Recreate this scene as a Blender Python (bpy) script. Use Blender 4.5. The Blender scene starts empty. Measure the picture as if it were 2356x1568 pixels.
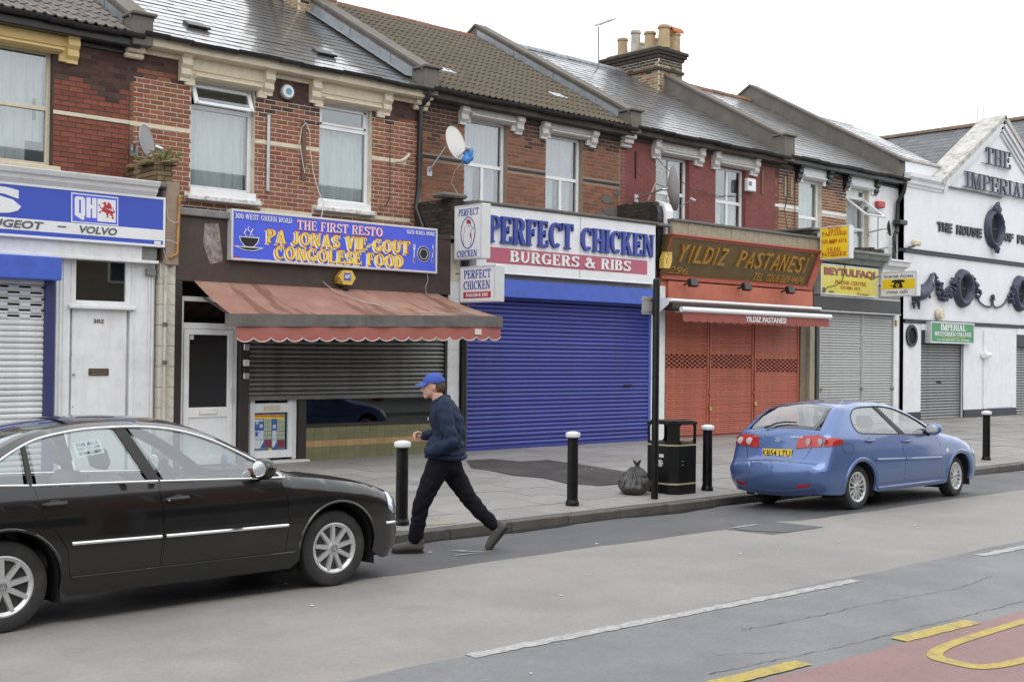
import bpy, bmesh, math, random
import numpy as np
from mathutils import Vector, Matrix
from mathutils.geometry import delaunay_2d_cdt
random.seed(7)
SC = bpy.context.scene
COL = SC.collection
# ------------------------------------------------------------------ camera
FPX, YAW, PITCH, ROLL, CAMH = 2777.5, 0.734578, 0.011474, -0.0108945, 1.94511
_fw = np.array([math.sin(YAW)*math.cos(PITCH), math.cos(YAW)*math.cos(PITCH), math.sin(PITCH)])
_r = np.array([math.cos(YAW), -math.sin(YAW), 0.0]); _d = np.cross(_fw, _r)
_c, _s = math.cos(ROLL), math.sin(ROLL)
CM = np.array([_c*_r+_s*_d, -_s*_r+_c*_d, _fw])
cam = bpy.data.cameras.new('camera'); camo = bpy.data.objects.new('camera', cam); COL.objects.link(camo)
m3 = np.array([CM[0], -CM[1], -CM[2]]).T
camo.matrix_world = Matrix([[*m3[0], 0], [*m3[1], 0], [*m3[2], CAMH], [0, 0, 0, 1]])
cam.sensor_width = 36; cam.lens = FPX/2356*36; cam.clip_end = 2000; cam.clip_start = .05
SC.camera = camo
# ------------------------------------------------------------------ sky, sun, exposure
SUN_EL, SUN_AZ = math.radians(58), math.radians(215)
w = bpy.data.worlds.new('World'); SC.world = w; w.use_nodes = True
nt = w.node_tree; nt.nodes.clear()
sky = nt.nodes.new('ShaderNodeTexSky'); sky.sky_type = 'NISHITA'; sky.sun_disc = False
sky.sun_elevation = SUN_EL; sky.sun_rotation = SUN_AZ; sky.dust_density = 4; sky.air_density = 1.5
mix = nt.nodes.new('ShaderNodeMix'); mix.data_type = 'RGBA'; mix.inputs[0].default_value = .93
tc = nt.nodes.new('ShaderNodeTexCoord'); nz = nt.nodes.new('ShaderNodeTexNoise'); nz.inputs['Scale'].default_value = 2.2; nz.inputs['Detail'].default_value = 5
rp = nt.nodes.new('ShaderNodeValToRGB'); rp.color_ramp.elements[0].position = .3; rp.color_ramp.elements[1].position = .75
rp.color_ramp.elements[0].color = (15.5, 16.0, 16.8, 1); rp.color_ramp.elements[1].color = (20, 20, 20, 1)
bg = nt.nodes.new('ShaderNodeBackground'); bg.inputs[1].default_value = .1
ow = nt.nodes.new('ShaderNodeOutputWorld'); L = nt.links.new
L(tc.outputs['Generated'], nz.inputs['Vector']); L(nz.outputs[0], rp.inputs[0]); L(sky.outputs[0], mix.inputs[6]); L(rp.outputs[0], mix.inputs[7])
L(mix.outputs[2], bg.inputs[0]); L(bg.outputs[0], ow.inputs[0])
sl = bpy.data.lights.new('sun', 'SUN'); sl.energy = .7; sl.angle = math.radians(30); sl.color = (1, .97, .93)
so = bpy.data.objects.new('sun', sl); COL.objects.link(so)
sd = Vector((math.sin(SUN_AZ)*math.cos(SUN_EL), math.cos(SUN_AZ)*math.cos(SUN_EL), math.sin(SUN_EL)))
so.rotation_euler = sd.to_track_quat('Z', 'Y').to_euler(); so.location = (0, 0, 40)
SC.view_settings.view_transform = 'Standard'; SC.view_settings.look = 'None'; SC.view_settings.exposure = 0.0; SC.view_settings.gamma = 1
SC.view_settings.use_curve_mapping = False
# ------------------------------------------------------------------ pixels of the photograph (2356 wide) to directions
CR = {'A':(3.0287,0,0),'B':(3.028,402.6,0),'C':(3.028,920.3,0),'D':(2.726,1380.5,172.6),'E':(3.0285,1783.1,230.1),'F':(2.4787,0,345.1),'G':(2.4787,402.6,460.2),'H':(2.726,977.9,460.2),'I':(2.4774,1438,575.2),'J':(3.2874,1639.3,862.8),'K':(2.4826,0,920.3),'L':(3.3245,862.8,834.1),'M':(1.641,920.3,1092.9),'N':(3.407,1955.7,632.7),'W':(1,0,0)}
def ray(k, x, y):
    a, b, e = CR[k]; x = x/a+b; y = y/a+e
    return CM.T @ np.array([(x-1178)/FPX, (y-784)/FPX, 1.0])
def onY(k, x, y, Y):
    v = ray(k, x, y); t = Y/v[1]; return Vector((v[0]*t, Y, CAMH+v[2]*t))
def onX(k, x, y, X):
    v = ray(k, x, y); t = X/v[0]; return Vector((X, v[1]*t, CAMH+v[2]*t))
def XZ(k, x, y, Y): p = onY(k, x, y, Y); return p.x, p.z
# ------------------------------------------------------------------ materials
def _n(t, k, **kw):
    n = t.nodes.new(k)
    for a, b in kw.items(): setattr(n, a, b)
    return n
def M(name, col, rough=.6, metal=0.0, var=.15, vs=5.0, bump=0.0, bs=60.0, dirt=None, damt=.35, ds=3.0, streak=0.0, rnd=0.0, spec=.5, coat=0.0, coatr=.05, rvar=0.0, detail=4, wet=None, speck=0.0):
    m = bpy.data.materials.new(name); m.use_nodes = True; t = m.node_tree; t.nodes.clear(); l = t.links.new
    out = _n(t, 'ShaderNodeOutputMaterial'); b = _n(t, 'ShaderNodeBsdfPrincipled'); l(b.outputs[0], out.inputs[0])
    b.inputs['Roughness'].default_value = rough; b.inputs['Metallic'].default_value = metal
    b.inputs['Specular IOR Level'].default_value = spec; b.inputs['Coat Weight'].default_value = coat; b.inputs['Coat Roughness'].default_value = coatr
    co = _n(t, 'ShaderNodeTexCoord').outputs['Object']
    n1 = _n(t, 'ShaderNodeTexNoise'); n1.inputs['Scale'].default_value = vs; n1.inputs['Detail'].default_value = detail; n1.inputs['Roughness'].default_value = .65; l(co, n1.inputs['Vector'])
    fac = n1.outputs[0]
    hs = _n(t, 'ShaderNodeHueSaturation'); hs.inputs['Color'].default_value = (*col, 1)
    mr = _n(t, 'ShaderNodeMapRange'); mr.inputs[1].default_value = .25; mr.inputs[2].default_value = .75; mr.inputs[3].default_value = 1-var; mr.inputs[4].default_value = 1+var; l(fac, mr.inputs[0])
    val = mr.outputs[0]
    if rnd:
        oi = _n(t, 'ShaderNodeObjectInfo'); ge = _n(t, 'ShaderNodeNewGeometry')
        ad = _n(t, 'ShaderNodeMath', operation='ADD'); l(oi.outputs['Random'], ad.inputs[0]); l(ge.outputs['Random Per Island'], ad.inputs[1])
        fr = _n(t, 'ShaderNodeMath', operation='FRACT'); l(ad.outputs[0], fr.inputs[0])
        m2 = _n(t, 'ShaderNodeMapRange'); m2.inputs[3].default_value = 1-rnd; m2.inputs[4].default_value = 1+rnd; l(fr.outputs[0], m2.inputs[0])
        mu = _n(t, 'ShaderNodeMath', operation='MULTIPLY'); l(val, mu.inputs[0]); l(m2.outputs[0], mu.inputs[1]); val = mu.outputs[0]
        m3_ = _n(t, 'ShaderNodeMapRange'); m3_.inputs[3].default_value = .5-.010*min(rnd*3, 1); m3_.inputs[4].default_value = .5+.016*min(rnd*3, 1)
        f2 = _n(t, 'ShaderNodeMath', operation='MULTIPLY'); f2.inputs[1].default_value = 7.31; l(fr.outputs[0], f2.inputs[0])
        f3 = _n(t, 'ShaderNodeMath', operation='FRACT'); l(f2.outputs[0], f3.inputs[0]); l(f3.outputs[0], m3_.inputs[0]); l(m3_.outputs[0], hs.inputs['Hue'])
    l(val, hs.inputs['Value']); c = hs.outputs[0]
    def overlay(c, scale, amt, dcol, stretch):
        mp = _n(t, 'ShaderNodeMapping'); mp.inputs['Scale'].default_value = (1, 1, .12) if stretch else (1, 1, 1); l(co, mp.inputs[0])
        n2 = _n(t, 'ShaderNodeTexNoise'); n2.inputs['Scale'].default_value = scale; n2.inputs['Detail'].default_value = 6; n2.inputs['Roughness'].default_value = .7; l(mp.outputs[0], n2.inputs['Vector'])
        r2 = _n(t, 'ShaderNodeMapRange'); r2.inputs[1].default_value = .48; r2.inputs[2].default_value = .72; r2.inputs[3].default_value = 0; r2.inputs[4].default_value = amt; l(n2.outputs[0], r2.inputs[0])
        mx = _n(t, 'ShaderNodeMix', data_type='RGBA'); l(r2.outputs[0], mx.inputs[0]); l(c, mx.inputs[6]); mx.inputs[7].default_value = (*dcol, 1)
        return mx.outputs[2]
    if dirt is not None: c = overlay(c, ds, damt, dirt, False)
    if streak: c = overlay(c, 9.0, streak, dirt if dirt is not None else tuple(x*.4 for x in col), True)
    if speck:
        n5 = _n(t, 'ShaderNodeTexNoise'); n5.inputs['Scale'].default_value = 30; n5.inputs['Detail'].default_value = 6; n5.inputs['Roughness'].default_value = .85; l(co, n5.inputs['Vector'])
        r5 = _n(t, 'ShaderNodeMapRange'); r5.inputs[1].default_value = .3; r5.inputs[2].default_value = .7; r5.inputs[3].default_value = 1-speck; r5.inputs[4].default_value = 1+speck; l(n5.outputs[0], r5.inputs[0])
        m5 = _n(t, 'ShaderNodeMix', data_type='RGBA', blend_type='MULTIPLY'); m5.inputs[0].default_value = 1; l(c, m5.inputs[6]); l(r5.outputs[0], m5.inputs[7]); c = m5.outputs[2]
    if wet:
        n6 = _n(t, 'ShaderNodeTexNoise'); n6.inputs['Scale'].default_value = wet[0]; n6.inputs['Detail'].default_value = 3; l(co, n6.inputs['Vector'])
        r6 = _n(t, 'ShaderNodeMapRange'); r6.inputs[1].default_value = wet[1]; r6.inputs[2].default_value = wet[2]; r6.inputs[3].default_value = 0; r6.inputs[4].default_value = 1; l(n6.outputs[0], r6.inputs[0]); l(r6.outputs[0], b.inputs['Coat Weight'])
    l(c, b.inputs['Base Color'])
    if rvar:
        n4 = _n(t, 'ShaderNodeTexNoise'); n4.inputs['Scale'].default_value = 1.1; n4.inputs['Detail'].default_value = 4; l(co, n4.inputs['Vector'])
        r4 = _n(t, 'ShaderNodeMapRange'); r4.inputs[1].default_value = .35; r4.inputs[2].default_value = .65; r4.inputs[3].default_value = max(rough-rvar, .03); r4.inputs[4].default_value = min(rough+rvar, 1); l(n4.outputs[0], r4.inputs[0]); l(r4.outputs[0], b.inputs['Roughness'])
    if bump:
        n3 = _n(t, 'ShaderNodeTexNoise'); n3.inputs['Scale'].default_value = bs; n3.inputs['Detail'].default_value = 5; l(co, n3.inputs['Vector'])
        bp = _n(t, 'ShaderNodeBump'); bp.inputs['Strength'].default_value = bump; bp.inputs['Distance'].default_value = .01; l(n3.outputs[0], bp.inputs['Height']); l(bp.outputs[0], b.inputs['Normal'])
    return m
def glass_mat(name, tint, refl=.08, rough=.02):
    m = bpy.data.materials.new(name); m.use_nodes = True; t = m.node_tree; t.nodes.clear(); l = t.links.new
    out = _n(t, 'ShaderNodeOutputMaterial'); a = _n(t, 'ShaderNodeBsdfTransparent'); a.inputs[0].default_value = (*tint, 1)
    g = _n(t, 'ShaderNodeBsdfGlossy'); g.inputs['Roughness'].default_value = rough; g.inputs['Color'].default_value = (.9, .93, .95, 1)
    lw = _n(t, 'ShaderNodeLayerWeight'); lw.inputs[0].default_value = .5
    pw_ = _n(t, 'ShaderNodeMath', operation='POWER'); pw_.inputs[1].default_value = 4.5; l(lw.outputs['Facing'], pw_.inputs[0])
    ad = _n(t, 'ShaderNodeMath', operation='ADD', use_clamp=True); ad.inputs[1].default_value = refl+.04; l(pw_.outputs[0], ad.inputs[0])
    mx = _n(t, 'ShaderNodeMixShader'); l(ad.outputs[0], mx.inputs[0]); l(a.outputs[0], mx.inputs[1]); l(g.outputs[0], mx.inputs[2]); l(mx.outputs[0], out.inputs[0])
    return m
def srgb(h):
    h = h.lstrip('#'); v = [int(h[i:i+2], 16)/255 for i in (0, 2, 4)]
    return tuple(x/12.92 if x <= .04045 else ((x+.055)/1.055)**2.4 for x in v)
# ------------------------------------------------------------------ mesh helpers
ORG = {}
def org(p): return ORG.get(p.name, Vector((0, 0, 0))) if p is not None else Vector((0, 0, 0))
def link(o, parent=None):
    COL.objects.link(o)
    if parent is not None: o.parent = parent
    return o
def tag(o, label, cat, group=None):
    o['label'] = label; o['category'] = cat
    if group: o['group'] = group
    return o
def thing(name, label, cat, loc=(0, 0, 0), rot=None, group=None):
    o = bpy.data.objects.new(name, None); COL.objects.link(o); o.location = loc; o.empty_display_size = .1
    if rot is not None: o.rotation_euler = rot; ORG[o.name] = Vector((0, 0, 0))
    else: ORG[o.name] = Vector(loc)
    return tag(o, label, cat, group)
class MB:
    def __init__(s): s.v = []; s.f = []
    def add(s, vs, fs):
        k = len(s.v); s.v += [tuple(x) for x in vs]; s.f += [tuple(i+k for i in f) for f in fs]; return s
    def box(s, x0, x1, y0, y1, z0, z1, b=0.0):
        if x0 > x1: x0, x1 = x1, x0
        if y0 > y1: y0, y1 = y1, y0
        if z0 > z1: z0, z1 = z1, z0
        b = min(b, (x1-x0)*.45, (y1-y0)*.45, (z1-z0)*.45)
        if b <= 0:
            return s.add([(x0,y0,z0),(x1,y0,z0),(x1,y1,z0),(x0,y1,z0),(x0,y0,z1),(x1,y0,z1),(x1,y1,z1),(x0,y1,z1)], [(3,2,1,0),(4,5,6,7),(0,1,5,4),(1,2,6,5),(2,3,7,6),(3,0,4,7)])
        V = []; ix = {}
        for i, x in ((0, x0), (1, x1)):
            for j, y in ((0, y0), (1, y1)):
                for k, z in ((0, z0), (1, z1)):
                    xi = x+b if i == 0 else x-b; yi = y+b if j == 0 else y-b; zi = z+b if k == 0 else z-b
                    for ax, p in ((0, (x, yi, zi)), (1, (xi, y, zi)), (2, (xi, yi, z))): ix[(i, j, k, ax)] = len(V); V.append(p)
        F = []
        q = lambda *a: [ix[t] for t in a]
        for i in (0, 1): f = q((i,0,0,0),(i,1,0,0),(i,1,1,0),(i,0,1,0)); F.append(f if i else f[::-1])
        for j in (0, 1): f = q((0,j,0,1),(0,j,1,1),(1,j,1,1),(1,j,0,1)); F.append(f if j else f[::-1])
        for k in (0, 1): f = q((0,0,k,2),(1,0,k,2),(1,1,k,2),(0,1,k,2)); F.append(f if k else f[::-1])
        for i in (0, 1):
            for j in (0, 1): f = q((i,j,0,0),(i,j,1,0),(i,j,1,1),(i,j,0,1)); F.append(f if (i ^ j) else f[::-1])
            for k in (0, 1): f = q((i,0,k,0),(i,0,k,2),(i,1,k,2),(i,1,k,0)); F.append(f if (i ^ k) else f[::-1])
        for j in (0, 1):
            for k in (0, 1): f = q((0,j,k,1),(0,j,k,2),(1,j,k,2),(1,j,k,1)); F.append(f if not (j ^ k) else f[::-1])
        for i in (0, 1):
            for j in (0, 1):
                for k in (0, 1): f = q((i,j,k,0),(i,j,k,1),(i,j,k,2)); F.append(f if not (i ^ j ^ k) else f[::-1])
        return s.add(V, F)
    def poly(s, pts): return s.add(pts, [tuple(range(len(pts)))])
    def prism(s, pts2, o, u, v, n, d0, d1):
        o, u, v, n = map(Vector, (o, u, v, n)); k = len(pts2)
        a = sum(pts2[i][0]*pts2[(i+1) % k][1]-pts2[(i+1) % k][0]*pts2[i][1] for i in range(k))
        if (a > 0) != (u.cross(v).dot(n) > 0): pts2 = pts2[::-1]
        P = [o+u*x+v*y+n*d0 for x, y in pts2]+[o+u*x+v*y+n*d1 for x, y in pts2]
        F = [tuple(range(k, 2*k)), tuple(range(k-1, -1, -1))]+[(i, (i+1) % k, k+(i+1) % k, k+i) for i in range(k)]
        return s.add(P, F)
    def tube(s, path, r, n=8, cap=True):
        path = [Vector(p) for p in path]; k = len(path); rr = r if isinstance(r, (list, tuple)) else [r]*k; P = []; up = None
        for i, p in enumerate(path):
            t = (path[min(i+1, k-1)]-path[max(i-1, 0)]).normalized()
            if up is None: up = t.orthogonal().normalized()
            up = (up-t*up.dot(t)).normalized() if (up-t*up.dot(t)).length > 1e-6 else t.orthogonal().normalized()
            w_ = t.cross(up)
            P += [p+(up*math.cos(2*math.pi*j/n)+w_*math.sin(2*math.pi*j/n))*rr[i] for j in range(n)]
        F = [(i*n+j, i*n+(j+1) % n, (i+1)*n+(j+1) % n, (i+1)*n+j) for i in range(k-1) for j in range(n)]
        if cap: F += [tuple(range(n-1, -1, -1)), tuple(range((k-1)*n, k*n))]
        return s.add(P, F)
    def lathe(s, prof, o, n=20, ax=(0, 0, 1), arc=2*math.pi):
        o = Vector(o); ax = Vector(ax).normalized(); u = Vector((1, 0, 0)) if abs(ax.x) < .9 else Vector((0, 0, 1)); u = (u-ax*u.dot(ax)).normalized(); v = ax.cross(u)
        P = [o+ax*z+(u*math.cos(2*math.pi*j/n)+v*math.sin(2*math.pi*j/n))*r for r, z in prof for j in range(n)]
        k = len(prof); F = [(i*n+j, i*n+(j+1) % n, (i+1)*n+(j+1) % n, (i+1)*n+j) for i in range(k-1) for j in range(n)]
        if prof[0][0] > 1e-5: F.append(tuple(range(n-1, -1, -1)))
        if prof[-1][0] > 1e-5: F.append(tuple(range((k-1)*n, k*n)))
        return s.add(P, F)
    def ell(s, c, r, n=12, m=8, rot=None):
        c = Vector(c); P = []
        for i in range(m+1):
            th = math.pi*i/m
            for j in range(n):
                p = Vector((r[0]*math.sin(th)*math.cos(2*math.pi*j/n), r[1]*math.sin(th)*math.sin(2*math.pi*j/n), r[2]*math.cos(th)))
                if rot is not None: p = rot @ p
                P.append(c+p)
        return s.add(P, [(i*n+j, (i+1)*n+j, (i+1)*n+(j+1) % n, i*n+(j+1) % n) for i in range(m) for j in range(n)])
    def mesh(s, name, mat, o=(0, 0, 0), smooth=False, ang=40):
        o = Vector(o); me = bpy.data.meshes.new(name); me.from_pydata([(x-o.x, y-o.y, z-o.z) for x, y, z in s.v], [], s.f)
        if mat is not None: me.materials.append(mat)
        if smooth:
            me.polygons.foreach_set('use_smooth', [True]*len(me.polygons))
            if ang < 180: me.set_sharp_from_angle(angle=math.radians(ang))
        me.validate(); me.update(); return me
    def build(s, name, mat, parent=None, smooth=False, ang=40, kind=None):
        if parent is not None: o = org(parent)
        else:
            a = np.array(s.v); o = Vector(((a[:, 0].min()+a[:, 0].max())/2, (a[:, 1].min()+a[:, 1].max())/2, a[:, 2].min()))
        ob = bpy.data.objects.new(name, s.mesh(name, mat, o, smooth, ang)); link(ob, parent)
        if parent is None: ob.location = o
        ORG[ob.name] = o
        if kind: ob['kind'] = kind
        return ob
def box(name, mat, parent, *a, b=.004): return MB().box(*a, b=b).build(name, mat, parent)
def inst(name, me, loc, parent, scale=None, rot=None):
    ob = bpy.data.objects.new(name, me); link(ob, parent); ob.location = Vector(loc)-org(parent)
    if scale is not None: ob.scale = scale
    if rot is not None: ob.rotation_euler = rot
    return ob
def wall_rects(x0, x1, z0, z1, holes):
    xs = sorted({x0, x1, *[min(max(v, x0), x1) for h in holes for v in h[:2]]}); zs = sorted({z0, z1, *[min(max(v, z0), z1) for h in holes for v in h[2:4]]}); R = []
    for a, b in zip(xs, xs[1:]):
        for c, d in zip(zs, zs[1:]):
            if b-a < 1e-6 or d-c < 1e-6: continue
            if not any(h[0]-1e-6 <= (a+b)/2 <= h[1]+1e-6 and h[2]-1e-6 <= (c+d)/2 <= h[3]+1e-6 for h in holes): R.append((a, b, c, d))
    return R
def wall_mesh(mb, x0, x1, z0, z1, holes, Y, th):
    for a, b, c, d in wall_rects(x0, x1, z0, z1, holes): mb.add([(a, Y, c), (b, Y, c), (b, Y, d), (a, Y, d)], [(0, 1, 2, 3)])
    mb.add([(x0, Y, z0), (x0, Y+th, z0), (x0, Y+th, z1), (x0, Y, z1)], [(3, 2, 1, 0)][::-1])
    mb.add([(x1, Y, z0), (x1, Y+th, z0), (x1, Y+th, z1), (x1, Y, z1)], [(0, 1, 2, 3)])
    for a, b, c, d in holes:
        a, b, c, d = max(a, x0), min(b, x1), max(c, z0), min(d, z1)
        mb.add([(a, Y, c), (a, Y+th, c), (a, Y+th, d), (a, Y, d)], [(0, 1, 2, 3)]); mb.add([(b, Y, c), (b, Y+th, c), (b, Y+th, d), (b, Y, d)], [(3, 2, 1, 0)])
        mb.add([(a, Y, d), (b, Y, d), (b, Y+th, d), (a, Y+th, d)], [(0, 1, 2, 3)]); mb.add([(a, Y, c), (b, Y, c), (b, Y+th, c), (a, Y+th, c)], [(3, 2, 1, 0)])
    return mb
# ------------------------------------------------------------------ lettering
def _glyph(ch, W=1.0):
    T, t, P = .2*W, .09*W, []
    rect = lambda x0, x1, y0, y1: P.append([(x0, y0), (x1, y0), (x1, y1), (x0, y1)])
    v = lambda x, a=0.0, b=1.0, w_=None: rect(x, x+(w_ or T), a, b)
    hb = lambda x0, x1, y: rect(x0, x1, y, y+t)
    d = lambda x0, y0, x1, y1, w_: P.append([(x0, y0), (x0+w_, y0), (x1+w_, y1), (x1, y1)])
    sf = lambda xc, y, w_=.34: rect(xc-w_/2, xc+w_/2, (0 if y == 0 else 1-.065), (.065 if y == 0 else 1))
    def ring(cx, cy, rx, ry, a0, a1, T_=None, t_=None):
        T_ = T_ or T; t_ = t_ or t; k = max(4, int(abs(a1-a0)/18)); an = [math.radians(a0+(a1-a0)*i/k) for i in range(k+1)]
        for p, q in zip(an, an[1:]): P.append([(cx+rx*math.cos(p), cy+ry*math.sin(p)), (cx+rx*math.cos(q), cy+ry*math.sin(q)), (cx+(rx-T_)*math.cos(q), cy+(ry-t_)*math.sin(q)), (cx+(rx-T_)*math.cos(p), cy+(ry-t_)*math.sin(p))])
    m = .07; c = m+T/2; B = 1-t; w_ = .7
    if ch == 'I': v(m); sf(c, 0); sf(c, 1); w_ = .34
    elif ch == 'H': v(m); v(.56); hb(.2, .6, .46); [sf(x, y) for x in (c, .56+T/2) for y in (0, 1)]; w_ = .84
    elif ch in 'EFL':
        v(m); sf(c, 0); sf(c, 1)
        if ch in 'EF': hb(m, .62, B); rect(.55, .62, .74, 1); hb(.2, .5, .47); rect(.44, .5, .37, .65)
        if ch in 'EL': hb(m, .66, 0); rect(.58, .66, 0, .27)
    elif ch == 'T': v(.28); hb(.02, .76, B); rect(.02, .09, .72, 1); rect(.69, .76, .72, 1); sf(.28+T/2, 0, .4); w_ = .78
    elif ch in 'PRB':
        v(m); sf(c, 0, .36); rect(.0, .2, .935, 1); hb(.15, .38, B)
        if ch == 'B': ring(.36, .755, .3, .245, -90, 90); hb(.15, .38, .51); ring(.37, .28, .35, .28, -90, 90); hb(.15, .38, 0); w_ = .76
        else: ring(.38, .735, .33, .265, -90, 90); hb(.15, .4, .47)
        if ch == 'R': d(.54, 0, .3, .5, T*1.05); sf(.66, 0, .3); w_ = .8
    elif ch == 'D': v(m); rect(0, .2, .935, 1); rect(0, .2, 0, .065); hb(.15, .32, 0); hb(.15, .32, B); ring(.32, .5, .46, .5, -90, 90); w_ = .82
    elif ch in 'CG':
        ring(.43, .5, .4, .5, 48, 312); rect(.66, .73, .66, .98); w_ = .8
        if ch == 'G': v(.56, .05, .42); hb(.46, .82, .38); w_ = .86
    elif ch in 'O0Q': r_ = .43 if ch == 'O' else .34; ring(r_+.02, .5, r_, .5, 0, 360); w_ = 2*r_+.04
    elif ch == 'S': ring(.36, .735, .31, .265, 25, 270, T*.9, t*1.4); ring(.35, .27, .33, .27, -155, 90, T*.9, t*1.4); rect(.58, .65, .7, .98); rect(.03, .1, .02, .3)
    elif ch == 'U': v(m, .3); v(.6, .3, 1, t*1.2); ring(.38, .33, .31, .33, 180, 360, T*.8, t*1.2); sf(c, 1); sf(.64, 1, .28); w_ = .8
    elif ch == 'J': v(.28, .25); sf(.28+T/2, 1, .4); ring(.24, .27, .24, .27, 180, 360, T, t*1.3); w_ = .58
    elif ch == 'K': v(m); sf(c, 0); sf(c, 1); d(.22, .38, .56, 1, t*1.5); d(.56, 0, .3, .55, T*1.05); sf(.68, 0, .32); sf(.62, 1, .3); w_ = .84
    elif ch == 'M': v(m, w_=t*1.2); v(.72, w_=T); d(.4, 0, .1, 1, T*.9); d(.42, 0, .74, 1, t*1.3); sf(.11, 0, .3); sf(.82, 0, .34); sf(.82, 1, .3); sf(.13, 1, .3); w_ = 1.0
    elif ch == 'N': v(.1, w_=t*1.2); v(.66, w_=t*1.2); d(.58, 0, .08, 1, T*.95); sf(.15, 0, .3); sf(.72, 1, .3); sf(.14, 1, .26); w_ = .86
    elif ch == 'V': d(.32, 0, .06, 1, T); d(.36, 0, .62, 1, t*1.3); sf(.15, 1); sf(.67, 1, .28); w_ = .82
    elif ch == 'W': d(.26, 0, .04, 1, T*.9); d(.28, 0, .48, 1, t*1.2); d(.68, 0, .46, 1, T*.9); d(.72, 0, .96, 1, t*1.2); sf(.12, 1, .3); sf(.54, 1, .3); sf(1.0, 1, .26); w_ = 1.14
    elif ch == 'A': d(.07, 0, .36, 1, t*1.3); d(.56, 0, .3, 1, T*1.02); hb(.2, .62, .27); sf(.13, 0, .28); sf(.66, 0, .34); w_ = .84
    elif ch == 'X': d(.52, 0, .06, 1, T); d(.08, 0, .54, 1, t*1.4); sf(.15, 1); sf(.6, 1, .26); sf(.13, 0, .26); sf(.62, 0); w_ = .8
    elif ch == 'Y': d(.3, .42, .04, 1, T); d(.36, .42, .62, 1, t*1.3); v(.3, 0, .46); sf(.14, 1); sf(.66, 1, .28); sf(.3+T/2, 0, .38); w_ = .8
    elif ch == 'Z': hb(.06, .66, B); hb(.04, .68, 0); d(.04, 0, .46, 1, T*1.05); rect(.06, .12, .74, 1); rect(.62, .68, 0, .26); w_ = .72
    elif ch == '&': ring(.36, .77, .22, .23, 0, 360, T*.7, t); ring(.36, .27, .35, .27, 60, 300, T, t*1.2); d(.7, 0, .2, .78, T*.9); d(.5, .06, .68, .5, t*1.3); hb(.6, .86, .45); w_ = .94
    elif ch == '1': v(.2); sf(.2+T/2, 0, .42); d(.06, .74, .2, .96, .14); w_ = .56
    elif ch == '2': ring(.34, .7, .3, .3, -20, 165, T, t*1.2); d(.05, .06, .4, .6, T*.9); hb(.05, .64, 0); rect(.58, .64, 0, .22); w_ = .68
    elif ch == '3': ring(.3, .75, .27, .25, -90, 150, T, t*1.2); ring(.3, .28, .31, .28, -150, 90, T, t*1.2); w_ = .66
    elif ch == '4': d(.03, .28, .36, 1, t*1.6); hb(.03, .66, .22); v(.36); sf(.36+T/2, 0, .36); w_ = .68
    elif ch == '5': hb(.12, .58, B); v(.1, .5, 1, t*1.3); ring(.32, .32, .3, .32, -150, 125, T, t*1.3); w_ = .66
    elif ch == '6': ring(.34, .3, .31, .3, 0, 360, T, t*1.2); ring(.5, .36, .47, .64, 95, 180, T, t*1.2); w_ = .68
    elif ch == '7': hb(.05, .62, B); d(.18, 0, .44, .95, T*.9); rect(.05, .11, .76, 1); w_ = .64
    elif ch == '8': ring(.34, .755, .27, .245, 0, 360, T*.9, t*1.1); ring(.34, .275, .32, .275, 0, 360, T*.95, t*1.1); w_ = .68
    elif ch == '9': ring(.33, .7, .31, .3, 0, 360, T, t*1.2); ring(.18, .64, .46, .64, -85, 0, T, t*1.2); w_ = .68
    elif ch == '-': rect(.05, .36, .4, .53); w_ = .41
    elif ch == '.': rect(.05, .2, 0, .15); w_ = .26
    else: w_ = .38
    return w_, P
def serif_polys(s, W=1.0, gap=.06):
    x = 0; R = []
    for ch in s:
        w_, P = _glyph(ch, W); R.append([[(a+x, b) for a, b in p] for p in P]); x += w_+gap
    return x-gap, R
def fit_serif(s, x0, x1, z0, z1, shear=0.0, W=1.0, gap=.06):
    """letters as lists of polygons in the box x0..x1, z0..z1"""
    w_, R = serif_polys(s, W, gap); k = (x1-x0)/(w_+abs(shear))
    return [[[(x0+(a+shear*b)*k, z0+b*(z1-z0)) for a, b in p] for p in g] for g in R]
def serif(name, s, mat, parent, fr, x0, x1, z0, z1, depth=.004, per_letter=False, **kw):
    """raised lettering, one part for each word (or for each letter)"""
    o, u, v, n = fr; obs = []; mb = MB()
    for g in fit_serif(s, x0, x1, z0, z1, **kw)+[[]]:
        for i, p in enumerate(g): mb.prism(p, o, u, v, n, -.004, depth+.0004*i)
        if mb.v and (per_letter or not g): obs.append(mb.build(name, mat, parent)); mb = MB()
    return obs
def sans(name, s, mat, parent, fr, x0, x1, z0, z1, depth=.004, bold=.0, shear=0.0):
    cu = bpy.data.curves.new('t', 'FONT'); cu.body = s; cu.size = 1; cu.offset = bold; cu.shear = shear; cu.extrude = .5; cu.resolution_u = 3
    to = bpy.data.objects.new('t', cu); COL.objects.link(to); dg = bpy.context.evaluated_depsgraph_get(); me = to.evaluated_get(dg).to_mesh()
    V = [tuple(x.co) for x in me.vertices]; F = [tuple(p.vertices) for p in me.polygons]; to.evaluated_get(dg).to_mesh_clear()
    bpy.data.objects.remove(to); bpy.data.curves.remove(cu)
    a = np.array(V); mn, mx = a.min(0), a.max(0); o, u, v, n = map(Vector, fr); mb = MB()
    P = [o+u*(x0+(p[0]-mn[0])/(mx[0]-mn[0])*(x1-x0))+v*(z0+(p[1]-mn[1])/(mx[1]-mn[1])*(z1-z0))+n*(-.004+(p[2]+.5)*(depth+.004)) for p in V]
    mb.add(P, F if u.cross(v).dot(n) > 0 else [f[::-1] for f in F]); return mb.build(name, mat, parent)
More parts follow.
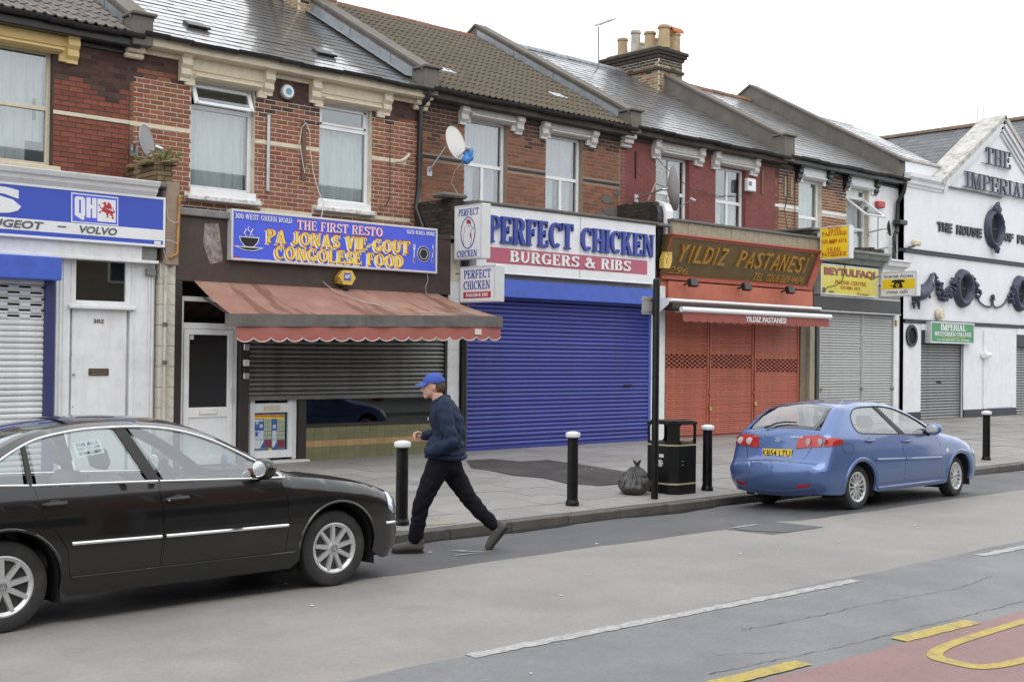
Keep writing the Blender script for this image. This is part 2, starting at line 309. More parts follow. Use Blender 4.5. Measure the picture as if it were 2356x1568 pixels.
def FR(Y): return (Vector((0, Y, 0)), Vector((1, 0, 0)), Vector((0, 0, 1)), Vector((0, -1, 0)))   # a board facing the street: u = X, v = Z
# ================================================================== materials used in many places
m_dark = M('dark interior', (.012, .012, .014), .9, var=.3)
m_black = M('black paint', (.014, .014, .015), .38, var=.3, dirt=(.08, .08, .075), damt=.25, bump=.05)
m_white = M('white gloss paint', (.74, .75, .76), .45, var=.05, dirt=(.42, .40, .37), damt=.3, ds=4, streak=.22)
m_upvc = M('white plastic frame', (.78, .79, .80), .35, var=.04, dirt=(.45, .43, .4), damt=.25)
m_cream = M('cream stucco paint', (.66, .59, .45), .7, var=.08, dirt=(.36, .31, .24), damt=.5, ds=5, streak=.3, bump=.15)
m_ywcream = M('yellow cream paint', (.66, .50, .22), .7, var=.08, dirt=(.34, .25, .12), damt=.45, ds=5, bump=.15)
m_stucco = M('white stucco paint', (.60, .59, .57), .75, var=.08, dirt=(.30, .28, .25), damt=.6, ds=5, streak=.35, bump=.2)
m_lead = M('lead flashing', (.29, .31, .335), .42, metal=.3, var=.2, dirt=(.14, .15, .16), damt=.5)
m_render = M('grey cement render', (.145, .132, .115), .85, var=.25, dirt=(.07, .068, .06), damt=.6, ds=2.5, streak=.35, bump=.4)
m_glass = glass_mat('window glass', (.86, .89, .89), .10)
m_glassd = glass_mat('dark shop glass', (.35, .38, .38), .06)
m_curt = M('net curtain', (.60, .62, .63), .9, var=.1, vs=3, dirt=(.36, .38, .40), damt=.2, streak=.8)  # vertical streaks paint the darker folds into the cloth colour
m_curt2 = M('lilac curtain', (.50, .49, .55), .9, var=.1, vs=3, dirt=(.27, .26, .31), damt=.2, streak=.8)  # streaked like the net curtain: fold contrast is put into the colour
m_alu = M('galvanised steel', (.50, .51, .52), .38, metal=.75, var=.1, dirt=(.2, .19, .18), damt=.35)
m_pipe = M('black cast iron pipe', (.016, .016, .017), .4, var=.3, dirt=(.06, .05, .045), damt=.4)
m_wire = M('grey cable', (.4, .39, .37), .6); m_wireb = M('black cable', (.015, .015, .015), .5)
# ================================================================== ground
m_road = M('grey asphalt', (.175, .179, .183), .62, speck=.22, var=.18, vs=1.3, detail=8, bump=.6, bs=140, dirt=(.13, .13, .134), damt=.5, ds=.9, rvar=.18)
m_tan = M('buff asphalt', (.262, .250, .230), .66, speck=.16, var=.14, vs=1.1, detail=8, bump=.6, bs=150, dirt=(.19, .185, .178), damt=.7, ds=.5, rvar=.12)
m_park = M('dark damp asphalt', (.108, .109, .113), .55, speck=.22, var=.22, vs=1.6, detail=8, bump=.6, bs=140, dirt=(.06, .06, .062), damt=.55, ds=.8, rvar=.15)
m_red = M('red bus surfacing', (.245, .150, .143), .68, speck=.18, var=.14, vs=1.5, detail=8, bump=.6, bs=150, dirt=(.23, .16, .155), damt=.5, ds=1.2)
m_yel = M('worn yellow paint', (.40, .31, .06), .6, var=.18, vs=8, bump=.4, bs=120, dirt=(.22, .16, .10), damt=.9, ds=7, speck=.25)
m_wht = M('worn white paint', (.37, .37, .36), .65, var=.2, vs=9, bump=.4, bs=120, dirt=(.19, .185, .18), damt=1.0, ds=12, speck=.35)
m_slab = M('concrete paving slab', (.27, .26, .247), .58, speck=.12, var=.16, vs=2.2, bump=.35, bs=90, dirt=(.15, .145, .135), damt=.6, ds=1.1, rnd=.13, rvar=.16)
m_bed = M('sand bed', (.07, .066, .06), .9, var=.2)
m_kerb = M('granite kerb', (.10, .092, .082), .55, speck=.25, var=.25, vs=9, bump=.4, bs=70, dirt=(.04, .036, .033), damt=.6, ds=3.5, rnd=.14)
m_tar = M('damp tarmac infill', (.062, .058, .056), .75, var=.25, vs=2, bump=.5, bs=130, dirt=(.12, .115, .11), damt=.6, ds=1.5, speck=.25, spec=.2)
m_wet = M('wet gutter', (.018, .018, .019), .14, var=.3, vs=3, bump=.25, bs=40, rvar=.1)
KY = 10.27
def road(Y): return .037-.0059*(Y-6)**2
def pav(Y): return .035+(Y-KY)*.03
def wob(x, s=1.0): return s*(.03*math.sin(x*1.7)+.022*math.sin(x*4.3+1)+.012*math.sin(x*11.1+2))
def tanedge(x):
    y = 8.56-.012*(x-8)+wob(x, .6)
    if x > 12.2: y -= .12
    if 10.95 < x < 11.95: y = 7.85
    return y
def strip(name, mat, X, ya, yb, lift=0.0, ny=8):
    mb = MB(); V = []; F = []
    for i, x in enumerate(X):
        a, b = ya(x), yb(x)
        for j in range(ny+1): y = a+(b-a)*j/ny; V.append((x, y, road(y)+lift))
    n = ny+1
    for i in range(len(X)-1):
        for j in range(ny): F.append((i*n+j, (i+1)*n+j, (i+1)*n+j+1, i*n+j+1))
    o = mb.add(V, F).build(name, mat, None, smooth=True); o['kind'] = 'structure'; return o
_xs = sorted(set([-45, -30, -20, -10, -5]+[round(.25*i, 3) for i in range(-8, 120)]+[10.949, 10.951, 11.949, 11.951]+[30, 35, 40, 50, 60, 80, 110]))
strip('road', m_road, _xs, lambda x: 1.6, lambda x: 5.86+wob(x, .5))
strip('road_buff_lane', m_tan, _xs, lambda x: 5.86+wob(x, .5), tanedge)
strip('road_parking_strip', m_park, _xs, tanedge, lambda x: KY+.02, ny=6)
gr = MB(); gr.add([(-300, -300, -.3), (500, -300, -.3), (500, 500, -.3), (-300, 500, -.3)], [(0, 1, 2, 3)]); g_ = gr.build('ground', m_road); g_['kind'] = 'structure'
nearp = MB().box(-45, 110, -6, 1.6, -.25, .04).build('pavement_opposite', m_slab); nearp['kind'] = 'structure'
red = strip('road_bus_surfacing', m_red, [3+.25*i for i in range(60)], lambda x: 1.7, lambda x: 4.34-.028*(x-6)+wob(x, .2), .0035)
def mark(name, mat, pts, lift=.008, label=None):
    o = MB().poly([(x, y, road(y)+lift) for x, y in pts]).build(name, mat); o['kind'] = 'structure'; return o
def subdiv_mark(name, mat, x0, x1, yc, hw, lift=.004, rag=.012):
    n = max(2, int((x1-x0)/.05)); top = []; bot = []
    for i in range(n+1):
        x = x0+(x1-x0)*i/n; y = yc(x); top.append((x, y+hw+random.uniform(-rag, rag))); bot.append((x, y-hw+random.uniform(-rag, rag)))
    mb = MB(); V = [(x, y, road(y)+lift) for x, y in top]+[(x, y, road(y)+lift) for x, y in bot]
    mb.add(V, [(i, n+1+i, n+2+i, i+1) for i in range(n)]); o = mb.build(name, mat); o['kind'] = 'structure'; return o
subdiv_mark('centre_line', m_wht, 4.95, 9.2, lambda x: 5.85-.028*(x-5), .055)
subdiv_mark('centre_line', m_wht, 11.32, 15.5, lambda x: 5.72-.028*(x-10), .055)
for x0, x1 in ((3.4, 4.4), (5.45, 6.5), (7.53, 8.49), (9.6, 10.6)): subdiv_mark('bus_stop_line', m_yel, x0, x1, lambda x: 4.435-.055*(x-6.2), .065, .0075, .006)
def oval_mark(cx, cy, rx, ry, w_, a0, a1):
    n = 48; V = []; F = []
    for i in range(n+1):
        a = math.radians(a0+(a1-a0)*i/n); c, s_ = math.cos(a), math.sin(a); e = .55
        q = lambda v: math.copysign(abs(v)**e, v)
        for k in (0, w_):
            x = cx+(rx-k*1.4)*q(c); y = cy+(ry-k)*q(s_); V.append((x, y, road(y)+.0078))
    o = MB().add(V, [(2*i, 2*i+2, 2*i+3, 2*i+1) for i in range(n)]).build('bus_stop_lettering', m_yel); o['kind'] = 'structure'
oval_mark(8.35, 3.83, 1.12, .30, .085, 0, 360)
oval_mark(8.6, 3.17, 1.2, .29, .085, 0, 360)
mark('white_scuff', m_wht, [(10.94, 8.50), (11.33, 8.49), (11.57, 8.49), (11.57, 8.53), (11.3, 8.56)])
mark('white_scuff', m_wht, [(7.70, 9.42), (7.82, 9.34), (7.80, 9.23), (7.74, 9.26)])
mark('white_scuff', m_wht, [(7.80, 9.26), (7.88, 9.10), (7.84, 9.07), (7.78, 9.22)]); mark('white_scuff', m_wht, [(7.50, 9.13), (7.80, 9.09), (7.79, 9.06), (7.52, 9.09)])
mark('tarmac_repair', m_park, [(11.02, 8.34), (11.45, 8.86), (11.70, 8.56), (11.90, 7.84), (11.2, 7.87)], .005)
m_crack = M('crack line', (.07, .07, .072), .7)
def crack(pts):
    V = []; F = []; n = 0; P = []
    for (a, b), (c, d) in zip(pts, pts[1:]):
        k = max(2, int(math.hypot(c-a, d-b)/.06))
        P += [(a+(c-a)*i/k+random.uniform(-.008, .008), b+(d-b)*i/k+random.uniform(-.015, .015)) for i in range(k)]
    for x, y in P:
        h = random.uniform(.001, .0045); V += [(x, y-h, road(y)+.004), (x, y+h, road(y)+.004)]
    o = MB().add(V, [(2*i, 2*i+2, 2*i+3, 2*i+1) for i in range(len(P)-1)]).build('road_crack', m_crack); o['kind'] = 'structure'
crack([(5.82, 4.63), (6.5, 4.56), (7.15, 4.5), (7.64, 4.49), (8.6, 4.45), (10.5, 4.4)]); crack([(6.9, 5.2), (7.8, 5.13), (8.34, 5.13), (9.6, 5.0), (10.4, 5.1)]); crack([(6.2, 4.9), (6.7, 4.62)])
# pale litter flecks lying on road and pavement
m_fleck = M('paper litter', (.6, .6, .58), .8)
for i in range(40):
    if i < 14: x, y = random.uniform(4, 13), random.uniform(4.6, 10.0); z = road(y)+.006
    else: x, y = random.uniform(7.5, 22), random.uniform(10.6, 16.2); z = pav(y)+.008
    a = random.uniform(0, 3); r = random.uniform(.008, .022)
    MBf = MB().box(x-r, x+r, y-r*.6, y+r*.6, z, z+.004); o = MBf.build('litter_scrap', m_fleck); o.rotation_euler.z = a
    tag(o, 'small pale scrap of litter lying flat on the '+('dark asphalt road' if i < 14 else 'pavement slabs'), 'litter', 'scraps of litter on the '+('road' if i < 14 else 'pavement'))
# kerb of granite stones
kerb = MB().box(-20, 60, KY+.012, KY+.14, -.2, .018).build('kerb', m_bed); kerb['kind'] = 'structure'
km = MB().box(-.45, .45, -.075, .075, -.15, 0, .012).mesh('kerb_stone', m_kerb)
x = -3.0; KX = []
while x < 46: KX.append(x); x += .912
for x in KX: inst('kerb_stone', km, (x, KY+.075+random.uniform(-.006, .006), .036+random.uniform(-.004, .004)), kerb, rot=(random.uniform(-.01, .01), 0, random.uniform(-.006, .006)))
# wet gutter
V = []; F = []
for i in range(200):
    x = 4+i*.12; wd = .10+.07*math.sin(x*.9)+.05*math.sin(x*2.7+1)+.02*math.sin(x*9)
    if 11 < x < 13.4: wd += .16*math.sin((x-11)/2.4*math.pi)
    V += [(x, KY-max(wd, .03), road(KY-wd)+.005), (x, KY-.002, road(KY)+.006)]
gw = MB().add(V, [(2*i, 2*i+2, 2*i+3, 2*i+1) for i in range(199)]).build('gutter_water', m_wet); gw['kind'] = 'structure'
# pavement with slabs
pv = MB(); pv.add([(-20, KY+.14, pav(KY+.14)-.012), (60, KY+.14, pav(KY+.14)-.012), (60, 17.9, pav(17.9)-.012), (-20, 17.9, pav(17.9)-.012)], [(0, 1, 2, 3)])
pave = pv.build('pavement', m_bed); pave['kind'] = 'structure'
sw, sh = .62, .76
sm = MB().box(-.5, .5, -.5, .5, -.5, .5, .012).mesh('paving_slab', m_slab)
S = []
row = 0; y = KY+.155
while y < 17.6:
    x = -2.0+(row % 2)*sh*.5+random.uniform(-.05, .05)
    while x < 46:
        c = (x+sh/2, y+sw/2); q = CM @ np.array([c[0], c[1], pav(c[1])-CAMH])
        vis = q[2] > .5 and abs(q[0]/q[2]) < .47
        S.append((not vis, q[2], c)); x += sh
    y += sw; row += 1
S.sort(); mb = MB(); sl_ = math.atan(.03)
for i, (nv, dd, c) in enumerate(S):
    z = pav(c[1])-.022+random.uniform(-.0025, .0025)
    if i < 300: inst('paving_slab', sm, (c[0], c[1], z), pave, (sh-.010, sw-.010, .05), (sl_+random.uniform(-.004, .004), random.uniform(-.004, .004), 0))
    else:
        x0, x1, y0, y1 = c[0]-sh/2+.005, c[0]+sh/2-.005, c[1]-sw/2+.005, c[1]+sw/2-.005; z += .025
        k = random.uniform(-.002, .002); mb.add([(x0, y0, z-.03*sw/2), (x1, y0, z-.03*sw/2+k), (x1, y1, z+.03*sw/2+k), (x0, y1, z+.03*sw/2)], [(0, 1, 2, 3)])
mb.build('paving_slab_field', m_slab, pave, kind='stuff')
def gpav(k, px, py, lift=.01):
    v = ray(k, px, py); # plane z = .035 + (Y-KY)*.03
    t = (.035-.03*KY-CAMH)/(v[2]-.03*v[1]); return (v[0]*t, v[1]*t, CAMH+v[2]*t+lift)
tp = [gpav('W', a, b) for a, b in ((1072, 1060), (1130, 1056), (1200, 1062), (1260, 1058), (1330, 1068), (1420, 1082), (1500, 1096), (1500, 1108), (1440, 1112), (1380, 1118), (1310, 1114), (1250, 1100), (1180, 1094), (1120, 1082), (1085, 1078))]
o = MB().poly(tp).build('pavement_tarmac_infill', m_tar); o['kind'] = 'structure'
# ================================================================== terraced houses
YU = 17.6; YE = 17.32; YR = 22.45; SL = 2.85/(YR-YE)
PX = [8.03, 13.58, 19.12, 24.67, 30.21]
mortar_d = M('sooty mortar', (.075, .058, .05), .9, var=.25, vs=3)
mortar_l = M('pale repointed mortar', (.62, .56, .46), .9, var=.2, vs=4, dirt=(.2, .17, .13), damt=.5)
mortar_o = M('worn buff mortar', (.30, .23, .17), .9, var=.25, vs=3, dirt=(.1, .07, .05), damt=.6)
BR = dict(bump=.5, bs=55)
b_red = M('deep red brick', (.235, .070, .043), .85, var=.25, vs=12, rnd=.18, dirt=(.09, .035, .027), damt=.45, ds=2, **BR)
b_soot = M('soot blackened brick', (.085, .042, .034), .9, var=.25, vs=10, rnd=.35, dirt=(.04, .027, .024), damt=.5, ds=2, **BR)
b_or = M('orange red brick', (.255, .098, .056), .85, var=.22, vs=12, rnd=.20, dirt=(.11, .048, .034), damt=.4, ds=2, **BR)
b_or3 = M('weathered orange brick', (.225, .098, .058), .88, var=.25, vs=9, rnd=.2, dirt=(.10, .05, .035), damt=.6, ds=1.5, **BR)
b_paint = M('dusty red painted brick', (.205, .062, .055), .8, var=.12, vs=6, rnd=.06, dirt=(.12, .05, .045), damt=.4, ds=2, bump=.3)
b_brown = M('brown orange brick', (.24, .105, .055), .88, var=.25, vs=9, rnd=.3, dirt=(.09, .05, .035), damt=.45, ds=2, **BR)
b_dirty = M('blackened party wall brick', (.055, .043, .035), .92, var=.3, vs=8, rnd=.3, dirt=(.02, .018, .016), damt=.6, ds=3, **BR)
b_stock = M('yellow stock brick', (.27, .195, .115), .88, var=.25, vs=9, rnd=.35, dirt=(.10, .075, .05), damt=.5, ds=3, **BR)
b_mossy = M('crumbling mossy brick', (.22, .16, .09), .92, var=.3, vs=9, rnd=.35, dirt=(.09, .085, .035), damt=.7, ds=4, **BR)
SLK = dict(bump=.25, bs=40)
slate1 = M('wet dark slate', (.085, .083, .083), .30, var=.2, vs=5, rnd=.08, dirt=(.055, .047, .045), damt=.5, ds=.6, spec=.7, wet=(.42, .36, .47), coatr=.10, bump=.06, bs=20)
slate2 = M('grey slate', (.11, .112, .116), .34, var=.25, vs=5, rnd=.22, dirt=(.06, .06, .06), damt=.5, ds=1.2, spec=.7, wet=(.9, .34, .56), coatr=.16, bump=.12, bs=25)
tile_c = M('brown concrete roof tile', (.085, .066, .048), .7, var=.2, vs=5, rnd=.18, dirt=(.15, .12, .03), damt=.85, ds=2.2, bump=.4)
tile_g = M('grey brown concrete roof tile', (.15, .135, .12), .7, var=.2, vs=5, rnd=.18, dirt=(.07, .06, .055), damt=.5, ds=2, bump=.4)
m_ridge = M('terracotta ridge tile', (.20, .085, .05), .8, var=.25, dirt=(.08, .05, .04), damt=.5, rnd=.2)
m_under = M('roof felt', (.03, .03, .03), .9)
m_eave = M('shadow-toned weathered eaves board', (.05, .042, .036), .8, var=.3, dirt=(.16, .15, .14), damt=.4)  # brown-black base paints the shadow under the eaves onto the board
unit_brick = {}
def brick_me(mat):
    if mat.name not in unit_brick:
        unit_brick[mat.name] = MB().add([(-.5, -.5, -.5), (.5, -.5, -.5), (.5, -.5, .5), (-.5, -.5, .5), (-.5, .5, -.5), (.5, .5, -.5), (.5, .5, .5), (-.5, .5, .5)], [(0, 1, 2, 3), (1, 5, 6, 2), (5, 4, 7, 6), (4, 0, 3, 7), (3, 2, 6, 7), (4, 5, 1, 0)]).mesh('brick', mat)
    return unit_brick[mat.name]
def lay(x0, x1, z0, z1, holes, pick, L_=.2225, H_=.0755, ph=0.0):
    """stretcher courses with trimmed ends: list of (xa, xb, za, zb, material)"""
    out = []; z = z0; r_ = 0
    while z < z1-.02:
        zt = min(z+H_, z1); xs = x0-(.5*L_ if r_ % 2 else 0)+ph
        while xs < x1:
            segs = [(max(xs, x0), min(xs+L_, x1))]
            for h in holes:
                if h[2] < zt-.012 and h[3] > z+.012:
                    ns = []
                    for a, b in segs:
                        if h[1] <= a or h[0] >= b: ns.append((a, b)); continue
                        if h[0] > a: ns.append((a, h[0]))
                        if h[1] < b: ns.append((h[1], b))
                    segs = ns
            for a, b in segs:
                if b-a > .035: out.append((a+.0062, b-.0062, z+.0068, zt-.0068, pick((a+b)/2, (z+zt)/2)))
            xs += L_
        z = zt; r_ += 1
    return out
def put_bricks(wall, B, Y, dist, limit=300, axis='y', proud=.0045):
    """B bricks on a wall facing -Y (axis y) or facing -X (axis x, xa..xb measured along Y)"""
    B = sorted(B, key=dist); st = {}
    for i, (a, b, c, d, mt) in enumerate(B):
        pr = proud+random.uniform(-.0015, .0015); e = .028
        if i < limit:
            if axis == 'y': inst('brick', brick_me(mt), ((a+b)/2, Y-pr+e, (c+d)/2), wall, (b-a, 2*e, d-c))
            else: inst('brick', brick_me(mt), (Y-pr+e, (a+b)/2, (c+d)/2), wall, (2*e, b-a, d-c))
        else:
            mb = st.setdefault(mt.name, (mt, MB()))[1]
            if axis == 'y': mb.box(a, b, Y-pr, Y-pr+2*e, c, d)
            else: mb.box(Y-pr, Y-pr+2*e, a, b, c, d)
    for mt, mb in st.values(): mb.build('brick_field', mt, wall, kind='stuff')
def roofz(y, ze): return ze+(y-YE)*SL
def tiles(roof, X0, X1, ze, e, w_, mat, prof='slate', limit=300):
    ang = math.atan(SL); n = int((YR-YE)/math.cos(ang)/e)+1; L_ = e*1.9; cs, sn = math.cos(ang), math.sin(ang)
    if prof == 'slate': base = MB().box(-.5, .5, -.5, .5, -.5, .5)
    else:
        base = MB(); V = []; k = 12
        for i in range(k+1):
            u = i/k; uu = (u*2) % 1; hgt = .5+(1.3*math.sin(uu/.5*math.pi) if uu < .5 else 0)
            for yy in (-.5, .5): V += [(u-.5, yy, hgt), (u-.5, yy, hgt-1.0)]
        F = []
        for i in range(k): a = i*4; b = a+4; F += [(a, b, b+2, a+2), (a+3, b+3, b+1, a+1), (a, a+1, b+1, b)]
        base.add(V, F)
    me = base.mesh(prof if prof == 'slate' else 'roof_tile', mat, smooth=(prof != 'slate'), ang=50)
    T = []
    for i in range(n):
        s0 = i*e; xs = X0-(w_*.5 if (i % 2 and prof == 'slate') else 0)
        while xs < X1:
            a, b = max(xs, X0), min(xs+w_, X1)
            if b-a > .06:
                sc = s0+L_/2-.02; yc = YE+sc*cs; zc = ze+sc*sn
                q = CM @ np.array([(a+b)/2, yc, zc-CAMH]); vis = abs(q[0]/q[2]) < .45 and -q[1]/q[2] < .30
                if sc+L_/2 < (YR-YE)/cs+.3: T.append((not vis, q[2], a, b, yc, zc))
            xs += w_
    T.sort(); mb = MB(); th = .009 if prof == 'slate' else .022
    lift = th*1.6
    for i, (nv, q, a, b, yc, zc) in enumerate(T):
        tl = ang-math.atan(lift/L_)*1.0+random.uniform(-.006, .006); lf = lift+random.uniform(0, .004)
        p = (((a+b)/2), yc-lf*sn, zc+lf*cs)
        if i < limit: inst(me.name, me, p, roof, ((b-a)-.005 if prof == 'slate' else (b-a), L_, th), (tl, 0, random.uniform(-.006, .006)))
        else:
            R_ = Matrix.Rotation(tl, 3, 'X'); mb.add([Vector(p)+R_ @ Vector((v[0]*(b-a-.005), v[1]*L_, v[2]*th)) for v in base.v], base.f)
    mb.build(me.name+'_field', mat, roof, kind='stuff', smooth=(prof != 'slate'))
def bracket(mb, xc, zt, h, w_=.085, out=.20, y=YU):
    prof = [(0, 0), (out, 0), (out, -.1*h-.02), (out*.72, -.24*h), (out*.82, -.34*h), (out*.82, -.46*h), (out*.55, -.58*h), (out*.60, -.68*h), (out*.60, -.78*h), (out*.34, -.9*h), (out*.34, -h), (0, -h)]
    mb.prism([(-a, b) for a, b in prof], (xc-w_, y, zt), (0, 1, 0), (0, 0, 1), (1, 0, 0), 0, 2*w_)
def lintel(house, x0, x1, zb, zt, mat, bmat=None, bh=.46):
    """moulded window head panel with a scroll bracket at each end; x0..x1 outer bracket faces"""
    hs = min(.30, .5*(zt-zb)); mb = MB(); mb.box(x0+.10, x1-.10, YU-.07, YU+.02, zb+hs, zt, .008); mb.box(x0+.10, x0+.27, YU-.06, YU+.02, zb, zb+hs, .006); mb.box(x1-.27, x1-.10, YU-.06, YU+.02, zb, zb+hs, .006)
    mb.box(x0+.24, x1-.24, YU-.05, YU+.02, zb+.1, zb+hs+.01, .005)
    mb.prism([(0, 0), (-.05, 0), (-.11, .03), (-.11, .05), (-.06, .075), (0, .075)], (x0+.24, YU-.05, zb+.115), (0, 1, 0), (0, 0, 1), (1, 0, 0), 0, x1-x0-.48)
    l_ = mb.build('window_head', mat, house)
    for xc in (x0+.085, x1-.085):
        b_ = MB(); bracket(b_, xc, zt+.02, bh); b_.build('bracket', bmat or mat, l_)
    return l_
def pane(win, a, b, c, d, Y, mat=None): return MB().box(a, b, Y, Y+.006, c, d).build('pane', mat or m_glass, win)
def curtain(win, x0, x1, z0, z1, Y, mat, n=60, amp=.03, gaps=()):
    V = []; F = []; k = 0; nz_ = 5
    ph = random.uniform(0, 6)
    for i in range(n+1):
        x = x0+(x1-x0)*i/n
        for j in range(nz_+1):
            z = z0+(z1-z0)*j/nz_; y = Y+amp*1.3*(abs(math.sin(i*.36+ph+.25*math.sin(j)+.8*math.sin(i*.11+ph)))**.6*1.2-.6+.3*math.sin(i*1.3+2*ph+.3*j)); V.append((x, y, z))
    for i in range(n):
        xm = x0+(x1-x0)*(i+.5)/n
        for j in range(nz_):
            zm = z0+(z1-z0)*(j+.5)/nz_
            if any(g[0] < xm < g[1] and g[2] < zm < g[3] for g in gaps): continue
            F.append((i*6+j, (i+1)*6+j, (i+1)*6+j+1, i*6+j+1))
    return MB().add(V, F).build('curtain', mat, win, smooth=True, ang=180)
def bars(mb, rects, Y, t=.05, b=.006):
    for a, b_, c, d in rects: mb.box(a, b_, Y, Y+t, c, d, b)
def window(house, o, kind, fmat=None, cmat=None, yin=.11):
    """o = opening x0,x1,z0,z1; frames set back in the reveal"""
    x0, x1, z0, z1 = o; fmat = fmat or m_upvc; cmat = cmat or m_curt; Y = YU+yin; f = .06
    h_ = z1-z0; w_ = x1-x0; mb = MB()
    bars(mb, [(x0, x0+f, z0, z1), (x1-f, x1, z0, z1), (x0+f, x1-f, z1-f, z1), (x0+f, x1-f, z0, z0+f)], Y, .07)
    win = mb.build('window', fmat, house); fr = lambda R, y=Y+.004, t=.055: (lambda q: (bars(q, R, y, t), q.build('frame', fmat, win)))(MB())
    a, b, c, d = x0+f, x1-f, z0+f, z1-f
    if kind == 'sash':
        m_ = c+(d-c)*.5; fr([(a, b, m_-.03, m_+.03)]); pane(win, a, b, c, m_, Y+.04); pane(win, a, b, m_, d, Y+.02)
        curtain(win, a, b, c, d, Y+.14, cmat, gaps=[(b-.24, b, c, c+.30), (b-.16, b-.08, c+.66, c+.8)])
    elif kind in ('vent', 'vent_open'):
        m_ = d-.36; fr([(a, b, m_-.035, m_+.035)]); pane(win, a, b, c, m_, Y+.03)
        if kind == 'vent': fr([(a, a+.05, m_+.035, d), (b-.05, b, m_+.035, d), (a, b, d-.045, d), (a, b, m_+.035, m_+.075)], Y-.012, .05); pane(win, a+.05, b-.05, m_+.07, d-.04, Y+.02)
        else:
            R_ = Matrix.Rotation(math.radians(-24), 3, 'X'); q = MB(); hh = d-m_
            for u in ((a-.02, a+.05, -hh, 0), (b-.05, b+.02, -hh, 0), (a, b, -.05, 0), (a, b, -hh, -hh+.055)): q.box(u[0], u[1], 0, .045, u[2], u[3], .005)
            q.v = [tuple(R_ @ Vector((0, v[1], v[2]))+Vector((v[0], Y-.03, d))) for v in q.v]; q.build('frame', fmat, win)
            q = MB().box(a+.05, b-.05, .018, .024, -hh+.05, -.045); q.v = [tuple(R_ @ Vector((0, v[1], v[2]))+Vector((v[0], Y-.03, d))) for v in q.v]; q.build('pane', m_glass, win)
        curtain(win, a, b, c, m_-.02, Y+.13, cmat)
    elif kind == 'tee':
        m_ = c+(d-c)*.60; xm = (a+b)/2; fr([(a, b, m_-.035, m_+.035), (xm-.035, xm+.035, c, m_-.035)]); pane(win, a, b, m_, d, Y+.03); pane(win, a, xm, c, m_, Y+.03); pane(win, xm, b, c, m_, Y+.03)
        curtain(win, a, b, c, d, Y+.14, cmat, gaps=[(a+.36, xm+.06, c, m_-.05), (b-.07, b, c, m_)])
    elif kind == 'cross':
        m_ = c+(d-c)*.62; xm = (a+b)/2; fr([(a, b, m_-.04, m_+.04), (xm-.035, xm+.035, c, m_-.04), (xm-.03, xm+.03, m_+.04, d)])
        for s_ in ((a, xm), (xm, b)): pane(win, *s_, c, m_, Y+.03); pane(win, *s_, m_, d, Y+.03)
        curtain(win, a, b, c, m_, Y+.15, cmat, gaps=[(xm-.03, xm+.2, c, m_)])
    elif kind in ('two', 'hung_open'):
        m_ = c+(d-c)*.38; fr([(a, b, m_-.04, m_+.04)]); pane(win, a, b, c, m_, Y+.03)
        if kind == 'two': pane(win, a, b, m_, d, Y+.03)
        else:
            t_ = d-.16; fr([(a, b, t_-.03, t_+.03)]); pane(win, a, b, t_, d, Y+.03)
            hh = t_-m_; R_ = Matrix.Rotation(math.radians(-52), 3, 'X'); tr = lambda v: tuple(R_ @ Vector((0, v[1], v[2]))+Vector((v[0], Y-.02, t_-.02)))
            q = MB()
            for u in ((a-.02, a+.05, -hh, 0), (b-.05, b+.02, -hh, 0), (a, b, -.05, 0), (a, b, -hh, -hh+.055)): q.box(u[0], u[1], 0, .045, u[2], u[3], .005)
            q.v = [tr(v) for v in q.v]; q.build('frame', fmat, win); q = MB().box(a+.05, b-.05, .018, .024, -hh+.05, -.045); q.v = [tr(v) for v in q.v]; q.build('pane', m_glass, win)
        curtain(win, a, b, c, d, Y+.15, cmat)
    # dark room behind
    q = MB(); X_, Y0, Y1 = .05, Y+.3, Y+.9
    q.add([(x0-.3, Y+.09, z0-.1), (x1+.3, Y+.09, z0-.1), (x1+.3, Y1, z0-.1), (x0-.3, Y1, z0-.1), (x0-.3, Y+.09, z1+.1), (x1+.3, Y+.09, z1+.1), (x1+.3, Y1, z1+.1), (x0-.3, Y1, z1+.1)], [(0, 1, 2, 3), (4, 5, 6, 7), (2, 3, 7, 6), (0, 3, 7, 4), (1, 2, 6, 5)])
    q.build('room', m_dark, win); return win
def house_base(idx, name, label, X0, X1, ze, holes, mortar):
    h = thing(name, label, 'house', ((X0+X1)/2, YU, pav(YU)), group='shops of the terrace')
    mb = MB(); zt = ze-.02; wall_mesh(mb, X0, X1, .1, zt, holes, YU, .3)
    mb.add([(X0, YU, .1), (X0, 27.3, .1), (X0, 27.3, zt), (X0, YU, zt)], [(0, 1, 2, 3)]); mb.add([(X1, YU, .1), (X1, 27.3, .1), (X1, 27.3, zt), (X1, YU, zt)], [(3, 2, 1, 0)])
    mb.add([(X0, 27.3, .1), (X1, 27.3, .1), (X1, 27.3, zt), (X0, 27.3, zt)], [(3, 2, 1, 0)])
    wl = mb.build('wall', mortar, h)
    return h, wl
def roof_base(h, X0, X1, ze, parapets=(True, True)):
    zr = ze+2.85; yb = 2*YR-YE; mb = MB()
    mb.add([(X0, YE, ze), (X1, YE, ze), (X1, YR, zr), (X0, YR, zr), (X0, yb, ze), (X1, yb, ze)], [(0, 1, 2, 3), (3, 2, 5, 4), (0, 3, 4), (1, 5, 2), (0, 4, 5, 1)])
    return mb.build('roof', m_under, h)
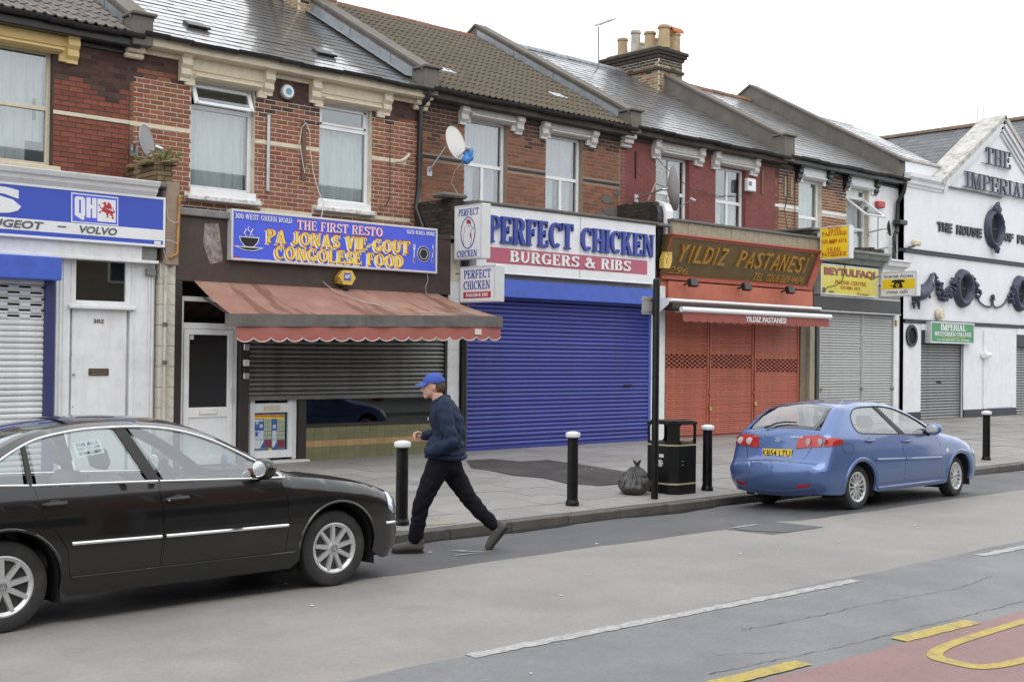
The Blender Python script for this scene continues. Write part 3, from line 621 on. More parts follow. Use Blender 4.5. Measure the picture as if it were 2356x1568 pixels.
def gutter(h, X0, X1, ze, mat=None, soff=None):
    V = []; n = 8; r_ = .065
    mb = MB(); pr = [(r_*math.cos(math.pi+math.pi*j/n), r_*math.sin(math.pi+math.pi*j/n)) for j in range(n+1)]; pr += [(r_*.82*math.cos(-math.pi*j/n), r_*.82*math.sin(-math.pi*j/n)) for j in range(n+1)]
    k = 14
    for i in range(k):
        a = X0+(X1-X0)*i/k; b = X0+(X1-X0)*(i+1)/k+.0; dz = .012*math.sin(i*1.3+X0)
        mb.prism(pr, (a, YE-.05, ze+.005+dz), (0, 1, 0), (0, 0, 1), (1, 0, 0), 0, b-a+.012)
    mb.build('gutter', mat or m_pipe, h, smooth=True)
    s = MB(); s.box(X0, X1, YE+.02, YE+.045, ze-.16, ze-.03, .004); s.box(X0, X1, YE+.045, YU-.001, ze-.17, ze-.14); s.box(X0, X1, YU-.05, YU-.002, ze-.25, ze-.17, .01)
    s.build('eaves_board', soff or m_stucco, h)
def parapet(h, X, ze, mat, hgt=.26, flash=True, cap=True, w_=.15, flashmat=None, kneel=True):
    zr = ze+2.85; mb = MB(); yb = 2*YR-YE
    mb.prism([(YE+.1, ze-.1), (YE+.1, roofz(YE+.1, ze)+hgt), (YR, zr+hgt), (yb, ze+hgt), (yb, ze-.1)], (X-w_, 0, 0), (0, 1, 0), (0, 0, 1), (1, 0, 0), 0, 2*w_)
    p = mb.build('parapet', mat, h)
    if cap:
        c = MB(); c.prism([(YE+.0, roofz(YE, ze)+hgt), (YE, roofz(YE, ze)+hgt+.06), (YR, zr+hgt+.06), (yb, ze+hgt+.06), (yb, ze+hgt), (YR, zr+hgt)], (X-w_-.04, 0, 0), (0, 1, 0), (0, 0, 1), (1, 0, 0), 0, 2*w_+.08); c.build('coping', mat, p)
    if kneel:
        k = MB(); k.box(X-w_-.01, X+w_+.01, YE-.04, YE+.26, ze-.14, ze+hgt+.05, .015); k.box(X-w_-.05, X+w_+.05, YE-.10, YE+.32, ze+hgt+.05, ze+hgt+.10, .01); k.build('kneeler', mat, p)
    if flash:
        n = 7
        for i in range(n):
            a = YE+.35+(YR-YE-.4)*i/n; b = YE+.35+(YR-YE-.4)*(i+1)/n-.012; f = MB()
            f.prism([(a, roofz(a, ze)+.03), (a, roofz(a, ze)+hgt*.72), (b, roofz(b, ze)+hgt*.72), (b, roofz(b, ze)+.03)], (X-w_-.012-.004*(i % 2), 0, 0), (0, 1, 0), (0, 0, 1), (1, 0, 0), 0, .02)
            f.box(X-w_-.16, X-w_, a, b, 0, .001); 
            for q in range(len(f.v)-8, len(f.v)): f.v[q] = (f.v[q][0], f.v[q][1], f.v[q][2]+roofz(f.v[q][1], ze)+.045)
            f.build('flashing', flashmat or m_lead, p)
    return p
def ridge(roof, X0, X1, ze, mat):
    n = int((X1-X0)/.45); V = []; r_ = .12; me = None
    pr = [(r_*math.cos(math.pi*j/8), r_*math.sin(math.pi*j/8)) for j in range(9)]+[((r_-.02)*math.cos(math.pi*(8-j)/8), (r_-.02)*math.sin(math.pi*(8-j)/8)) for j in range(9)]
    me = MB().prism(pr, (0, 0, 0), (0, 1, 0), (0, 0, 1), (1, 0, 0), 0, 1).mesh('ridge_tile', mat, smooth=True)
    w_ = (X1-X0)/n
    for i in range(n): inst('ridge_tile', me, (X0+i*w_, YR, ze+2.85-.03+random.uniform(-.006, .006)), roof, (w_-.008, 1, 1))
def corbel(h, x, z, mat):
    mb = MB(); mb.box(x-.17, x+.17, YU-.24, YU, z+.12, z+.24, .02); mb.box(x-.14, x+.14, YU-.18, YU, z+.02, z+.12, .02); mb.box(x-.15, x+.15, YU-.11, YU, z-.06, z+.02, .02); mb.build('corbel', mat, h)
def band(h, x0, x1, z0, z1, mat, out=.015): MB().box(x0, x1, YU-out, YU+.03, z0, z1, .004).build('string_course', mat, h)
cd = lambda b: (math.hypot((b[0]+b[1])/2, 17)+.3*abs(b[2]-4))
# ---- house 1 : deep red brick, yellow window head
ZE = [6.70, 6.76, 6.79, 6.84, 6.89]
h1w = [(5.62, 6.80, 4.62, 6.32)]
H1, W1 = house_base(0, 'terraced_house', 'deep red brick house with yellow cream window head above the blue car parts shop', 3.0, PX[0], ZE[0], h1w, mortar_d)
soot = lambda x, z, z0: z+.16*math.sin(x*1.9)+.12*math.sin(x*5.1)+random.uniform(-.12, .12) > z0
B1 = lay(3.02, 7.96, 4.10, 6.53, h1w+[(3.0, 7.97, 5.385, 5.46)], lambda x, z: b_soot if soot(x, z, 6.02) else b_red)
put_bricks(W1, B1, YU, lambda b: -b[0])
band(H1, 6.80, 7.965, 5.395, 5.455, m_cream); window(H1, h1w[0], 'sash', fmat=m_cream); lintel(H1, 5.25, 7.13, 6.17, 6.60, m_ywcream)
r1 = roof_base(H1, 3.0, PX[0]-.02, ZE[0]); tiles(r1, 3.05, PX[0]-.15, ZE[0], .33, .30, tile_g, 'roof_tile'); gutter(H1, 3.0, PX[0], ZE[0], soff=m_pipe); parapet(H1, PX[0], ZE[0], m_render); ridge(r1, 3.05, PX[0]-.2, ZE[0], m_ridge); corbel(H1, PX[0]-.03, 6.46, m_cream)
MB().box(5.5, 6.9, YU-.08, YU+.12, 4.54, 4.62, .01).build('window_sill', m_cream, H1)
# ---- house 2 : orange brick, pale pointing
h2w = [(8.99, 10.13, 4.54, 6.27), (11.39, 12.48, 4.56, 6.28)]
H2, W2 = house_base(1, 'terraced_house', 'orange red brick house with cream window heads and pale pointing above the African restaurant', PX[0], PX[1], ZE[1], h2w, mortar_l)
B2 = lay(7.97, PX[1]-.02, 4.02, 6.60, h2w+[(7.9, 13.25, 5.375, 5.465), (8.9, 10.25, 4.33, 4.44), (11.25, 12.55, 4.36, 4.47), (10.25, 11.25, 4.24, 4.33)], lambda x, z: b_soot if (soot(x, z, 6.12) or z < 4.28) else (b_or if random.random() > .12 else b_red))
put_bricks(W2, B2, YU, cd)
ms = MB(); [ms.add([(a, YU-.0015, c), (b, YU-.0015, c), (b, YU-.0015, d), (a, YU-.0015, d)], [(0, 1, 2, 3)]) for a, b, c, d in wall_rects(7.98, PX[1], 6.16, 6.74, h2w)]; ms.build('sooty_joints', mortar_d, W2)
for a, b in ((7.97, 8.985), (10.135, 11.385), (12.485, 13.0)): band(H2, a, b, 5.385, 5.455, m_cream if a > 8 else m_cream)
sw_ = MB(); sw_.tube([(12.99, YU-.005, 5.42), (13.12, YU-.005, 5.43), (13.22, YU-.005, 5.48), (13.32, YU-.005, 5.58)], .032, 8); sw_.build('string_course', m_cream, H2)
band(H2, 10.25, 11.25, 4.245, 4.33, m_cream); band(H2, 12.55, 13.35, 4.33, 4.40, m_cream)
window(H2, h2w[0], 'vent_open'); window(H2, h2w[1], 'vent')
m_peel = M('peeling white sill paint', (.70, .69, .67), .7, var=.1, vs=6, dirt=(.24, .22, .2), damt=1.0, ds=9, bump=.5, bs=40)
for a, b, z in ((8.9, 10.22, 4.34), (11.28, 12.53, 4.37)):
    MB().box(a, b, YU-.13, YU+.12, z, z+.075, .012).build('window_sill', m_peel, H2); MB().box(a+.08, b-.06, YU-.03, YU+.12, z+.075, z+.20, .008).build('window_sill', m_upvc, H2)
lintel(H2, 8.76, 10.42, 6.14, 6.63, m_cream); lintel(H2, 11.16, 12.83, 6.15, 6.64, m_cream)
r2 = roof_base(H2, PX[0], PX[1]-.02, ZE[1]); tiles(r2, PX[0]+.15, PX[1]-.15, ZE[1], .26, .30, slate1); gutter(H2, PX[0], PX[1], ZE[1], soff=m_cream); parapet(H2, PX[1], ZE[1]+.03, m_render, .30); ridge(r2, PX[0]+.15, PX[1]-.2, ZE[1], m_ridge); corbel(H2, PX[1]-.06, 6.46, m_cream)
# ---- house 3 : weathered orange brick, concrete tiles with lichen
h3w = [(14.63, 15.72, 4.30, 6.46), (16.76, 17.82, 4.30, 6.42)]
H3, W3 = house_base(2, 'terraced_house', 'weathered brick house with mossy brown tiled roof above the fried chicken shop', PX[1], PX[2], ZE[2], h3w, mortar_o)
B3 = lay(PX[1]+.02, 18.93, 4.0, 6.62, h3w+[(13.6, 18.95, 5.555, 5.625)], lambda x, z: b_soot if soot(x, z, 6.2) else (b_or3 if random.random() > .1 else b_red))
put_bricks(W3, B3, YU, cd)
m_bband = M('black string course', (.02, .02, .02), .6, var=.3, dirt=(.12, .06, .04), damt=.4, ds=5)
for a, b in ((13.63, 14.63), (15.73, 16.75), (17.83, 18.93)): band(H3, a, b, 5.565, 5.615, m_bband)
window(H3, h3w[0], 'tee', cmat=m_curt2); window(H3, h3w[1], 'tee', cmat=m_curt2); lintel(H3, 14.46, 16.05, 6.33, 6.72, m_stucco); lintel(H3, 16.57, 18.15, 6.31, 6.72, m_stucco)
r3 = roof_base(H3, PX[1], PX[2]-.02, ZE[2]); tiles(r3, PX[1]+.15, PX[2]-.15, ZE[2], .36, .30, tile_c, 'roof_tile'); gutter(H3, PX[1], PX[2], ZE[2], soff=m_eave); parapet(H3, PX[2], ZE[2]+.03, m_render, .28); ridge(r3, PX[1]+.15, PX[2]-.2, ZE[2], m_ridge); corbel(H3, PX[2]-.05, 6.46, m_stucco)
# patches of grey cement smeared on the wall
for i, (x, z, a, b) in enumerate(((18.55, 5.25, .22, .10), (18.72, 5.0, .3, .12), (18.95, 4.75, .25, .22), (18.4, 4.92, .18, .07), (18.85, 5.42, .1, .08), (18.9, 4.5, .4, .3))):
    n = 14; pts = [(x+a*math.cos(t)*random.uniform(.6, 1.1), z+b*math.sin(t)*random.uniform(.6, 1.1)) for t in [2*math.pi*k/n for k in range(n)]]
    MB().prism(pts, *FR(YU), -.01, .016+.001*i).build('cement_patch', m_render, W3)
# ---- house 4 : red painted brick
h4w = [(20.11, 21.25, 4.30, 6.40), (22.20, 23.34, 4.30, 6.39)]
H4, W4 = house_base(3, 'terraced_house', 'house with dusty red painted brick and tall chimney stack above the pastry shop', PX[2], PX[3], ZE[3], h4w, b_paint)
B4 = lay(18.95, 24.49, 4.0, 6.68, h4w, lambda x, z: b_paint)
put_bricks(W4, B4, YU, cd, proud=.003)
window(H4, h4w[0], 'cross'); window(H4, h4w[1], 'cross'); lintel(H4, 19.95, 21.65, 6.29, 6.72, m_stucco); lintel(H4, 22.03, 23.72, 6.29, 6.72, m_stucco)
r4 = roof_base(H4, PX[2], PX[3]-.02, ZE[3]); tiles(r4, PX[2]+.15, PX[3]-.2, ZE[3], .25, .26, slate2); gutter(H4, PX[2], PX[3], ZE[3], soff=m_eave); parapet(H4, PX[3], ZE[3]+.03, m_render, .42, flash=False, w_=.2); ridge(r4, PX[2]+.15, PX[3]-.3, ZE[3], m_lead)
# ---- house 5 : brown brick with white end strip
h5w = [(25.50, 26.51, 4.9, 6.44), (27.65, 28.70, 4.7, 6.45)]
H5, W5 = house_base(4, 'terraced_house', 'brown brick house with white painted end above the phone centre', PX[3], PX[4]-.02, ZE[4], h5w, mortar_l)
B5 = lay(24.50, 28.72, 4.3, 6.70, h5w+[(24.4, 28.72, 5.635, 5.715)], lambda x, z: b_soot if soot(x, z, 6.35) else b_brown)
put_bricks(W5, B5, YU, cd)
for a, b in ((24.51, 25.5), (26.52, 27.65)): band(H5, a, b, 5.64, 5.71, m_white)
ms = MB(); [ms.box(a, b, YU-.022, YU, c, d) for a, b, c, d in wall_rects(28.72, PX[4]-.02, 4.0, 6.74, [])]; ms.build('white_end_panel', m_white, W5)
window(H5, h5w[0], 'two'); window(H5, h5w[1], 'hung_open'); lintel(H5, 25.33, 26.79, 6.34, 6.74, m_white, m_black, .42); lintel(H5, 27.48, 29.05, 6.34, 6.74, m_white, m_black, .42)
r5 = roof_base(H5, PX[3], PX[4]-.02, ZE[4]); tiles(r5, PX[3]+.2, PX[4]-.25, ZE[4], .25, .26, slate2); gutter(H5, PX[3], PX[4], ZE[4], soff=m_black); parapet(H5, PX[4]-.1, ZE[4]+.03, m_render, .44, flash=False, w_=.16, kneel=False); ridge(r5, PX[3]+.2, PX[4]-.3, ZE[4], m_ridge)  # eaves board is black to carry the shadow under the roof edge
# ---- chimneys
def chimney(h, X0, X1, Y0, Y1, z0, zt, pots):
    c = MB().box(X0, X1, Y0, Y1, z0, zt).build('chimney', mortar_l, h); B = []
    pk = lambda x, z: b_dirty if (z > zt-.5 and random.random() > .15) else (b_stock if random.random() > .22 else (b_or if random.random() > .5 else b_dirty))
    F_ = lay(X0, X1, z0, zt-.28, [], pk, ph=.05); put_bricks(c, F_, Y0, lambda b: b[2], 140)
    S_ = lay(Y0, Y1, z0, zt-.28, [], pk); put_bricks(c, S_, X0, lambda b: b[2], 140, axis='x')
    for k, (e, a, b) in enumerate(((.05, zt-.28, zt-.20), (.10, zt-.20, zt-.12), (.13, zt-.12, zt-.03), (.05, zt-.62, zt-.54))):
        q = MB(); q.box(X0-e, X1+e, Y0-e, Y1+e, a, b, .012); q.build('cap_course', b_dirty, c)
    MB().box(X0+.02, X1-.02, Y0+.02, Y1-.02, zt-.03, zt+.06, .03).build('flaunching', m_render, c)
    for i, (fx, fy, r_, hh, mt) in enumerate(pots):
        r_ *= .92; hh *= .74
        x, y = X0+(X1-X0)*fx, Y0+(Y1-Y0)*fy
        q = MB().lathe([(r_*1.02, 0), (r_, .03), (r_*.88, hh*.85), (r_*1.05, hh*.87), (r_*1.08, hh*.93), (r_*.95, hh*.95), (r_*.95, hh), (r_*.75, hh), (r_*.7, hh-.2), (0, hh-.2)], (x, y, zt+.03), 16); q.build('chimney_pot', mt, c, smooth=True)
    return c
m_pot = M('buff clay pot', (.40, .30, .17), .8, var=.15, dirt=(.2, .15, .1), damt=.5, ds=4, streak=.3); m_pot2 = M('pale clay pot', (.42, .39, .34), .8, var=.15, dirt=(.12, .11, .1), damt=.6, ds=4); m_terra = M('terracotta cowl', (.42, .14, .06), .8, var=.15)
zc = onY('C', 1790, 312, 21.0).z
ch4 = chimney(H4, 24.2, 25.18, 21.13, 23.09, 8.4, zc+.02, [(.35, .82, .16, .72, m_pot), (.30, .55, .15, .86, m_pot2), (.33, .30, .175, .70, m_pot), (.36, .06, .18, .82, m_pot), (.80, .70, .16, .6, m_pot2), (.80, .42, .16, .62, m_pot), (.86, .08, .175, .66, m_pot)])
cw = MB(); cw.lathe([(.14, 0), (.13, .1), (.13, .1)], (25.0, 21.3, zc+.52), 12); cw.prism([(.17*math.cos(math.pi*j/8), .17*math.sin(math.pi*j/8)) for j in range(9)]+[(.14*math.cos(math.pi*(8-j)/8), .14*math.sin(math.pi*(8-j)/8)) for j in range(9)], (24.82, 21.3, zc+.54), (0, 1, 0), (0, 0, 1), (1, 0, 0), 0, .42); cw.build('cowl', m_terra, ch4)
ch2 = chimney(H2, 13.1, 14.05, 21.1, 23.1, 8.3, zc, [(.35, .8, .16, .7, m_pot), (.35, .5, .16, .8, m_pot2), (.35, .2, .17, .7, m_pot)])
# roof vents
def onroof(k, x, y, ze):
    v = ray(k, x, y); t = (ze-YE*SL-CAMH)/(v[2]-SL*v[1]); return Vector((v[0]*t, v[1]*t, CAMH+v[2]*t))
def vent(h, k, x, y, ze, mat, w_=.36, hh=.075):
    p = onroof(k, x, y, ze); a = math.atan(SL); R_ = Matrix.Rotation(a, 3, 'X'); q = MB().box(-w_/2, w_/2, -.12, .12, .0, hh, .015); q.box(-w_/2-.02, w_/2+.02, -.16, -.1, hh*.55, hh*1.1, .008)
    q.v = [tuple(R_ @ Vector(v)+p) for v in q.v]; q.build('roof_vent', mat, h)
vent(H2, 'B', 140, 195, ZE[1], m_black); vent(H2, 'B', 1030, 385, ZE[1], m_black)
m_vw = M('pale vent metal', (.5, .52, .54), .5, dirt=(.3, .3, .3)); vent(H3, 'C', 300, 505, ZE[2], m_vw); vent(H3, 'C', 1085, 680, ZE[2], m_vw)
# ================================================================== shop fronts
CR.update({'Q': (13.631, 143.8, 414.2), 'R': (4.452, 494.7, 471.7), 'S': (9.0866, 540.7, 908.8), 'T': (6.8146, 2047.7, 586.7)})
m_shw = M('off white shutter', (.60, .61, .62), .45, var=.06, dirt=(.33, .32, .31), damt=.3, ds=6, rnd=.05, streak=.2)
m_blue = M('bright blue paint', (.055, .115, .50), .42, var=.08, dirt=(.03, .06, .22), damt=.3, ds=4)
m_navy = M('navy blue paint', (.025, .035, .12), .5, var=.15)
m_sblue = M('blue roller shutter', (.038, .050, .265), .36, var=.1, vs=3, dirt=(.035, .04, .15), damt=.6, ds=2.2, rnd=.10, streak=.45)
m_sdark = M('dark steel shutter', (.20, .20, .195), .38, metal=.55, var=.15, dirt=(.06, .055, .05), damt=.55, ds=3, rnd=.1)
m_sred = M('orange red shutter', (.43, .115, .068), .5, var=.1, dirt=(.22, .06, .04), damt=.55, ds=2.2, rnd=.09, streak=.35)
m_sgrey = M('light grey shutter', (.40, .405, .40), .42, metal=.3, var=.06, dirt=(.24, .24, .235), damt=.35, ds=4, rnd=.05)
m_simp = M('galvanised shutter', (.26, .27, .27), .42, metal=.5, var=.1, dirt=(.13, .13, .125), damt=.4, ds=4, rnd=.07)
m_brown = M('chocolate brown fascia', (.052, .033, .026), .5, var=.2, dirt=(.10, .075, .06), damt=.35, ds=2, streak=.2)
m_gmetal = M('grey painted metal', (.20, .20, .195), .55, var=.12, dirt=(.09, .085, .08), damt=.5, ds=3, streak=.3)
m_bframe = M('dark brown frame', (.026, .02, .018), .5, var=.2)
m_coral = M('coral red paint', (.52, .15, .09), .6, var=.07, dirt=(.33, .09, .05), damt=.4, ds=3, streak=.2)
m_corald = M('dark coral trim', (.36, .085, .05), .6, var=.1)
m_taupe = M('taupe render', (.20, .155, .105), .8, var=.15, dirt=(.10, .08, .06), damt=.5)
m_stonec = M('buff stone cornice', (.34, .30, .22), .85, var=.12, dirt=(.13, .115, .085), damt=.6, ds=2.5, streak=.4, bump=.3)
m_lroof = M('leaded flat roof', (.12, .12, .12), .6, var=.2)
m_cpil = M('flaking cream pilaster', (.60, .57, .50), .75, var=.08, dirt=(.26, .22, .16), damt=.7, ds=5, streak=.45, bump=.3)
m_rust = M('rusty orange pipe', (.40, .20, .05), .7, var=.25, dirt=(.17, .07, .03), damt=.6, ds=8)
m_tileg = M('olive glazed tile', (.185, .18, .095), .30, var=.08, rnd=.10, dirt=(.10, .10, .06), damt=.35, ds=4)
m_tilet = M('tan glazed tile', (.42, .27, .14), .32, var=.12, rnd=.12, dirt=(.28, .17, .09), damt=.4, ds=5)
def shutter(h, x0, x1, z0, z1, Y, pitch, mat, slots=(), guide=None, gw=.05, name='roller_shutter', depth=.018, lbl=None, slotw=.12, hole=(.10, .92)):
    mb = MB().box(x0-.01, x1+.01, Y+.03, Y+.05, z0, z1+.05); sh_ = mb.build(name, m_dark, h)
    if lbl: sh_['label'] = lbl
    if guide:
        for a in (x0-gw, x1): MB().box(a, a+gw, Y-.03, Y+.04, z0, z1+.05, .004).build('guide_rail', guide, sh_)
    n = int(round((z1-z0)/pitch)); p = (z1-z0)/n; hh = p*.96
    prof = [(0, 0), (-depth*.55, hh*.10), (-depth, hh*.32), (-depth, hh*.55), (-depth*.7, hh*.80), (-depth*.15, hh*.95), (0, hh), (.012, hh), (.012, 0)]
    full = MB().prism(prof, (0, 0, 0), (0, 1, 0), (0, 0, 1), (1, 0, 0), 0, x1-x0).mesh('slat', mat, smooth=True, ang=50)
    cut = []
    for par in (0, 1):
        q = MB(); x = -slotw*par; L_ = x1-x0
        # slot pattern: bridges between openings
        while x < L_:
            a, b = max(x, 0), min(x+slotw*.9, L_)
            if b > a: q.prism(prof, (a, 0, 0), (0, 1, 0), (0, 0, 1), (1, 0, 0), 0, b-a)
            a, b = max(x+slotw*.9, 0), min(x+slotw*2, L_)
            if b > a: q.box(a, b, -depth*.5, .012, 0, hh*hole[0]); q.box(a, b, -depth*.5, .012, hh*hole[1], hh)
            x += slotw*2
        cut.append(q.mesh('slat', mat, smooth=True, ang=50))
    for i in range(n):
        z = z0+i*p; zm = z+p/2; me = full
        if any(a < zm < b for a, b in slots): me = cut[i % 2]
        inst('slat', me, (x0, Y+random.uniform(-.002, .002), z), sh_, rot=(random.uniform(-.05, .05), random.uniform(-.0012, .0012)*2/max(1, x1-x0), random.uniform(-.001, .001)))
    return sh_
def flat_roof(h, X0, X1, z, Y0=16.35): MB().box(X0, X1, Y0, YU+.0, z-.06, z, .01).build('shop_roof', m_lroof, h)
def pier(h, X, w_, Y0, z0, z1, mat, ztop_back=None, n=60):
    """stub of party wall between two shop roofs, bricks on the side facing along the street"""
    c = MB().box(X-w_/2, X+w_/2, Y0, YU+.0, z0, z1).build('party_pier', mortar_d, h); pk = lambda y, z: mat
    put_bricks(c, lay(Y0, YU-.01, z0, z1, [], pk), X-w_/2, lambda b: b[2], n, axis='x', proud=.012)
    put_bricks(c, lay(X-w_/2, X+w_/2, z0, z1, [], pk), Y0, lambda b: b[2], n, proud=.012)
    return c
# ---- shop 1 (car parts) -------------------------------------------------
SP = 16.55
fr = MB().box(3.0, 8.05, SP+.04, SP+.10, .1, 4.15).box(3.0, 7.62, SP-.2, SP+.05, 3.24, 4.12); shop1 = fr.build('shop_front', m_white, H1)
flat_roof(H1, 3.0, 7.95, 4.36, 16.25)
cn = MB(); cn.prism([(0, 4.14), (-.10, 4.16), (-.16, 4.22), (-.17, 4.27), (-.22, 4.29), (-.25, 4.345), (-.25, 4.36), (.1, 4.36), (.1, 4.14)], (3.0, 16.40, 0), (0, 1, 0), (0, 0, 1), (1, 0, 0), 0, 4.80); cn.build('cornice', m_white, H1)
box('frieze', m_gmetal, H1, 3.0, 7.86, 16.36, SP, 3.245, 3.44, b=.01); box('frieze', m_white, H1, 3.0, 7.88, 16.34, SP, 3.20, 3.244, b=.006)
box('shutter_hood', m_blue, H1, 3.6, 6.40, 16.16, SP, 2.88, 3.19, b=.012)
shutter(H1, 3.7, 6.27, pav(16.5), 2.90, 16.46, .079, m_shw, slots=[(2.38, 2.86)], slotw=.15, hole=(.42, .80)); box('shutter_post', m_navy, H1, 6.272, 6.41, 16.40, SP+.02, pav(16.5), 2.88)
for a, b in ((6.43, 6.66), (7.53, 7.90)): box('door_pilaster', m_white, H1, a, b, 16.50, SP+.05, pav(16.5), 3.2, b=.01)
for a in (6.45, 6.50, 6.55, 7.56, 7.84): box('moulding', m_white, H1, a, a+.02, 16.485, 16.51, pav(16.5), 3.19, b=.005)
box('transom_bar', m_white, H1, 6.62, 7.60, 16.44, SP+.04, 2.52, 2.58, b=.012)
tw = MB(); bars(tw, [(6.66, 6.735, 2.58, 3.2), (7.455, 7.53, 2.58, 3.2), (6.735, 7.455, 2.58, 2.64)], 16.50, .07); tw = tw.build('window', m_white, H1); pane(tw, 6.735, 7.455, 2.64, 3.2, 16.54, m_glassd); MB().box(6.7, 7.5, 16.60, 16.62, 2.6, 3.22).build('room', m_dark, tw)
dr = MB().box(6.70, 7.49, 16.53, 16.575, pav(16.5)+.02, 2.52, .006).build('door', m_white, H1)
box('door_step', m_render, H1, 6.5, 7.7, 16.42, 16.6, .12, pav(16.45)+.03)
q = MB(); bars(q, [(6.94, 7.23, 1.66, 1.69), (6.94, 7.23, 1.59, 1.615), (6.94, 6.965, 1.615, 1.66), (7.205, 7.23, 1.615, 1.66)], 16.515, .02, .003); q.box(6.97, 7.20, 16.522, 16.53, 1.622, 1.652); q.build('letter_box', M('brass letter plate', (.16, .12, .07), .4, metal=.8), dr)
MB().lathe([(0, .04), (.018, .035), (.022, .02), (.012, 0)], (6.725, 16.53, 1.61), 12, (0, -1, 0)).build('door_knob', m_alu, dr, smooth=True); box('lock', m_alu, dr, 6.685, 6.70, 16.52, 16.53, 1.87, 1.94, b=.002); MB().lathe([(.012, 0), (.012, .012), (0, .014)], (6.725, 16.53, 1.16), 10, (0, -1, 0)).build('keyhole', m_alu, dr)
serif('house_number', '302', M('bronze digits', (.13, .10, .07), .4, metal=.7), dr, FR(16.53), 6.995, 7.15, 2.33, 2.385, .008)
# pilaster of flaking blocks between shop 1 and shop 2
pl = MB().box(7.93, 8.17, 16.42, 16.6, .1, 3.25).build('pilaster', mortar_o, H1)
bm_ = MB().box(-.5, .5, -.5, .5, -.5, .5, .02).mesh('pilaster_block', m_cpil); z = pav(16.4)
while z < 4.2:
    hgt = min(.30, 4.28-z)
    if z < 3.2: inst('pilaster_block', bm_, (8.05, 16.49, z+hgt/2), pl, (.245, .17, hgt-.006))
    else: inst('pilaster_block', bm_, (8.06, 16.45, z+hgt/2), pl, (.19+random.uniform(-.03, .02), .26, hgt-.008))
    z += hgt
MB().box(7.96, 8.16, 16.3, YU, 3.2, 4.40).build('party_pier', mortar_o, H1)
pr_ = pier(H1, 8.05, .24, 16.55, 4.36, 4.72, b_mossy)
mm = MB()
for i in range(26):
    x, y = random.uniform(7.88, 8.2), random.uniform(16.3, 17.5); mm.box(x-.06, x+.06, y-.09, y+.09, 4.68, 4.75+random.uniform(-.03, .05)-.12*abs(17.0-y)*.6, .02)
mm.build('loose_brick', b_mossy, pr_)
pp = MB(); pp.tube([(8.17, 16.30, 4.20), (8.155, 16.28, 4.19), (8.13, 16.28, 3.36), (8.02, 16.28, 3.30), (8.0, 16.36, 3.27)], .022); pp.build('waste_pipe', m_rust, H1, smooth=True)
pp = MB(); pp.tube([(8.0, 16.37, 3.28), (8.0, 16.37, .25)], .024); pp.build('waste_pipe', m_cpil, H1, smooth=True)
for z in (2.3, 1.75): MB().lathe([(.034, 0), (.034, .06)], (8.0, 16.37, z), 12).build('pipe_collar', m_render, H1)
box('junction_box', m_gmetal, H1, 7.74, 7.88, 16.42, 16.5, 3.03, 3.13, b=.008)
for a in (7.80, 7.85): MB().tube([(a, 16.48, 3.03), (a+.01, 16.48, 2.5), (a, 16.48, .3)], .012, 6).build('conduit', m_white, H1)
cb = MB(); cb.tube([(7.95, 16.28, 4.05), (7.97, 16.26, 3.85), (8.05, 16.24, 3.8), (8.13, 16.24, 3.82)], .006, 5); cb.tube([(7.94, 16.28, 3.55), (8.02, 16.25, 3.54), (8.12, 16.25, 3.5)], .006, 5); cb.tube([(7.92, 16.3, 3.42), (7.96, 16.3, 3.3), (7.93, 16.32, 3.2), (8.0, 16.3, 3.05), (7.94, 16.4, 3.0), (7.9, 16.42, 3.06)], .006, 5); cb.build('cable', m_wire, H1, smooth=True)
# ---- shop 2 (restaurant) ---------------------------------------------------
SP = 16.45
sf2 = MB().box(8.17, 13.35, SP-.05, SP+.02, 2.98, 3.94, .006).build('fascia_board', m_brown, H2)
box('fascia_cap', m_gmetal, H2, 8.17, 9.2, SP-.12, SP+.1, 3.94, 4.05, b=.012); box('fascia_cap', m_brown, H2, 9.2, 13.33, SP-.06, SP+.1, 3.94, 4.02); flat_roof(H2, 8.17, 13.45, 4.02, 16.4)
m_scr = M('scuffed pale paint', (.30, .25, .23), .8, var=.5, vs=14, dirt=(.06, .04, .032), damt=1.0, ds=10, streak=.9)
MB().poly([(8.62, SP-.053, 3.85), (8.85, SP-.053, 3.87), (8.93, SP-.053, 3.3), (8.72, SP-.053, 3.25), (8.6, SP-.053, 3.55)]).build('scuffed_patch', m_scr, sf2)
box('shop_side', m_bframe, H2, 8.17, 8.28, 16.40, 16.7, .1, 2.98); MB().box(8.17, 13.4, 16.72, 16.78, .1, 3.0).build('shop_interior', m_dark, H2)
def updoor(h, x0, x1, z0, zd, zt, Y, yf, low, handle=True):
    """white plastic door: x range of the frame, door head zd, transom top zt, mid rail height low"""
    f = .07; q = MB(); bars(q, [(x0, x0+f, z0, zt), (x1-f, x1, z0, zt), (x0+f, x1-f, zd, zd+f+.02), (x0+f, x1-f, zt-f, zt)], Y, .08); fr_ = q.build('door_frame', m_upvc, h)
    pane(fr_, x0+f, x1-f, zd+f, zt-f, Y+.04, m_glassd)
    a, b = x0+f+.006, x1-f-.006; g = .085; q = MB(); bars(q, [(a, a+g, z0+.03, zd-.005), (b-g, b, z0+.03, zd-.005), (a+g, b-g, zd-g, zd-.005), (a+g, b-g, low, low+.15), (a+g, b-g, z0+.03, z0+.15)], Y-.012, .06)
    d_ = q.build('door', m_upvc, h); pane(d_, a+g, b-g, low+.15, zd-g, Y+.02, yf)
    return d_, a+g, b-g
d2, a, b = updoor(H2, 8.29, 9.25, pav(16.5), 2.28, 2.76, 16.50, glass_mat('frosted door glass', (.32, .34, .33), .05, .25), .96)
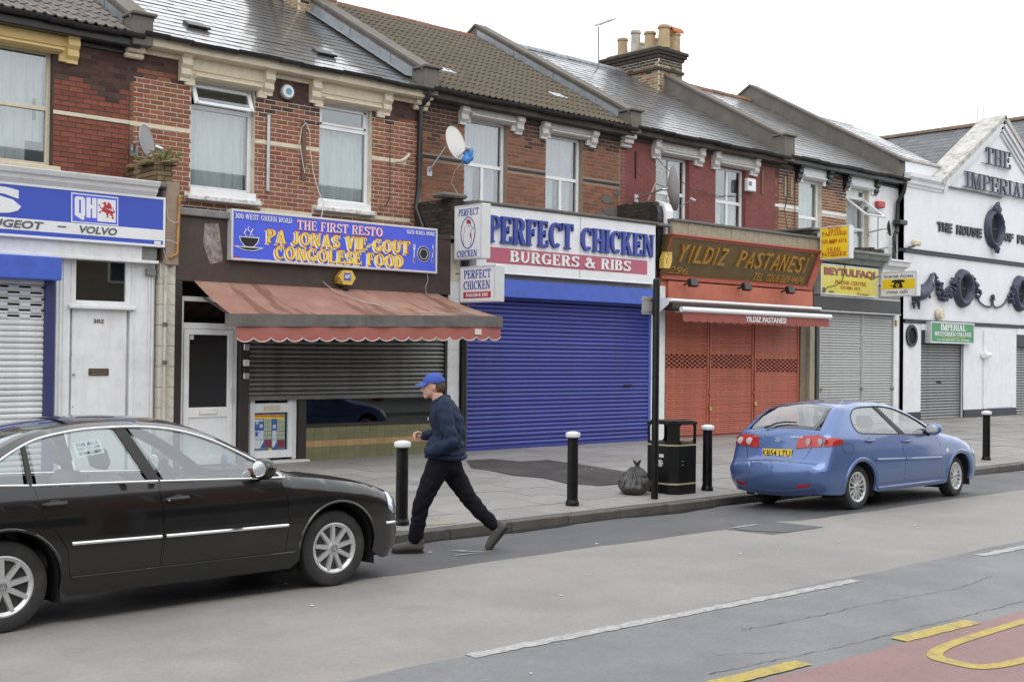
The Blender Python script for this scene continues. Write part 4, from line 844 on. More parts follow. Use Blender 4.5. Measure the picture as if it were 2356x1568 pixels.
MB().box(a, b, 16.51, 16.53, pav(16.5)+.12, .97, .004).build('door_panel', m_upvc, d2); box('letter_box', m_cream, d2, 8.62, 8.92, 16.475, 16.49, 1.0, 1.07, b=.004); box('letter_flap', m_upvc, d2, 8.635, 8.905, 16.47, 16.478, 1.012, 1.058)
box('handle', m_alu, d2, 9.14, 9.165, 16.45, 16.48, 1.18, 1.40, b=.006); box('sticker', m_fleck, d2, 8.47, 8.53, 16.514, 16.518, 2.12, 2.19, b=0)
box('shutter_post', m_bframe, H2, 9.26, 9.42, 16.42, 16.6, pav(16.5), 3.0)
for z, c in ((2.02, m_alu), (1.78, m_upvc), (1.68, m_black), (1.58, m_alu)): box('switch_box', c, H2, 9.30, 9.40, 16.38, 16.42, z-.05, z+.05, b=.01)
shutter(H2, 9.42, 13.26, 1.27, 2.95, 16.47, .074, m_sdark, depth=.03); box('shutter_bottom_bar', m_sdark, H2, 9.42, 13.26, 16.45, 16.49, 1.20, 1.268, b=.006)
d3, a, b = updoor(H2, 9.43, 10.35, pav(16.5)+.04, 2.3, 2.75, 16.55, m_glassd, 1.0)
box('door_step', m_fleck, H2, 9.35, 10.5, 16.38, 16.7, pav(16.4)-.02, pav(16.4)+.035); box('letter_box', m_cream, d3, 9.75, 10.03, 16.525, 16.54, 1.035, 1.105, b=.004)
box('window_post', m_bframe, H2, 10.36, 10.50, 16.50, 16.7, pav(16.5), 1.3); MB().box(10.50, 13.3, 16.50, 16.6, .745, .80, .006).build('window_sill', m_bframe, H2)
sw2 = MB(); bars(sw2, [(10.50, 10.54, .80, 1.3), (13.22, 13.26, .80, 1.3)], 16.56, .05); sw2 = sw2.build('window', m_bframe, H2); pane(sw2, 10.54, 13.22, .80, 1.3, 16.58, glass_mat('reflective shop glass', (.25, .27, .27), .05))
tw_ = MB().box(10.50, 13.28, 16.52, 16.62, .1, .745).build('stall_riser', M('olive grout', (.13, .125, .075), .8), H2)
tm = {m.name: MB().box(-.5, .5, -.5, .5, -.5, .5, .03).mesh('tile', m) for m in (m_tileg, m_tilet)}; tz = pav(16.5); nr = 5; th_ = (.745-tz)/nr
for r_ in range(nr):
    for c_ in range(18):
        m_ = m_tilet if r_ == 2 else m_tileg; inst('tile', tm[m_.name], (10.578+c_*.1545, 16.516+random.uniform(-.001, .001), tz+(r_+.5)*th_), tw_, (.1515, .010, th_-.003))
box('shutter_post', m_bframe, H2, 13.262, 13.32, 16.42, 16.6, pav(16.5), 2.98)
pw = MB().box(13.325, 13.62, 16.47, 16.7, .1, 3.9).build('pilaster', mortar_l, H2); z = pav(16.5); bw = MB().box(-.5, .5, -.5, .5, -.5, .5, .02).mesh('pilaster_block', m_white)
while z < 3.0: inst('pilaster_block', bw, (13.472, 16.53, z+.15), pw, (.295, .13, .294)); z += .3
pr_ = pier(H2, 13.58, .24, 16.5, 4.02, 4.70, b_dirty); pier(H2, 13.44, .10, 16.6, 3.2, 4.02, b_dirty)
MB().box(13.2, 13.75, 16.42, 16.8, 4.70, 4.78, .03).build('pier_cap', m_render, pr_)
# rainwater pipe between house 2 and 3
dp = MB(); dp.tube([(13.50, YE-.05, 6.72), (13.50, YE-.03, 6.60), (13.50, YU-.08, 6.45), (13.49, YU-.08, 5.0), (13.42, YU-.09, 4.6), (13.40, YU-.4, 4.1)], .05, 10); dp.build('downpipe', m_pipe, H2, smooth=True)
for z in (6.42, 5.5): MB().lathe([(.066, 0), (.066, .07)], (13.495, YU-.08, z), 12).build('pipe_collar', m_pipe, H2)
dp = MB().tube([(13.70, 16.42, 3.7), (13.70, 16.42, .25)], .055, 10); dp.build('downpipe', m_pipe, H3, smooth=True)
# ---- shop 3 (fried chicken) --------------------------------------------------
shutter(H3, 13.82, 18.66, pav(16.5)+.06, 3.02, 16.50, .0815, m_sblue, guide=m_blue, gw=.06, depth=.022); box('shutter_bottom_bar', m_sblue, H3, 13.80, 18.66, 16.46, 16.53, pav(16.5)-.01, pav(16.5)+.06, b=.006)
box('slat_notch', m_dark, H3, 17.92, 18.15, 16.462, 16.49, 1.335, 1.375, b=0)
box('shutter_hood', m_blue, H3, 13.80, 18.66, 16.24, 16.55, 2.985, 3.305, b=.012); box('frieze', m_gmetal, H3, 13.80, 18.70, 16.34, 16.6, 3.305, 3.42, b=.006)
MB().box(13.75, 18.75, 16.56, 16.62, .1, 4.55).build('shop_front', m_white, H3); flat_roof(H3, 13.7, 19.0, 4.66, 16.2); box('roof_edge', m_render, H3, 13.75, 18.6, 16.18, 16.35, 4.62, 4.665, b=.008)
box('shutter_post', m_bframe, H3, 13.62, 13.755, 16.46, 16.6, pav(16.5), 3.0)
box('pilaster', m_white, H3, 18.73, 19.15, 16.46, 16.7, .1, 3.4, b=.01)
pr_ = pier(H3, 19.02, .30, 16.55, 4.5, 5.12, b_dirty); mm = MB()
for i in range(14): y = 16.55+i*.075; mm.box(18.86, 19.18, y, y+.07, 5.10, 5.16+random.uniform(-.02, .03), .015)
mm.build('coping_brick', b_dirty, pr_)
pc = MB(); pc.prism([(16.62, 5.18), (16.42, 5.10), (16.36, 4.95), (16.36, 4.35), (16.40, 4.1), (16.52, 3.75), (16.55, 3.4), (16.62, 3.4)], (19.02, 0, 0), (0, 1, 0), (0, 0, 1), (1, 0, 0), 0, .22); pc.build('pier_front', m_white, pr_)
pc = MB(); pc.prism([(16.62, 5.10), (16.46, 5.05), (16.42, 4.9), (16.42, 4.3), (16.5, 3.6), (16.62, 3.4)], (18.84, 0, 0), (0, 1, 0), (0, 0, 1), (1, 0, 0), 0, .18); pc.build('pier_front', m_pipe, pr_)
# ---- shop 4 (pastry shop) ------------------------------------------------------
MB().box(19.15, 24.55, 16.60, 16.66, .1, 4.5).build('shop_front', m_coral, H4)
cs_ = MB().box(19.08, 24.45, 16.30, YU, 4.46, 4.74).build('cornice', m_lroof, H4); cbm = MB().box(-.5, .5, -.5, .5, -.5, .5, .02).mesh('cornice_block', m_stonec)
for i in range(11): inst('cornice_block', cbm, (19.08+(i+.5)*5.37/11, 16.29+random.uniform(-.004, .004), 4.60), cs_, (5.37/11-.008, .14, .27))
box('cornice_cap', m_lroof, H4, 19.06, 24.47, 16.18, 16.5, 4.735, 4.79, b=.01); box('moulding', m_corald, H4, 19.0, 24.42, 16.12, 16.4, 4.43, 4.47, b=.01)
brd = MB(); brd.prism([(16.16, 4.43), (16.50, 3.62), (16.58, 3.62), (16.58, 4.43)], (18.98, 0, 0), (0, 1, 0), (0, 0, 1), (1, 0, 0), 0, 5.27)
board = brd.build('fascia_board', M('weathered bronze board', (.17, .115, .045), .42, metal=.25, var=.25, vs=2, dirt=(.09, .075, .05), damt=.6, ds=1.5, streak=.3), H4)
nrm = Vector((0, -(4.43-3.62), -(16.50-16.16))).normalized(); FB = (Vector((0, 16.50, 3.62)), Vector((1, 0, 0)), Vector((0, 16.16-16.50, 4.43-3.62)).normalized(), nrm); BH = math.hypot(.34, .81)
q = MB(); o_, u_, v_, n_ = FB
for a, b, c, d in ((18.97, 24.25, BH-.03, BH), (18.97, 24.25, 0, .035), (18.97, 19.0, 0, BH), (24.22, 24.25, 0, BH)): q.prism([(a, c), (b, c), (b, d), (a, d)], o_, u_, v_, n_, -.01, .03)
q.build('board_frame', m_corald, board)
q = MB(); q.prism([(16.12, 4.43), (16.5, 3.55), (16.62, 3.2), (16.62, 4.43)], (24.26, 0, 0), (0, 1, 0), (0, 0, 1), (1, 0, 0), 0, .22); q.build('console', m_coral, H4)
box('moulding', m_corald, H4, 18.98, 24.4, 16.42, 16.6, 3.54, 3.62, b=.012); box('fascia', m_coral, H4, 19.22, 24.44, 16.44, 16.6, 3.06, 3.52, b=.01); box('fascia', m_coral, H4, 19.05, 19.22, 16.50, 16.6, 3.06, 3.54)
for i, (a, b) in enumerate(((19.24, 20.66), (20.74, 22.25), (22.34, 24.0))):
    shutter(H4, a+.02, b-.02, pav(16.5)+.05, 2.95, 16.56, .0435, m_sred, slots=[(1.68, 1.98)] if i < 2 else [(1.60, 1.90)], guide=m_sred, gw=.04, depth=.012, slotw=.085, name='shutter_panel')
m_brass = M('brass padlock', (.5, .38, .14), .35, metal=.8)
for x, z in ((20.70, .78), (22.30, .86)): box('padlock', m_brass, H4, x-.03, x+.05, 16.48, 16.52, z, z+.09, b=.01)
for x in (20.70, 22.29): box('shutter_lock', m_corald, H4, x-.03, x+.03, 16.50, 16.56, 1.12, 1.19, b=.01)
box('pilaster', m_taupe, H4, 24.04, 24.30, 16.50, 16.7, .1, 3.06); box('pilaster', m_stonec, H4, 24.305, 24.50, 16.42, 16.7, .1, 3.06); box('conduit', M('pale blue conduit', (.3, .42, .52), .5), H4, 24.505, 24.53, 16.44, 16.5, .25, 3.0); MB().tube([(24.60, 16.46, 3.05), (24.60, 16.46, .25)], .04, 10).build('downpipe', m_pipe, H4, smooth=True)
box('pilaster', m_taupe, H4, 19.12, 19.20, 16.48, 16.7, .1, 3.0)
MB().box(24.5, 24.72, 16.6, YU, .1, 4.7).build('party_wall', b_dirty, H4); pr_ = pier(H4, 24.62, .3, 16.55, 4.6, 4.98, b_dirty, n=40); MB().box(24.42, 24.82, 16.45, YU, 4.98, 5.05, .02).build('coping', m_lroof, pr_)
# ---- shop 5 (phone centre) ------------------------------------------------------
MB().box(24.75, 29.6, 17.16, 17.3, .1, 4.5).build('shop_front', m_gmetal, H5)
for a, b in ((25.66, 27.50), (27.60, 29.02)): shutter(H5, a, b, pav(17.2)+.02, 3.14, 17.06, .068, m_sgrey, guide=m_sgrey, gw=.04, depth=.016)
for x in (25.68, 27.53, 29.0): box('shutter_lock', m_gmetal, H5, x-.04, x+.07, 17.0, 17.05, 1.14, 1.2, b=.01)
m_hood = M('charcoal hood', (.03, .03, .031), .45, var=.15); box('shutter_hood', m_hood, H5, 24.80, 29.12, 16.86, 17.2, 3.13, 3.47, b=.012); box('hood_trim', m_alu, H5, 24.80, 29.12, 16.85, 17.0, 3.10, 3.13); box('hood_trim', m_alu, H5, 25.4, 29.12, 16.87, 17.2, 3.472, 3.50)
box('pilaster', m_white, H5, 29.07, 29.32, 17.02, 17.3, .1, 3.1, b=.01); box('alarm_sounder', m_yel, H5, 29.10, 29.17, 16.98, 17.02, 2.82, 2.98, b=.01)
m_verd = M('weathered green grey lead', (.22, .24, .22), .7, var=.2, dirt=(.08, .085, .08), damt=.6, ds=3)
q = MB(); q.prism([(17.3, 4.35), (17.0, 4.35), (16.96, 4.45), (16.84, 4.5), (16.8, 4.6), (16.74, 4.62), (16.74, 4.68), (17.6, 4.72), (17.6, 4.35)], (24.9, 0, 0), (0, 1, 0), (0, 0, 1), (1, 0, 0), 0, 3.55); q.build('cornice', m_verd, H5)
q = MB(); q.prism([(17.6, 3.9), (17.05, 3.9), (17.0, 4.3), (16.95, 4.36), (16.84, 4.40), (16.82, 4.5), (16.76, 4.52), (16.76, 4.56), (17.6, 4.58)], (28.46, 0, 0), (0, 1, 0), (0, 0, 1), (1, 0, 0), 0, 1.05); q.build('cornice', m_white, H5)
mm = MB(); [mm.box(27.4+i*.23, 27.6+i*.23, 17.0, 17.2, 4.72, 4.80+random.uniform(0, .04), .01) for i in range(5)]; mm.build('loose_brick', b_dirty, H5)
# rainwater pipe at the end of the terrace
dp = MB(); dp.tube([(30.02, YE-.05, 6.75), (30.02, YE, 6.5), (30.0, YU-.12, 6.25), (29.99, YU-.10, 5.6), (29.9, YU-.16, 5.45), (29.80, YU-.14, 5.3), (29.80, YU-.12, .3)], .055, 10); dp.build('downpipe', m_pipe, H5, smooth=True); box('hopper', m_pipe, H5, 29.85, 30.25, YU-.28, YU-.05, 5.62, 5.75, b=.02)
# ================================================================== signs
P_ = dict(rough=.35, var=.03, dirt=None)
s_blue = M('sign blue vinyl', (.045, .085, .46), **P_); s_blue2 = M('bright sign blue', (.072, .11, .68), **P_); s_white = M('sign white', (.74, .75, .77), .35, var=.04, dirt=(.5, .49, .46), damt=.25, streak=.15); s_black = M('sign black', (.012, .012, .013), .4)
s_grey = M('sign dark grey', (.10, .105, .11), .4); s_red = M('sign red', (.42, .035, .05), .4); s_yel = M('sign yellow', (.82, .62, .05), .4); s_orange = M('sign red outline', (.55, .06, .03), .4)
s_navy = M('raised blue letters', (.03, .055, .30), .35, var=.1, dirt=(.03, .03, .1)); s_crim = M('faded crimson band', (.42, .10, .15), .45, var=.05); s_frame = M('pale aluminium frame', (.62, .63, .64), .4, metal=.3, var=.05, dirt=(.4, .4, .4), damt=.2)
s_lilac = M('pale pink letters', (.72, .62, .72), .4); s_amber = M('sign amber yellow', (.80, .56, .02), .4, var=.04, dirt=(.5, .38, .05), damt=.2); s_lemon = M('faded lemon acrylic', (.68, .62, .09), .4, var=.08, dirt=(.5, .47, .2), damt=.5, streak=.2); s_green = M('sign green', (.04, .24, .085), .4)
def trace(k, pts, Y): return [XZ(k, x, y, Y) for x, y in pts]
def flat(name, mat, parent, pts, Y, d=.005): return MB().prism(pts, *FR(Y), -.004, d).build(name, mat, parent)
def ringp(cx, cz, rx, rz, w_, n=28): 
    o = [(cx+rx*math.cos(2*math.pi*i/n), cz+rz*math.sin(2*math.pi*i/n)) for i in range(n)]; i_ = [(cx+(rx-w_)*math.cos(2*math.pi*i/n), cz+(rz-w_)*math.sin(2*math.pi*i/n)) for i in range(n)]
    return [[o[i], o[(i+1) % n], i_[(i+1) % n], i_[i]] for i in range(n)]
def disc(cx, cz, rx, rz, n=28): return [(cx+rx*math.cos(2*math.pi*i/n), cz+rz*math.sin(2*math.pi*i/n)) for i in range(n)]
def polys(name, mat, parent, L_, fr, d=.005):
    mb = MB(); [mb.prism(p, *fr, -.004, d+.0002*i) for i, p in enumerate(L_)]; return mb.build(name, mat, parent)
def board_sign(name, label, x0, x1, z0, z1, Y0, Y1, face, frame, fw=.035, cat='sign'):
    s_ = thing(name, label, cat, ((x0+x1)/2, Y1, z0))
    MB().box(x0, x1, Y0+.012, Y1, z0, z1, .006).build('casing', frame, s_); MB().box(x0+fw, x1-fw, Y0+.004, Y0+.02, z0+fw, z1-fw).build('panel', face, s_)
    q = MB(); bars(q, [(x0, x1, z1-fw, z1), (x0, x1, z0, z0+fw), (x0, x0+fw, z0+fw, z1-fw), (x1-fw, x1, z0+fw, z1-fw)], Y0-.006, .03, .005); q.build('frame', frame, s_); return s_
# ---- car parts sign
Y = 16.28
sg = board_sign('shop_sign', 'long blue sign with red griffin emblem and car makers names over the white door', 3.2, 7.94, 3.435, 4.155, Y, 16.5, s_blue, s_white)
F_ = FR(Y)
flat('band', s_white, sg, [(3.24, 3.53), (7.905, 3.53), (7.905, 3.685), (3.24, 3.685)], Y+.004, .004)
sans('lettering', 'S', s_white, sg, F_, 5.28, 5.885, 3.735, 4.085, .006, bold=.06)
sans('lettering', 'PEUGEOT', s_grey, sg, F_, 5.30, 6.19, 3.555, 3.66, .006, bold=.03, shear=.2); sans('lettering', 'VOLVO', s_grey, sg, F_, 6.68, 7.215, 3.553, 3.655, .006, bold=.03, shear=.2); flat('lettering', s_grey, sg, [(6.375, 3.61), (6.49, 3.61), (6.495, 3.628), (6.38, 3.628)], Y, .006)
L4 = lambda x0, x1, z0, z1: [(x0, z0), (x1, z0), (x1, z1), (x0, z1)]
tq = lambda pts: trace('Q', pts, Y)
em = flat('emblem', s_white, sg, tq([(272, 1310), (1742, 1440), (1742, 545), (272, 388)]), Y, .005); flat('emblem_ground', s_blue2, em, tq([(305, 1278), (1712, 1400), (1712, 580), (305, 428)]), Y-.005, .002)
flat('emblem_field', s_white, em, tq([(1088, 1292), (1662, 1340), (1662, 640), (1088, 580)]), Y-.007, .002)
polys('emblem_letter', s_white, em, [tq(p) for p in ([(375, 1080), (375, 560), (430, 508), (640, 530), (700, 590), (700, 625), (570, 625), (540, 612), (512, 620), (512, 1020), (540, 1045), (572, 1045), (572, 625), (705, 625), (705, 1110), (650, 1160), (695, 1190), (640, 1260), (560, 1215), (470, 1160), (400, 1110)], [(745, 540), (875, 548), (875, 780), (920, 785), (920, 560), (1055, 572), (1055, 1195), (920, 1185), (920, 892), (875, 890), (875, 1185), (745, 1172)])], FR(Y-.007), .002)
polys('griffin', s_red, em, [tq(p) for p in (
 [(1230, 735), (1330, 672), (1365, 740), (1370, 830), (1350, 895), (1430, 920), (1600, 1000), (1635, 960), (1630, 1020), (1560, 1070), (1500, 1060), (1420, 1045), (1340, 1030), (1270, 985), (1180, 990), (1180, 970), (1250, 940), (1210, 900), (1300, 820), (1290, 740), (1240, 755)],
 [(1345, 880), (1420, 700), (1405, 680), (1490, 740), (1530, 830), (1545, 930), (1500, 910), (1400, 895)], [(1115, 770), (1150, 760), (1175, 830), (1250, 900), (1220, 915), (1150, 830)], [(1125, 985), (1200, 970), (1180, 1045), (1140, 1025)],
 [(1365, 1040), (1450, 1045), (1420, 1100), (1430, 1180), (1345, 1175), (1400, 1150), (1365, 1090)], [(1480, 1050), (1550, 1060), (1580, 1120), (1585, 1180), (1615, 1190), (1570, 1235), (1535, 1195), (1560, 1135), (1495, 1120)], [(1565, 890), (1620, 970), (1600, 1005), (1580, 930)], [(1560, 870), (1610, 875), (1590, 895)])], FR(Y-.009), .003)
flat('small_print', s_white, sg, L4(7.77, 7.87, 3.475, 3.52), Y, .005)
# ---- restaurant sign
Y = 16.28
sg = board_sign('shop_sign', 'bright blue restaurant sign with yellow serif lettering, black cup and plate', 9.0, 12.95, 3.325, 4.095, Y, 16.44, s_blue2, s_frame)
F_ = FR(Y); tr_ = lambda pts: trace('R', pts, Y)
serif('lettering', '300 WEST GREEN ROAD', s_white, sg, F_, 9.05, 10.05, 3.955, 4.035, .005, W=.75); serif('lettering', '020 8365 8981', s_white, sg, F_, 12.29, 12.89, 3.965, 4.035, .005, W=.7)
serif('lettering_outline', 'THE FIRST RESTO', s_orange, sg, F_, 10.135, 11.80, 3.865, 4.025, .004, W=1.25); serif('lettering', 'THE FIRST RESTO', s_lilac, sg, F_, 10.145, 11.785, 3.872, 4.018, .006, W=.95)
for t_, x0, x1, z0, z1 in (('PA JONAS VIE-GOUT', 9.60, 12.36, 3.625, 3.835), ('CONGOLESE FOOD', 9.745, 12.23, 3.385, 3.595)):
    serif('lettering_shadow', t_, s_white, sg, F_, x0-.03, x1-.035, z0-.03, z1-.025, .003, W=1.15); serif('lettering_outline', t_, s_orange, sg, F_, x0-.006, x1+.006, z0-.008, z1+.008, .0075, W=1.28); serif('lettering', t_, s_yel, sg, F_, x0+.004, x1-.004, z0+.004, z1-.004, .0125, W=.98)
cupo = [(245, 318), (455, 332), (440, 390), (398, 430), (505, 440), (400, 470), (300, 462), (182, 412), (300, 425), (262, 370)]
flat('cup_outline', s_white, sg, tr_(cupo), Y, .004)
polys('cup', s_black, sg, [tr_([(255, 326), (447, 340), (430, 385), (390, 425), (310, 420), (270, 372)]), tr_([(225, 422), (300, 432), (400, 438), (470, 443), (395, 463), (305, 456)])], F_, .006)
st_ = MB()
for k, (xs, col) in enumerate((((305, 320, 300, 310), 0), ((350, 335, 370, 345), 1), ((380, 390, 365, 380), 0))):
    pts = [XZ('R', a, b, Y-.006) for a, b in zip((xs[3]+10, xs[2], xs[1], xs[0]), (318, 285, 250, 215 if col else 240))]; st_.tube([(a, Y-.006, b) for a, b in pts], [.006, .009, .009, .004], 6)
st_.build('steam', s_white, sg, smooth=True)
cx, cz = XZ('R', 2135, 500, Y); r_ = .125; flat('plate_outline', s_white, sg, disc(cx, cz, r_+.008, r_+.008), Y, .003); flat('plate', s_black, sg, disc(cx, cz, r_, r_), Y, .005); polys('plate_ring', s_white, sg, ringp(cx, cz, r_*.72, r_*.72, .008), F_, .007)
for x_, w1 in ((2040, 0), (2228, 1)):
    a = XZ('R', x_, 400, Y); b = XZ('R', x_, 590, Y); mb = MB(); mb.prism(L4(a[0]-.016, a[0]+.016, b[1]-.005, b[1]+.10), *F_, 0, .004); mb.prism(L4(a[0]-.009, a[0]+.009, b[1]+.1, a[1]-.07), *F_, 0, .004)
    if w1: mb.prism([(a[0]-.014, a[1]-.16), (a[0]+.016, a[1]-.16), (a[0]+.016, a[1]), (a[0], a[1]-.02)], *F_, 0, .004)
    else: [mb.prism(L4(a[0]+o_-.005, a[0]+o_+.005, a[1]-.075, a[1]), *F_, 0, .004) for o_ in (-.02, 0, .02)]; mb.prism(L4(a[0]-.025, a[0]+.025, a[1]-.09, a[1]-.07), *F_, 0, .0045)
    mb.build('cutlery_outline', s_white, sg); q = MB(); q.prism(L4(a[0]-.010, a[0]+.010, b[1], b[1]+.095), *F_, 0, .006); q.build('cutlery', s_black, sg)
flat('small_print', s_red, sg, L4(9.05, 9.15, 3.365, 3.385), Y, .004)
# ---- fried chicken sign: white board, raised letters
Y = 16.22
sg = board_sign('shop_sign', 'large white sign with raised blue letters and crimson band over blue shutter', 13.78, 18.54, 3.40, 4.62, Y, 16.44, s_white, s_white, .02)
q = MB(); q.box(16.375, 16.38, Y-.001, Y+.01, 3.42, 4.6); q.build('panel_joint', s_grey, sg); F_ = FR(Y)
flat('band', s_crim, sg, L4(14.02, 18.30, 3.585, 3.865), Y+.004, .004)
serif('letter', 'PERFECT', s_navy, sg, F_, 14.03, 16.16, 3.945, 4.425, .05, True, shear=.0, W=1.1, gap=.03); serif('letter', 'CHICKEN', s_navy, sg, F_, 16.36, 18.46, 3.945, 4.395, .05, True, W=1.1, gap=.03)
serif('lettering', 'BURGERS & RIBS', s_white, sg, F_, 14.57, 17.80, 3.625, 3.83, .012, W=1.1)
# ---- projecting light boxes, faces looking along the street
def proj_sign(name, label, X0, X1, Y0, Y1, z0, z1, face, frame, rotx=0.0):
    s_ = thing(name, label, 'sign', ((X0+X1)/2, Y1, z0)); fw = .03
    MB().box(X0+.01, X1-.01, Y0, Y1, z0, z1, .012).build('casing', frame, s_)
    MB().box(X0+.004, X0+.014, Y0+fw, Y1-fw, z0+fw, z1-fw).build('panel', face, s_); MB().box(X1-.014, X1-.004, Y0+fw, Y1-fw, z0+fw, z1-fw).build('panel', face, s_)
    q = MB(); [q.box(X0, X0+.02, a, b, c, d, .004) for a, b, c, d in ((Y0, Y1, z0, z0+fw), (Y0, Y1, z1-fw, z1), (Y0, Y0+fw, z0+fw, z1-fw), (Y1-fw, Y1, z0+fw, z1-fw))]; q.build('frame', frame, s_)
    q = MB(); q.tube([((X0+X1)/2, Y1-.01, z1-.1), ((X0+X1)/2, Y1+.25, z1-.1)], .015, 6); q.build('bracket', m_gmetal, s_)
    return s_, (Vector((X0+.004, Y1, 0)), Vector((0, -1, 0)), Vector((0, 0, 1)), Vector((-1, 0, 0)))
s1, FX = proj_sign('projecting_sign', 'white light box sign with red combed hen in an oval', 13.40, 13.62, 15.64, 16.38, 3.59, 4.535, s_white, s_frame)
KZ = lambda z: 1.945+(z-1.945)*.975
serif('lettering', 'PERFECT', s_navy, s1, FX, .11, .66, KZ(4.41), KZ(4.53), .004, W=.9, shear=.1); serif('lettering', 'CHICKEN', s_navy, s1, FX, .085, .62, KZ(3.675), KZ(3.79), .004, W=.9)
polys('oval', s_navy, s1, ringp(.375, KZ(4.10), .195, .278, .014), FX, .004)
hen = [(.28, 3.86), (.25, 3.98), (.28, 4.1), (.30, 4.2), (.36, 4.27), (.44, 4.25), (.47, 4.2), (.54, 4.165), (.47, 4.15), (.455, 4.08), (.48, 3.98), (.44, 3.86)]
hen = [(a-.01, KZ(b)) for a, b in hen]
polys('hen_outline', s_grey, s1, [[(a, b), (c, d), (c+.006, d+.006), (a+.006, b+.006)] for (a, b), (c, d) in zip(hen, hen[1:])], FX, .004)
polys('hen_comb', s_red, s1, [[(a-.01, KZ(b)) for a, b in q] for q in ([(.345, 4.27), (.35, 4.33), (.385, 4.345), (.40, 4.32), (.43, 4.33), (.45, 4.29), (.47, 4.27), (.44, 4.255), (.38, 4.275)], [(.455, 4.11), (.475, 4.08), (.475, 4.02), (.45, 4.0), (.44, 4.06)])], FX, .005)
polys('hen_eye', s_black, s1, [disc(.395, KZ(4.215), .014, .012, 8)], FX, .006)
s2_, FX = proj_sign('projecting_sign', 'small white light box sign with blue serif words and red strip beside the awning', 13.35, 13.58, 15.22, 16.15, 2.835, 3.456, s_white, s_frame)
serif('lettering', 'PERFECT', s_navy, s2_, FX, .11, .82, 3.247, 3.393, .004, W=.9); serif('lettering', 'CHICKEN', s_navy, s2_, FX, .10, .80, 3.058, 3.203, .004, W=.9)
polys('strip', s_red, s2_, [L4(.10, .82, 2.908, 3.015)], FX, .004); serif('lettering', 'BURGERS & RIBS', s_white, s2_, FX, .17, .75, 2.932, 2.99, .006, W=.9)
s_dred = M('dark red print', (.42, .045, .015), .45)
s3_, FX = proj_sign('projecting_sign', 'bright yellow light box sign with red serif lettering', 24.29, 24.50, 15.38, 16.165, 4.245, 5.013, s_amber, s_frame)
for t_, a, b, z in (('YILDIZ', .22, .58, 4.945), ('PASTANESI', .06, .73, 4.84), ('020 8889 4474', .05, .73, 4.665), ('YILDIZ', .20, .58, 4.465), ('PATISSERIE', .06, .73, 4.355)): serif('lettering', t_, s_dred, s3_, FX, a*.98, b*.98, 1.945+(z-1.945)*.985, 1.945+(z-1.945)*.985+.088, .004, W=.9)
s4_, FX = proj_sign('projecting_sign', 'white and yellow light box sign with black telephone', 27.88, 28.1, 15.71, 16.72, 3.537, 4.172, s_white, s_frame)
KI = lambda z: 1.945+(z-1.945)*.962
kk = lambda L_: [[(a*.962, KI(b)) for a, b in q] for q in L_]
polys('strip', s_amber, s4_, kk([L4(.05, 1.0, 3.80, 4.06)]), FX, .004); sans('lettering', 'Internet Access', s_grey, s4_, FX, .10, .91, KI(4.095), KI(4.19), .004, .01); sans('lettering', 'cheap calls', s_grey, s4_, FX, .17, .77, KI(3.655), KI(3.775), .004, .01)
polys('telephone', s_black, s4_, kk([[(.36, 3.825), (.66, 3.825), (.64, 3.92), (.60, 3.97), (.42, 3.97), (.38, 3.92)], [(.32, 3.97), (.70, 3.97), (.72, 4.0), (.68, 4.03), (.55, 4.045), (.42, 4.04), (.34, 4.02)], [(.27, 3.88), (.37, 3.87), (.37, 3.895), (.28, 3.90)]]), FX, .005); polys('telephone_dial', s_amber, s4_, ringp(.481, KI(3.895), .05, .045, .02, 14), FX, .007)
# ---- phone centre sign
Y = 16.92
sg = board_sign('shop_sign', 'faded yellow sign of the phone centre with outlined red lettering', 25.48, 28.10, 3.52, 4.28, Y, 17.2, s_lemon, s_frame); F_ = FR(Y)
sans('lettering_outline', 'BEYTULFAQI', s_grey, sg, F_, 25.62, 27.96, 3.975, 4.20, .004, .06); sans('lettering', 'BEYTULFAQI', M('faded red lettering', (.36, .07, .07), .5), sg, F_, 25.65, 27.94, 3.985, 4.19, .008, .02)
m_fred = M('orange brown print', (.42, .13, .03), .5); sans('lettering', 'PHONE CENTRE', m_fred, sg, F_, 26.12, 27.52, 3.80, 3.90, .004, .015); sans('lettering', '020 8881 3375', m_fred, sg, F_, 26.36, 27.25, 3.68, 3.765, .004, .01); sans('lettering', 'Vodafone', m_fred, sg, F_, 27.22, 27.66, 3.565, 3.615, .004); polys('small_logo', m_fred, sg, ringp(27.14, 3.59, .04, .04, .012, 12), F_, .004)
flat('small_logo', s_grey, sg, L4(25.56, 25.68, 3.565, 3.69), Y, .004); flat('small_logo', s_grey, sg, L4(25.84, 26.06, 3.58, 3.62), Y, .004)
cb = MB(); cb.tube([(26.45, 16.86, 4.3), (26.42, 16.86, 4.05), (26.3, 16.86, 3.85), (26.0, 16.86, 3.74), (25.7, 16.86, 3.70), (25.5, 16.86, 3.56)], .012, 6); tag(cb.build('cable', m_wireb, None, smooth=True), 'loose black cable drooping across the yellow phone centre sign', 'cable')
